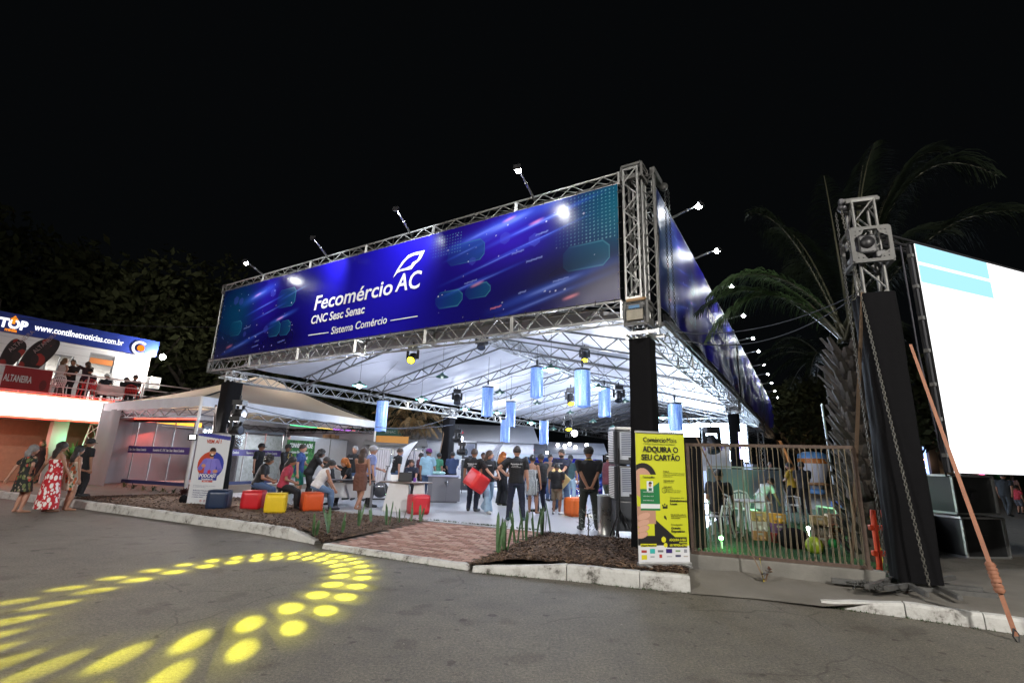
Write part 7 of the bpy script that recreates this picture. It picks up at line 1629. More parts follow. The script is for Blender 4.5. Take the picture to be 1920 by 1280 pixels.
# white plastic chairs and table on the lawn
for px, py, rz, lab in ((1345, 1006, 2.2, 'white plastic chair at the left of the lawn, its back to the fence'), (1388, 985, -.3, 'white plastic chair facing the fence in the middle of the lawn'), (1425, 975, .4, 'white plastic chair behind the stacked boxes'), (1482, 975, 3.5, 'white plastic chair near the grey divider end'), (1410, 990, 1.5, 'white plastic chair beside the green-lit table')):
    plastic_chair(CH_W, lab, at(px, py, .17), rz, 'white plastic chairs on the lawn')
t = thing('table', 'white plastic table lit green on the lawn', 'table', at(1400, 1000, .17), .2); MB().bbox((0, 0, .7), (.8, .8, .03), .01).build('table_top', t, CH_W)
for x in (-.33, .33):
    for y in (-.33, .33): MB().tube([(x, y, .7), (x*1.1, y*1.1, 0)], [.035, .022], 6).build('leg', t, CH_W)
P_(1350, 1003, 40, 'person in black sitting on the left white chair, back to the fence', H=1.72, skin=1, pose='sit', arms=('lap', 'desk'), top=('shirt', BLK), bottom=('trousers', BLK), hair=('short', 'black'), lean=.2, z=.17)
P_(1428, 985, 75, 'child in a white t-shirt leaning over the glowing green table', H=1.35, skin=1, pose='wide', arms=('reach', 'reach'), top=('shirt', (.5, .5, .52)), bottom=('shorts', (.1, .12, .15)), hair=('short', 'black'), lean=.75, z=.17)
P_(1490, 960, -40, 'person in a yellow shirt behind the white plastic chairs', H=1.65, skin=1, arms=('front', 'down'), top=('shirt', (.55, .36, .04)), bottom=('trousers', BLK), hair=('short', 'black'), z=.17)
P_(1512, 965, 20, 'person with dark hair standing next to the yellow shirt', H=1.68, skin=1, arms=('front', 'front'), top=('shirt', (.02, .02, .025)), bottom=('trousers', BLK), hair=('short', 'dark'), z=.17)
P_(1449, 935, 180, 'dark head of a person looking over the grey divider', H=1.72, skin=2, arms=('down', 'down'), top=('shirt', BLK), bottom=('trousers', BLK), hair=('short', 'black'), z=.17, vox=.02)
# green and white play lights
for px, py, c, pw, lab in ((1515, 990, (.85, 1, .9), 40, 'glaring white-green lamp on the lawn between the box stacks'), (1352, 1008, (.25, 1, .25), 8, 'green glowing lamp under the left white chair')):
    p = at(px, py, .35); t = thing('glow_lamp', lab, 'lamp', p); MB().ball((0, 0, 0), .04, 12).build('globe', t, emit_mat('glow_%d' % px, c, 22)); MB().tube([(0, 0, -.06), (0, 0, -.18)], .02, 6).build('foot', t, WHITEP); lamp('POINT', 'glow_light', p+Vector((0, -.12, .05)), pw, c, .05, parent=t)
lamp('POINT', 'green_light', at(1420, 985, .2)+Vector((0, 0, .55)), 22, (.25, 1, .35), .05)
# stacks of painted boxes near the fence
for px, py, cols_, lab0 in ((1425, 1012, ('c9b072', 'd6d3cc', 'b98a5c'), 'left stack'), (1462, 1017, ('c7962f', '6e4a78', 'a23c34'), 'middle stack'), (1540, 1022, ('a9926a', '8e8474', '7c6a58'), 'right front stack'), (1568, 1016, ('7d6458', '8a5a48', '93705a'), 'right rear stack')):
    q = at(px, py, .17); 
    for i, hx in enumerate(reversed(cols_)):
        t = thing('painted_box', '%s painted box, %s of the %s behind the rope fence' % ({'c9b072': 'straw-coloured', 'd6d3cc': 'white', 'b98a5c': 'tan patterned', 'c7962f': 'ochre yellow', '6e4a78': 'purple', 'a23c34': 'brick red', 'a9926a': 'faded beige', '8e8474': 'greyish', '7c6a58': 'brown', '7d6458': 'dusky mauve', '8a5a48': 'rust brown', '93705a': 'clay coloured'}[hx], ('bottom', 'middle', 'top')[i], lab0), 'box', q+Vector((0, 0, i*.185)), -.25, 'painted boxes behind the fence')
        m = print_mat('box_print_'+hx, rgb(hx), [(tuple(min(1, c*1.5+.05) for c in rgb(hx)), 12, .33), (tuple(c*.5 for c in rgb(hx)), 8, .3)], 1)
        MB().bbox((0, 0, .092), (.27, .2, .178), .006).build('body', t, m); MB().box((0, -.103, .13), (.1, .008, .04)).build('label_plate', t, mat('plate_pale', (.5, .48, .42), .6))
        if px < 1500: text(('caju', 'uva', 'café')[i], .05, mat('ink_dark', (.05, .04, .04), .6), t, (-.1, -.106, .04), RX90)
tag(MB().ball(at(1527, 1022, .29), .15, 20).build('ball', None, mat('ball_yellow', (.26, .33, .02), .4)), 'yellow-green ball with black smiley marks on the lawn', 'ball')
tag(MB().ball(at(1562, 1018, .24), .09, 16).build('ball', None, mat('ball_green', (.03, .3, .08), .35)), 'small green ball right of the yellow one', 'ball')
b = MB(); b.ball(at(1488, 1010, .32), .27, 18, (1.1, 1, .75)); tag(b.build('bean_bag', None, BLACKC), 'black bean bag between the middle stack and the yellow ball', 'bean bag')
q = at(1530, 925, .17); b = MB(); b.lathe(q, [(.3, .2), (.55, .6), (.75, 1.2), (.78, 1.7)], 20); t = thing('inflatable_cup', 'big white inflatable cup with orange and blue bands behind the fence', 'inflatable', q)
MB().lathe((0, 0, 0), [(.001, .3), (.35, .3), (.6, .75), (.8, 1.5), (.82, 1.8)], 20).build('cup', t, mat('vinyl_white', (.55, .55, .6), .4)); MB().lathe((0, 0, 0), [(.82, 1.8), (.84, 1.86), (.84, 2.05), (.82, 2.1)], 20).build('orange_band', t, mat('vinyl_orange', (.5, .16, .03), .4)); MB().lathe((0, 0, 0), [(.82, 2.1), (.8, 2.35), (.5, 2.5), (.001, 2.55)], 20).build('blue_top', t, BLV); MB().lathe((0, 0, 0), [(.5, 0), (.55, .15), (.4, .3), (.001, .32)], 20).build('blue_foot', t, BLV); MB().tube([(-.8, 0, .55), (0, -.8, .6), (.8, 0, .55)], .09, 8).build('tan_arm', t, mat('vinyl_tan', (.35, .18, .08), .5))
# plastic play fence panels
def playpanel(loc, rz, m, lab, s=1.):
    t = thing('play_fence_panel', lab, 'play fence', loc, rz, 'plastic play fence panels')
    for x in (-.075, .075):
        b = MB(); b.tube([(x*s, 0, .03*s), (x*s*1.1, 0, .08*s), (x*s, 0, .16*s), (x*s, 0, .75*s), (x*s*.9, 0, .86*s)], [.05*s, .055*s, .05*s, .05*s, .035*s], 10, ry=[.035*s]*5); b.build('upright', t, m)
    for z in (.28, .62): b = MB(); b.bbox((0, 0, z*s), (.30*s, .075*s, .075*s), .02); b.build('crossbar', t, m)
    return t
playpanel(at(1663, 1078, .13), -.15, mat('play_red', (.62, .055, .02), .38), 'orange-red plastic play fence panel standing by the black tower', 1.06)
PC = [('play_blue', (.05, .12, .45)), ('play_lilac', (.22, .16, .5)), ('play_green', (.03, .35, .22)), ('play_yellow', (.6, .5, .05)), ('play_sky', (.12, .25, .55))]
for i, (px, py) in enumerate(((1572, 1000), (1588, 1002), (1604, 1004), (1616, 1012), (1624, 1022), (1632, 1032), (1640, 1044), (1648, 1056))):
    nm, c = PC[(0, 4, 1, 2, 0, 3, 1, 3)[i]]; playpanel(at(px, py, .15), (.1, .1, .1, 1.2, 1.2, 1.2, 1.2, 1.2)[i], mat(nm, c, .38), ('dark blue', 'sky blue', 'lilac', 'green', 'dark blue', 'yellow', 'lilac', 'yellow')[i]+' play fence panel, '+ORD[i]+' along the row from the left', .85)
# ------------------------------------------------ big screen and its tower
TB = Vector((5.42, 6.95, .13)); tz = math.radians(-20)
TW = thing('screen_tower', 'black-wrapped truss tower with aluminium sleeve block and chain hoist beside the big screen', 'tower', TB, tz)
b = MB(); truss(b, (0, 0, .05), (0, 0, 5.58), .29, .29, (0, 1, 0), bay=.36, r=.024, rl=.014); b.build('column_truss', TW, GALV)
b = MB()
def slv(i, j):
    a = 2*PI*i; c, s_ = math.cos(a), math.sin(a); q = max(abs(c), abs(s_)); fl = 1+.05*(1-j)**1.8
    w_ = noise.noise(Vector((c*2.5, s_*2.5, j*6)))
    return Vector((c/q*.225*fl+.025*w_, s_/q*.225*fl+.025*w_, .10+3.93*j))
b.grid(slv, 36, 44); b.build('black_cover', TW, BLACKC)
b = MB()
for s in (-1, 1): b.bar((-1.0, s*.16, .03), (.75, s*.16, .03), .06, .06); b.bar((s*.16, -.75, .075), (s*.16, .6, .075), .05, .05)
for s in (-1, 1): b.bar((-.62+s*.1, -.6, .07), (.35+s*.25, .5, .10), .05, .05)
b.build('base_outrigger', TW, GALV)
def framebox(z, w_, h, m=BLOCKM, nm='sleeve_block'):
    t = MB()
    for sx in (-1, 1):
        for sy in (-1, 1): t.bar((sx*w_/2, sy*w_/2, z-h/2), (sx*w_/2, sy*w_/2, z+h/2), .05, .05)
        for sz in (-1, 1): t.bar((-w_/2, sx*w_/2, z+sz*h/2), (w_/2, sx*w_/2, z+sz*h/2), .055, .05); t.bar((sx*w_/2, -w_/2, z+sz*h/2), (sx*w_/2, w_/2, z+sz*h/2), .055, .05)
    # corner gusset plates
    for sy in (-1, 1):
        for sx in (-1, 1):
            for sz in (-1, 1):
                x0, z0_ = sx*w_/2, z+sz*h/2; g_ = .17
                t.add([(x0, sy*(w_/2+.028), z0_), (x0-sx*g_, sy*(w_/2+.028), z0_), (x0-sx*g_*.75, sy*(w_/2+.028), z0_-sz*g_*.55), (x0, sy*(w_/2+.028), z0_-sz*g_)], [(0, 1, 2, 3)])
                t.add([(sy*(w_/2+.028), x0, z0_), (sy*(w_/2+.028), x0-sx*g_, z0_), (sy*(w_/2+.028), x0-sx*g_*.75, z0_-sz*g_*.55), (sy*(w_/2+.028), x0, z0_-sz*g_)], [(0, 1, 2, 3)])
    o = t.build(nm, TW, m); t = MB()
    for sy in (-1, 1):
        for sx in (-1, 1):
            for sz in (-1, 1):
                for dx, dz in ((.05, .05), (.11, .045), (.045, .11)): t.ball((sx*(w_/2-dx), sy*(w_/2+.034), z+sz*(h/2-dz)), .009, 6)
    k = t.build('bolts', TW, DARKM); k['kind'] = 'stuff'
    # rollers
    for zz in (-.28, .28):
        for sx in (-1, 1): MB().lathe((sx*.2, 0, z+zz*h), [(.001, -.1), (.045, -.1), (.045, .1), (.001, .1)], 14, rot=Matrix.Rotation(PI/2, 3, 'X')).build('roller', TW, WHITEM)
framebox(4.78, .48, .52)
b = MB(); b.bar((-.26, 0, 5.62), (.24, 0, 5.62), .10, .09); b.bar((-.22, -.14, 5.56), (.22, -.14, 5.56), .04, .05); b.bar((-.22, .14, 5.56), (.22, .14, 5.56), .04, .05); b.build('head_beam', TW, BLOCKM)
b = MB(); b.lathe((-.24, -.05, 5.52), [(.001, -.05), (.07, -.05), (.07, .05), (.001, .05)], 14, rot=Matrix.Rotation(PI/2, 3, 'X')); b.box((-.26, -.05, 5.6), (.05, .1, .1)); b.build('pulley', TW, DARKM)
b = MB(); b.bbox((-.06, -.20, 4.78), (.24, .16, .30), .03); b.lathe((-.06, -.29, 4.80), [(.001, -.02), (.09, -.02), (.09, .02), (.001, .02)], 14, rot=Matrix.Rotation(PI/2, 3, 'X')); b.build('chain_motor', TW, BLACKP)
MB().bbox((.10, -.18, 4.62), (.14, .14, .12), .02).build('motor_hook_block', TW, BLACKP)
# hoist chains fall to the base
b = MB(); chain(b, (-.28, -.10, 5.45), (-.02, -.46, .12), .052, .0065, .014); b.build('hoist_chain', TW, mat('chain_steel', (.14, .135, .12), .55, .5, var=.2))
b = MB(); chain(b, (-.34, -.04, 5.45), (-.42, -.36, .12), .052, .0055, .013); b.build('hoist_chain', TW, mat('chain_dark', (.10, .10, .095), .5, .6, var=.2))
b = MB()
for k in range(60): c = Vector((-.62+random.gauss(0, .11), -.42+random.gauss(0, .06), .03+random.uniform(0, .05))); q = Vector((random.uniform(-1, 1), random.uniform(-1, 1), random.uniform(-.3, .3))).normalized()*.06; chain(b, c-q, c+q, .05, .006, .013)
k = b.build('chain_pile', TW, MATS['chain_dark']); k['kind'] = 'stuff'
# tan strap from the block down beside the palm trunk
b = MB(); strap(b, dist(1617, 548, 8.55), at(1606, 1076, .16)+Vector((0, .1, 0)), .05, 40, 0, 1.2); tag(b.build('stay_strap', None, STR), 'long tan stay strap hanging in front of the palm trunk', 'strap')
b = MB(); e0 = full(TW)@Vector((.18, -.2, 3.6)); ea = dist(1707, 645, 8.0); eb = at(1905, 1192, .05); strap(b, ea, eb, .042, 40, 0, .6); tag(b.build('stay_strap', None, STO), 'orange ratchet strap slanting down to the right kerb', 'strap')
t = thing('strap_bundle', 'orange wrapped knot and hook low on the slanting strap', 'strap'); q = ea.lerp(eb, .83); dq = (eb-ea).normalized(); b = MB()
for k in range(7): c = q+dq*(.04*k-.1); b.lathe(c, [(.03, -.03), (.05, 0), (.034, .03)], 8, rot=dq.to_track_quat('Z', 'Y').to_matrix()@Matrix.Rotation(random.uniform(-.5, .5), 3, 'X'))
b.build('wrap', t, STO); q = eb; MB().tube([q-dq*.05+Vector((0, 0, .02)), q+Vector((.03, 0, .02)), q+dq*.08, q+Vector((-.03, 0, .0)), q-dq*.05+Vector((0, 0, .02))], .008, 6).build('hook', t, DARKM)
# the screen
p0 = dist(1713, 457, 8.85); p1 = dist(1789, 886, 8.85); da = az(70); dn_ = Vector((da.y, -da.x, 0)); zb, zt2 = p1.z, p0.z; o0 = Vector((p1.x, p1.y, 0))
SC = thing('led_screen', 'huge glaring white outdoor screen with a pale blue upper corner', 'screen', o0+Vector((0, 0, zb)))
Wd, Hs = 5.6, zt2-zb
def sq(b, x0, x1, z0, z1, d0, d1): c = (o0+da*x0+dn_*d0+Vector((0, 0, z0))+o0+da*x1+dn_*d1+Vector((0, 0, z1)))/2; return b.box(c, (x1-x0, abs(d1-d0), z1-z0), rz=math.atan2(da.y, da.x))
SWM = emit_mat('screen_white', (1, 1, 1), 1.6); SBM = emit_mat('screen_blue', (.42, .83, .98), 1.15)
hb = (p0-dist(1726, 531, 8.85)).length
xr = 1.72
for i in range(7):      # picture modules
    b = MB(); sq(b, i*.8+.002, (i+1)*.8-.002, zb, zt2, 0, .01)
    b.build('picture', SC, SWM, world=True)
b = MB(); sq(b, .004, xr, zt2-.28, zt2-.004, .011, .014); b.build('blue_picture', SC, SBM, world=True); b = MB(); sq(b, .004, xr, zt2-.60, zt2-.33, .011, .014); b.build('blue_picture', SC, SBM, world=True)
for i in range(7): b = MB(); sq(b, i*.8+.01, (i+1)*.8-.01, zb+.01, zt2-.01, -.12, -.004); b.build('cabinet', SC, BLACKP, world=True)
b = MB(); truss(b, o0-da*.3-dn_*.22+Vector((0, 0, zt2+.10)), o0+da*5.8-dn_*.22+Vector((0, 0, zt2+.08)), .14, .10, bay=.3, r=.018, rl=.009); b.build('top_truss', SC, DARKM, world=True)
for z in np.linspace(zb+.2, zt2-.2, 7):
    b = MB(); sq(b, -.05, .0, z, z+.05, -.08, -.02); b.build('clip', SC, GALV, world=True)
b = MB(); b.bar(o0-da*.02-dn_*.05+Vector((0, 0, zb)), o0-da*.02-dn_*.05+Vector((0, 0, zt2)), .03, .03); b.build('edge_frame', SC, DARKM, world=True)
b = MB(); b.tube([o0-da*.1-dn_*.12+Vector((0, 0, zt2)), o0-da*.14-dn_*.1+Vector((0, 0, zt2-1.6)), o0-da*.05-dn_*.1+Vector((0, 0, zb+.6)), o0+da*.1-dn_*.15+Vector((0, 0, zb-.05)), o0+da*.5-dn_*.15+Vector((0, 0, zb+.02))], .012, 5); b.build('data_cable', SC, MATS['cable'], world=True)
# flight cases
def fcase(loc, rz, lab, w_=.98, d_=.6, h=.74):
    t = thing('flight_case', lab, 'flight case', loc, rz, 'black flight cases')
    MB().box((0, 0, h/2), (w_-.05, d_-.05, h-.05)).build('panel', t, mat('case_black', (.012, .013, .014), .5, bump=.2, bscale=60))
    for y in (-1, 1):
        for a, c in (((-w_/2, h*0+.02), (w_/2, .02)), ((-w_/2, h-.02), (w_/2, h-.02)), ((-w_/2, .02), (-w_/2, h-.02)), ((w_/2, .02), (w_/2, h-.02))): MB().bar((a[0], y*d_/2, a[1]), (c[0], y*d_/2, c[1]), .042, .035).build('edge_rail', t, ALU)
    for x in (-1, 1):
        for z in (.02, h-.02): MB().bar((x*w_/2, -d_/2, z), (x*w_/2, d_/2, z), .04, .04).build('edge_rail', t, ALU)
        for y in (-1, 1):
            for z in (.03, h-.03): MB().ball((x*w_/2, y*d_/2, z), .034, 8).build('corner_ball', t, ALU)
    b = MB(); b.box((0, -d_/2+.005, h*.5), (.16, .02, .10)); b.build('handle', t, BLACKP); return t
q = at(1868, 1047, 0.0); fz = .13
fcase(Vector((q.x-.22, q.y+.25, .0)), .14, 'lower right flight case, its edges shining, near the slanting strap', .98, .6, .78); fcase(Vector((q.x-.18, q.y+.36, .81)), .16, 'flight case standing on top of the pair under the screen', 1.0, .6, .78); q2 = at(1760, 1038, 0); fcase(Vector((q2.x-.3, q2.y+.35, 0)), .12, 'lower left flight case, half behind the black tower', .98, .6, .78); q3 = at(1690, 1030, 0); fcase(Vector((q3.x-.5, q3.y+.9, 0)), .12, 'flight case seen between the orange play fence and the tower', .98, .6, .78)
# things seen under and beside the screen
b = MB()
for k in range(5): b.bbox(at(1735+k*12, 965, .75)+Vector((0, .6, .0)), (.3, .2, .5), .03, rz=random.uniform(-.3, .3))
b.use(mat('crate_blue', (.12, .22, .55), .4))
for i in range(4):
    q = at(1728+i*13, 1005, .2); tag(MB().bbox(q+Vector((0, .8, .62)), (.30, .2, .42), .03, rz=.2*i).build('jerry_can', None, mat('can_blue', (.14, .25, .55), .4)), ('leftmost', 'second', 'third', 'rightmost')[i]+' blue plastic can on the ledge beyond the tower', 'can', 'blue cans')
b = MB(); b.box(at(1750, 1005, .2)+Vector((0, .8, .2)), (1.6, .5, .4)); tag(b.build('ledge', None, CONC), 'low ledge that the blue cans stand on', 'ledge')
# stall across the way with lit shelves
q = at(1760, 925, 0); D = q.xy.length
ST = thing('market_stall', 'far market stall with patterned tan wall, lit shelves and a blue light post', 'stall', q)
def zz_(py): return dist(1760, py, D).z
MB().box((.5, 1, 2.2), (4.5, .1, 4.4)).build('wall', ST, print_mat('tan_pattern', (.22, .17, .10), [((.05, .05, .04), 1.6, .28), ((.16, .12, .07), 2.4, .3)], 1)); MB().box((-.6, 0, zz_(855)), (.16, .1, 2.9), rot=Euler((0, 0, 0)).to_matrix()).build('light_post', ST, emit_mat('post_blue', (.35, .5, 1), 3.))
for k, py in enumerate((847, 862, 877, 892)): MB().box((-1.0, 0, zz_(py)), (.55, .08, .06)).build('lit_shelf', ST, emit_mat('shelf_warm', (1, .55, .3), 6))
MB().box((-.9, .02, zz_(870)), (.08, .08, 1.5)).build('lit_shelf', ST, MATS['shelf_warm']); MB().box((-.1, -.1, 2.2), (.7, .2, 3.6)).build('dark_pillar', ST, BLACKP); MB().box((.5, -.3, 4.5), (5, 1.6, .3)).build('roof', ST, mat('roof_teal', (.01, .12, .09), .6))
for i in range(4): MB().box((.9+.3*i, .3, .9+.15*i), (.25, .2, .25)).build('lit_goods', ST, emit_mat('goods_%d' % i, ((1, .7, .3), (1, .4, .1), (1, .9, .5), (.6, .7, 1))[i], 1.6))
lamp('POINT', 'stall_light', q+Vector((-.9, -.5, 2.5)), 120, (1, .6, .35), .2)
# backdrop of the far right street
b = MB(); q = at(1900, 912, 0); b.box(q+Vector((2, 3, 1.6)), (16, .2, 3.2)); tag(b.build('hoarding', None, mat('hoarding_green', (.05, .09, .05), .7, var=.4, vscale=.8)), 'dim green hoarding at the far side of the right street', 'wall')
t = thing('neon_sign', 'pink and white neon sign shining under the big screen', 'sign', q+Vector((-2.2, 2.6, 1.75)))
for k in range(6): MB().tube([(-.7+.05*k, 0, .5-.08*k), (.2+.18*k, 0, .3-.02*k)], .035, 6).build('neon_tube', t, emit_mat('neon_%d' % (k % 2), ((1, .75, .8), (1, .12, .3))[k % 2], 6))
text('SHOW', .3, emit_mat('neon_1', (1, .12, .3), 5), t, (-.3, -.05, -.15), RX90)
tag(MB().box(q+Vector((1.1, 2.6, 1.95)), (.35, .06, .18)).build('exit_light', None, emit_mat('exit_green', (.15, 1, .45), 5)), 'small green light at the far right under the screen', 'lamp')
P_(1893, 968, 60, 'man in dark clothes walking away at the far right', z=0, H=1.74, skin=1, pose='walk', arms=('swingf', 'swingb'), top=('shirt', (.02, .025, .03)), bottom=('trousers', (.03, .035, .04)), hair=('short', 'black'), lean=.15, build=1.15)
P_(1908, 945, 60, 'woman in a dull pink top beyond the walking man', z=0, H=1.65, fem=True, skin=1, arms=('front', 'down'), top=('shirt', (.25, .15, .13)), bottom=('trousers', (.1, .1, .1)), hair=('mid', 'brown'))
P_(1914, 963, 80, 'child in a red top at the right edge', z=0, H=1.2, skin=1, arms=('front', 'down'), top=('shirt', (.5, .04, .06)), bottom=('shorts', (.1, .1, .12)), hair=('short', 'black'))
P_(1745, 950, 20, 'person in a green top and grey trousers by the far stall', z=0, H=1.65, skin=1, arms=('down', 'down'), top=('shirt', (.05, .2, .06)), bottom=('trousers', (.2, .2, .2)), hair=('short', 'black'), vox=.016)
for i, (px, c) in enumerate(((1805, (.3, .1, .1)), (1822, (.4, .38, .35)), (1845, (.1, .1, .12)), (1860, (.3, .25, .2)))): P_(px, 930, 200+30*i, 'far person %s under the big screen' % ('in dusty red', 'in off-white', 'in charcoal', 'in khaki')[i], z=0, H=1.62, skin=i % 3, arms=('front', 'down'), top=('shirt', c), bottom=('trousers', BLK), hair=('short', 'black'), vox=.02)
# ================================================================ TREES AND DISTANCE
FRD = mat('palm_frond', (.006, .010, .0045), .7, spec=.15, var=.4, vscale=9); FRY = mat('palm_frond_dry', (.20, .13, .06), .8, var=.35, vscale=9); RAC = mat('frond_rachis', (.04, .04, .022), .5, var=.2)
def frond(t, p0, p1, rise, leaf, dens=70, m=FRD, droop=.9, wd=.016, m2=None, name='frond'):
    """an arching rachis from p0 to p1 (p0, p1 in the thing's own space), leaflets hanging from it"""
    p0 = Vector(p0); p1 = Vector(p1); L_ = (p1-p0).length; b = MB(); b.use(m2 or RAC); n = 14
    def c(u): return p0.lerp(p1, u)+Vector((0, 0, rise*4*u*(1-u)))
    b.tube([c(i/n) for i in range(n+1)], [.028*(1-.85*i/n)+.003 for i in range(n+1)], 5)
    b.use(m); hz = (p1-p0); hz.z = 0; side = Vector((-hz.y, hz.x, 0)).normalized()
    for i in range(dens):
        u = .12+.88*(i+random.random()*.5)/dens; q = c(u); tg = (c(min(1, u+.02))-c(u-.02)).normalized(); ll = leaf*math.sin(PI*(.12+.80*u))*random.uniform(.8, 1.1)
        for s in (-1, 1):
            d0 = (side*s*random.uniform(.55, 1.)+tg*random.uniform(.35, .8)+Vector((0, 0, random.uniform(-.2, .35)))).normalized(); pts = [q]; p = q.copy(); dd = d0.copy()
            for k in range(4): p = p+dd*ll/4; dd = (dd-Vector((0, 0, droop*.42))).normalized(); pts.append(p.copy())
            x = dd.cross(side).normalized(); x = tg if x.length < .2 else tg.cross(d0).normalized()
            w_ = [.4, 1, .9, .6, .05]; vs = []
            for k, pt_ in enumerate(pts): vs += [pt_-x*wd*w_[k], pt_+x*wd*w_[k]]
            b.add(vs, [(2*k, 2*k+1, 2*k+3, 2*k+2) for k in range(4)], True)
    return b.build(name, t)
BOOT = mat('leaf_boot', (.055, .047, .042), .75, var=.5, vscale=6, bump=.6, bscale=30)
def palm_trunk(t, h, r0, r1, boots, sz, lean=(0, 0)):
    b = MB(); n = 14; b.tube([(lean[0]*(i/n)**1.3, lean[1]*(i/n), h*i/n) for i in range(n+1)], [r0+(r1-r0)*i/n for i in range(n+1)], 16); b.build('trunk', t, mat('palm_trunk', (.09, .075, .06), .85, var=.4, vscale=6, bump=.8, bscale=12))
    for k in range(boots):
        u = (k+.5)/boots; a = k*2.39996; z = h*u; r = r0+(r1-r0)*u; q = Vector((math.cos(a), math.sin(a), 0)); s = Vector((-q.y, q.x, 0)); c = Vector((lean[0]*u**1.3, lean[1]*u, z)); L_ = sz*random.uniform(.75, 1.25); wd = sz*.28; out = random.uniform(.35, .7)
        p = [c+q*(r*.9), c+q*(r+L_*out*.35)+Vector((0, 0, L_*.35)), c+q*(r+L_*out)+Vector((0, 0, L_*.85))]; vs = []
        for w_, pp, th in ((1., p[0], .03), (.85, p[1], .045), (.45, p[2], .035)):
            vs += [pp-s*wd*w_, pp+q*th+Vector((0, 0, .0)), pp+s*wd*w_, pp-q*th*.6]
        fs = []
        for i in (0, 1):
            for j in range(4): fs.append((i*4+j, i*4+(j+1) % 4, i*4+4+(j+1) % 4, i*4+4+j))
        fs.append((8, 9, 10, 11)); MB().add(vs, fs).build('leaf_boot', t, BOOT)
# big palm beside the screen tower: the bulky trunk is clad in cut leaf bases
pb_ = dist(1640, 985, 10.9); pb_.z = .16; D = pb_.xy.length; top = dist(1592, 650, D)
PL = thing('palm_tree', 'large palm with rough boot-clad trunk behind the rope fence and the black tower', 'tree', pb_)
ln = top-pb_; palm_trunk(PL, ln.z-.1, .40, .26, 210, .34, (ln.x, ln.y)); cr = Vector((ln.x, ln.y, ln.z+.1))
FRL = mat('palm_frond_lit', (.024, .052, .014), .6, var=.4, vscale=9)  # paler copy of the frond green, lamplight put into the colour
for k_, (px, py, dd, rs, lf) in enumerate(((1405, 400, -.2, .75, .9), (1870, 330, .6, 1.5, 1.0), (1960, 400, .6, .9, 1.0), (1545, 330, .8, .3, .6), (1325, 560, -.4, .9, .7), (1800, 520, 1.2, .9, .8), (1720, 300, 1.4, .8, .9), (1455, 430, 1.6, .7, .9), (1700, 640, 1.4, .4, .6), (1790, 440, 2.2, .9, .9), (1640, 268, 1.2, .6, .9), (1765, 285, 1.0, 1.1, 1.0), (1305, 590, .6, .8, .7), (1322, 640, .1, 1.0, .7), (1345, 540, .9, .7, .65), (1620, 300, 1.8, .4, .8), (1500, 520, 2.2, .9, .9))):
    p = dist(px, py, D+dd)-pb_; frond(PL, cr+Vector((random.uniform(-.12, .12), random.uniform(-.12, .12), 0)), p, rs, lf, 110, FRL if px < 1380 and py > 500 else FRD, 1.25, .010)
# short palm behind the left truss with dry skirt
pc = at(765, 905, .16); Dc = pc.xy.length; t3 = thing('palm_tree', 'short palm with a skirt of dry hanging fronds between tent and rear left column', 'tree', pc); topc = dist(752, 800, Dc)-pc
palm_trunk(t3, topc.z, .42, .62, 110, .55); cz = Vector((0, 0, topc.z))
for k in range(26):
    a = 2*PI*k/26+random.uniform(-.1, .1); r = random.uniform(1.6, 2.5); frond(t3, cz, (math.cos(a)*r, math.sin(a)*r, topc.z+random.uniform(-.3, .9)), .6, .7, 36, FRY if k % 3 else FRD, 1.6, .02)
for k in range(22):
    a = random.uniform(0, 6.3); r = random.uniform(.9, 1.7); frond(t3, cz, (math.cos(a)*r, math.sin(a)*r, topc.z-random.uniform(.2, .6)), .5, .75, 26, FRY, 2.2, .02)
for k in range(14):
    a = random.uniform(0, 6.3); r = random.uniform(.8, 2.2); frond(t3, cz, (math.cos(a)*r, math.sin(a)*r, topc.z+random.uniform(1.2, 2.4)), .5, .6, 36, FRD, .9, .02)
# dark palm at far right of the pavilion
pd = dist(1572, 850, 21); pd.z = .1; t4 = thing('palm_tree', 'dark distant palm to the left of the big palm', 'tree', pd); h4 = dist(1560, 690, 21).z
b = MB(); b.tube([(0, 0, 0), (.1, 0, h4*.5), (0, 0, h4)], [.22, .18, .16], 10); b.build('trunk', t4, MATS['palm_trunk'])
for k in range(16):
    a = 2*PI*k/16; r = random.uniform(1.8, 2.8); frond(t4, (0, 0, h4), (math.cos(a)*r, math.sin(a)*r, h4+random.uniform(-.9, 1.2)), .6, .7, 40)
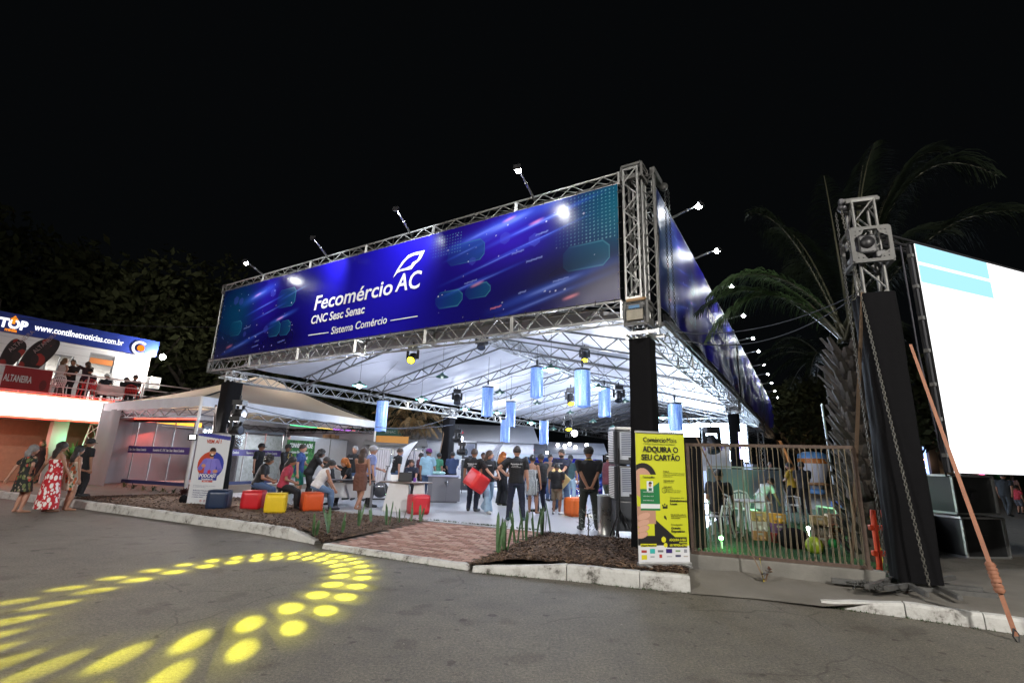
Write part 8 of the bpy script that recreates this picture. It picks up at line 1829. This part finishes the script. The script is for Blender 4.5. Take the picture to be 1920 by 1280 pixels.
# broad trees behind the left building and behind the pavilion
LFM = mat('tree_leaf', (.028, .032, .014), .8, spec=.1, var=.5, vscale=1.5); BRK2 = mat('tree_bark', (.05, .04, .03), .9, var=.3, bump=.5)
_cr = {}
def tree(loc, h, r, lab, n=5200, grp=None, seed=0, ls=.16):
    t = thing('tree', lab, 'tree', loc, 0, grp); rs = random.Random(seed)
    b = MB(); tk = h*.45; b.tube([(0, 0, 0), (.1, .05, tk*.5), (.0, .1, tk)], [h*.035, h*.028, h*.02], 10); cl = []
    for k in range(9):
        a = rs.uniform(0, 6.3); e = Vector((math.cos(a)*r*rs.uniform(.4, .85), math.sin(a)*r*rs.uniform(.4, .85), h*rs.uniform(.5, .92))); b.tube([(0, .1, tk*rs.uniform(.6, 1)), e*.55+Vector((0, 0, tk*.35)), e], [h*.014, h*.009, h*.003], 6); cl.append((e, r*rs.uniform(.3, .5)))
    for k in range(14): a = rs.uniform(0, 6.3); q = rs.random()**.5*r*.85; cl.append((Vector((math.cos(a)*q, math.sin(a)*q, h*rs.uniform(.45, 1.0))), r*rs.uniform(.18, .36)))
    b.build('trunk', t, BRK2); b = MB()
    for _ in range(n):
        c, rr_ = rs.choice(cl); d = Vector((rs.gauss(0, 1), rs.gauss(0, 1), rs.gauss(0, .8))).normalized()*rr_*rs.uniform(.55, 1.05); p = c+d; u = Vector((rs.uniform(-1, 1), rs.uniform(-1, 1), rs.uniform(-1, .6))).normalized(); v = u.cross(Vector((rs.uniform(-1, 1), rs.uniform(-1, 1), rs.uniform(-1, 1)))).normalized(); s = ls*rs.uniform(.6, 1.5)
        b.add([p-u*s, p+v*s*.5, p+u*s, p-v*s*.5], [(0, 1, 2, 3)])
    b.build('crown', t, LFM); return t
for i, (px, py, D, h, r, lab) in enumerate(((40, 880, 46, 15, 7, 'dark broad tree rising behind the blue sign at the left edge'), (215, 880, 42, 14.5, 6.5, 'tallest dark tree behind the middle of the sign band'), (345, 880, 40, 11.5, 5.5, 'dark tree between the left building and the pavilion'), (-60, 880, 40, 14, 6, 'dark tree beyond the left edge of the sign'), (420, 875, 50, 11, 6, 'dim tree behind the left end of the front banner'), (1500, 868, 48, 9, 5, 'dim tree behind the end of the side banners'), (1800, 868, 42, 9, 5, 'dim tree far behind the big screen'), (650, 870, 44, 7.5, 6, 'low tree seen between tent top and left truss'))):
    p = dist(px, 860, D); p.z = 0; tree(p, h, r, lab, grp='dark trees in the distance', seed=i+3, ls=.26, n=5200)
# far halls and tents behind
FHM = mat('hall_wall', (.34, .35, .38), .7, var=.1)
def hall(px0, px1, D, py_e, py_r, lab, wallm, roofm, nwin=0):
    a, c = dist(px0, 860, D), dist(px1, 860, D); a.z = c.z = 0; d = (c-a); L_ = d.length; d.normalize(); rz = math.atan2(d.y, d.x); m_ = (a+c)/2; n = Vector((-d.y, d.x, 0)); n = n if n.y > 0 else -n; ze = dist((px0+px1)/2, py_e, D).z; zr = dist((px0+px1)/2, py_r, D).z
    t = thing('hall', lab, 'building', m_); MB().box(m_+n*3+Vector((0, 0, ze/2)), (L_, 6, ze), rz=rz).build('wall', t, wallm, world=True)
    b = MB(); b.add([a-n*.3-d*.3+Vector((0, 0, ze)), c-n*.3+d*.3+Vector((0, 0, ze)), c+n*3+d*.3+Vector((0, 0, zr)), a+n*3-d*.3+Vector((0, 0, zr)), c+n*6.3+Vector((0, 0, ze)), a+n*6.3+Vector((0, 0, ze))], [(0, 1, 2, 3), (3, 2, 4, 5), (0, 3, 5), (1, 4, 2)]); b.build('roof', t, roofm, world=True)
    for i in range(nwin):
        p = a.lerp(c, (i+.5)/nwin)-n*.02; w_ = MB(); w_.box(p+Vector((0, 0, ze*.62)), (L_/nwin*.8, .05, ze*.32), rz=rz); f_ = w_.build('window', t, FRM, world=True); w_ = MB(); w_.box(p-n*.035+Vector((0, 0, ze*.62)), (L_/nwin*.8-.16, .02, ze*.32-.16), rz=rz); w_.build('pane', f_, mat('pane_far', (.25, .3, .34), .3), world=True)
    return t
GRF = mat('tent_grey', (.16, .165, .18), .8, var=.1, vscale=.5)
hall(780, 1000, 30, 828, 790, 'grey event tent behind the rear left column', FHM, GRF, 7); hall(1000, 1130, 33, 850, 826, 'pale low hall with a band of windows behind the purple wall', FHM, GRF, 8)
hall(690, 790, 27, 835, 812, 'pale hall behind the short palm', mat('hall_white', (.5, .5, .48), .7, var=.1), GRF, 3)
lamp('AREA', 'far_tent_light', dist(930, 800, 27)+Vector((0, 0, 1)), 250, (.9, .93, 1), 2., aim=dist(930, 860, 29.5)); lamp('AREA', 'far_tent_light', dist(730, 800, 24)+Vector((0, 0, 1)), 120, (1, .95, .85), 1.5, aim=dist(740, 850, 26.5))
# second roof beyond the pavilion
b = MB()
for i in range(8):
    z = 3.6; b.use(GRF); v = 27.6+i*1.6
    b.add([S(13.6, v, 3.9), S(13.6, v+1.58, 3.9), S(7, v+1.58, 5.3), S(7, v, 5.3)], [(0, 1, 2, 3)])
# overhead wires
WIR = mat('wire', (.02, .025, .04), .6)
def wire(a, c, sag, lab, r=.012):
    a = Vector(a); c = Vector(c); b = MB(); b.tube([a.lerp(c, i/30)-Vector((0, 0, sag*4*(i/30)*(1-i/30))) for i in range(31)], r, 5); tag(b.build('wire', None, WIR), lab, 'wire', 'overhead wires')
e = full(TW) @ Vector((-.2, 0, 4.1))
wire(S(-.5, .3, 4.05), e, .25, 'upper dark wire from the corner mast to the screen tower', .010); wire(S(-.5, .3, 3.95), e-Vector((0, 0, .03)), .42, 'lower dark wire from the corner mast to the screen tower', .010)
wire(dist(-40, 588, 30), dist(440, 612, 24), .2, 'thin wire crossing above the blue sign band', .012); wire(S(13.6, .3, 3.1), S(13.2, 11.4, 3.3), .45, 'blue cable slung below the left truss', .014)
wire(dist(705, 800, 19), S(13.8, 11.8, 3.75), .25, 'dark cable from the tent to the rear left column', .014)
# stay pole and white pole beside the palm
b = MB(); b.tube([dist(1541, 758, 12), at(1566, 925, .17)], [.02, .05], 6); tag(b.build('white_pole', None, WHITEM), 'slender white pole leaning behind the rope fence', 'pole')
b = MB(); b.tube([at(392, 905, .16)+Vector((-.5, .8, 0)), dist(405, 760, 15.5)], .03, 6); tag(b.build('brown_pole', None, RUST), 'thin brown pole beside the left front column', 'pole')
b = MB(); b.bar(S(14.1, 11.2, .17), S(13.9, 11.7, 3.6), .07, .05); tag(b.build('stay_strap', None, STR), 'tan stay strap beside the rear left column', 'strap')
b = MB(); b.grid(lambda i, j: S(-.6-.9*j+.15*math.sin(i*20), 36+5*i, 3.8-2.6*j)+Vector((.1*math.sin(i*31+j*5), 0, 0)), 40, 8); tag(b.build('tan_tarpaulin', None, mat('tarp_tan', (.45, .27, .14), .8, var=.3)), 'crumpled tan tarpaulin at the far end of the side banners', 'tarpaulin')
lamp('POINT', 'tarp_light', S(-2.0, 36, 3), 60, (1, .7, .45), .2)
# street lamps of the road, behind and beside the viewer
for i, (x, y, e_) in enumerate(((-10, -5.0, 2600), (7, -6., 2400))):
    t = thing('street_lamp', ('left', 'right')[i]+' street lamp on the near side of the road', 'street lamp', (x, y, 0), 0, 'street lamps')
    MB().tube([(0, 0, 0), (0, 0, 4), (0, 0, 8.2)], [.10, .08, .05], 10).build('pole', t, GALV); MB().tube([(0, 0, 8.1), (.0, 1.0, 8.5), (0, 1.9, 8.6)], .035, 8).build('arm', t, GALV)
    MB().box((0, 2.1, 8.58), (.26, .6, .1)).build('lamp_head', t, DARKM); MB().box((0, 2.1, 8.52), (.2, .5, .02)).build('lens', t, emit_mat('street_lens', (1, .93, .82), 30))
    lamp('AREA', 'street_light', Vector((x, y+2.1, 8.48)), e_, (1, .95, .88), .45, aim=Vector((x*.6, y+11, 0)), parent=t)
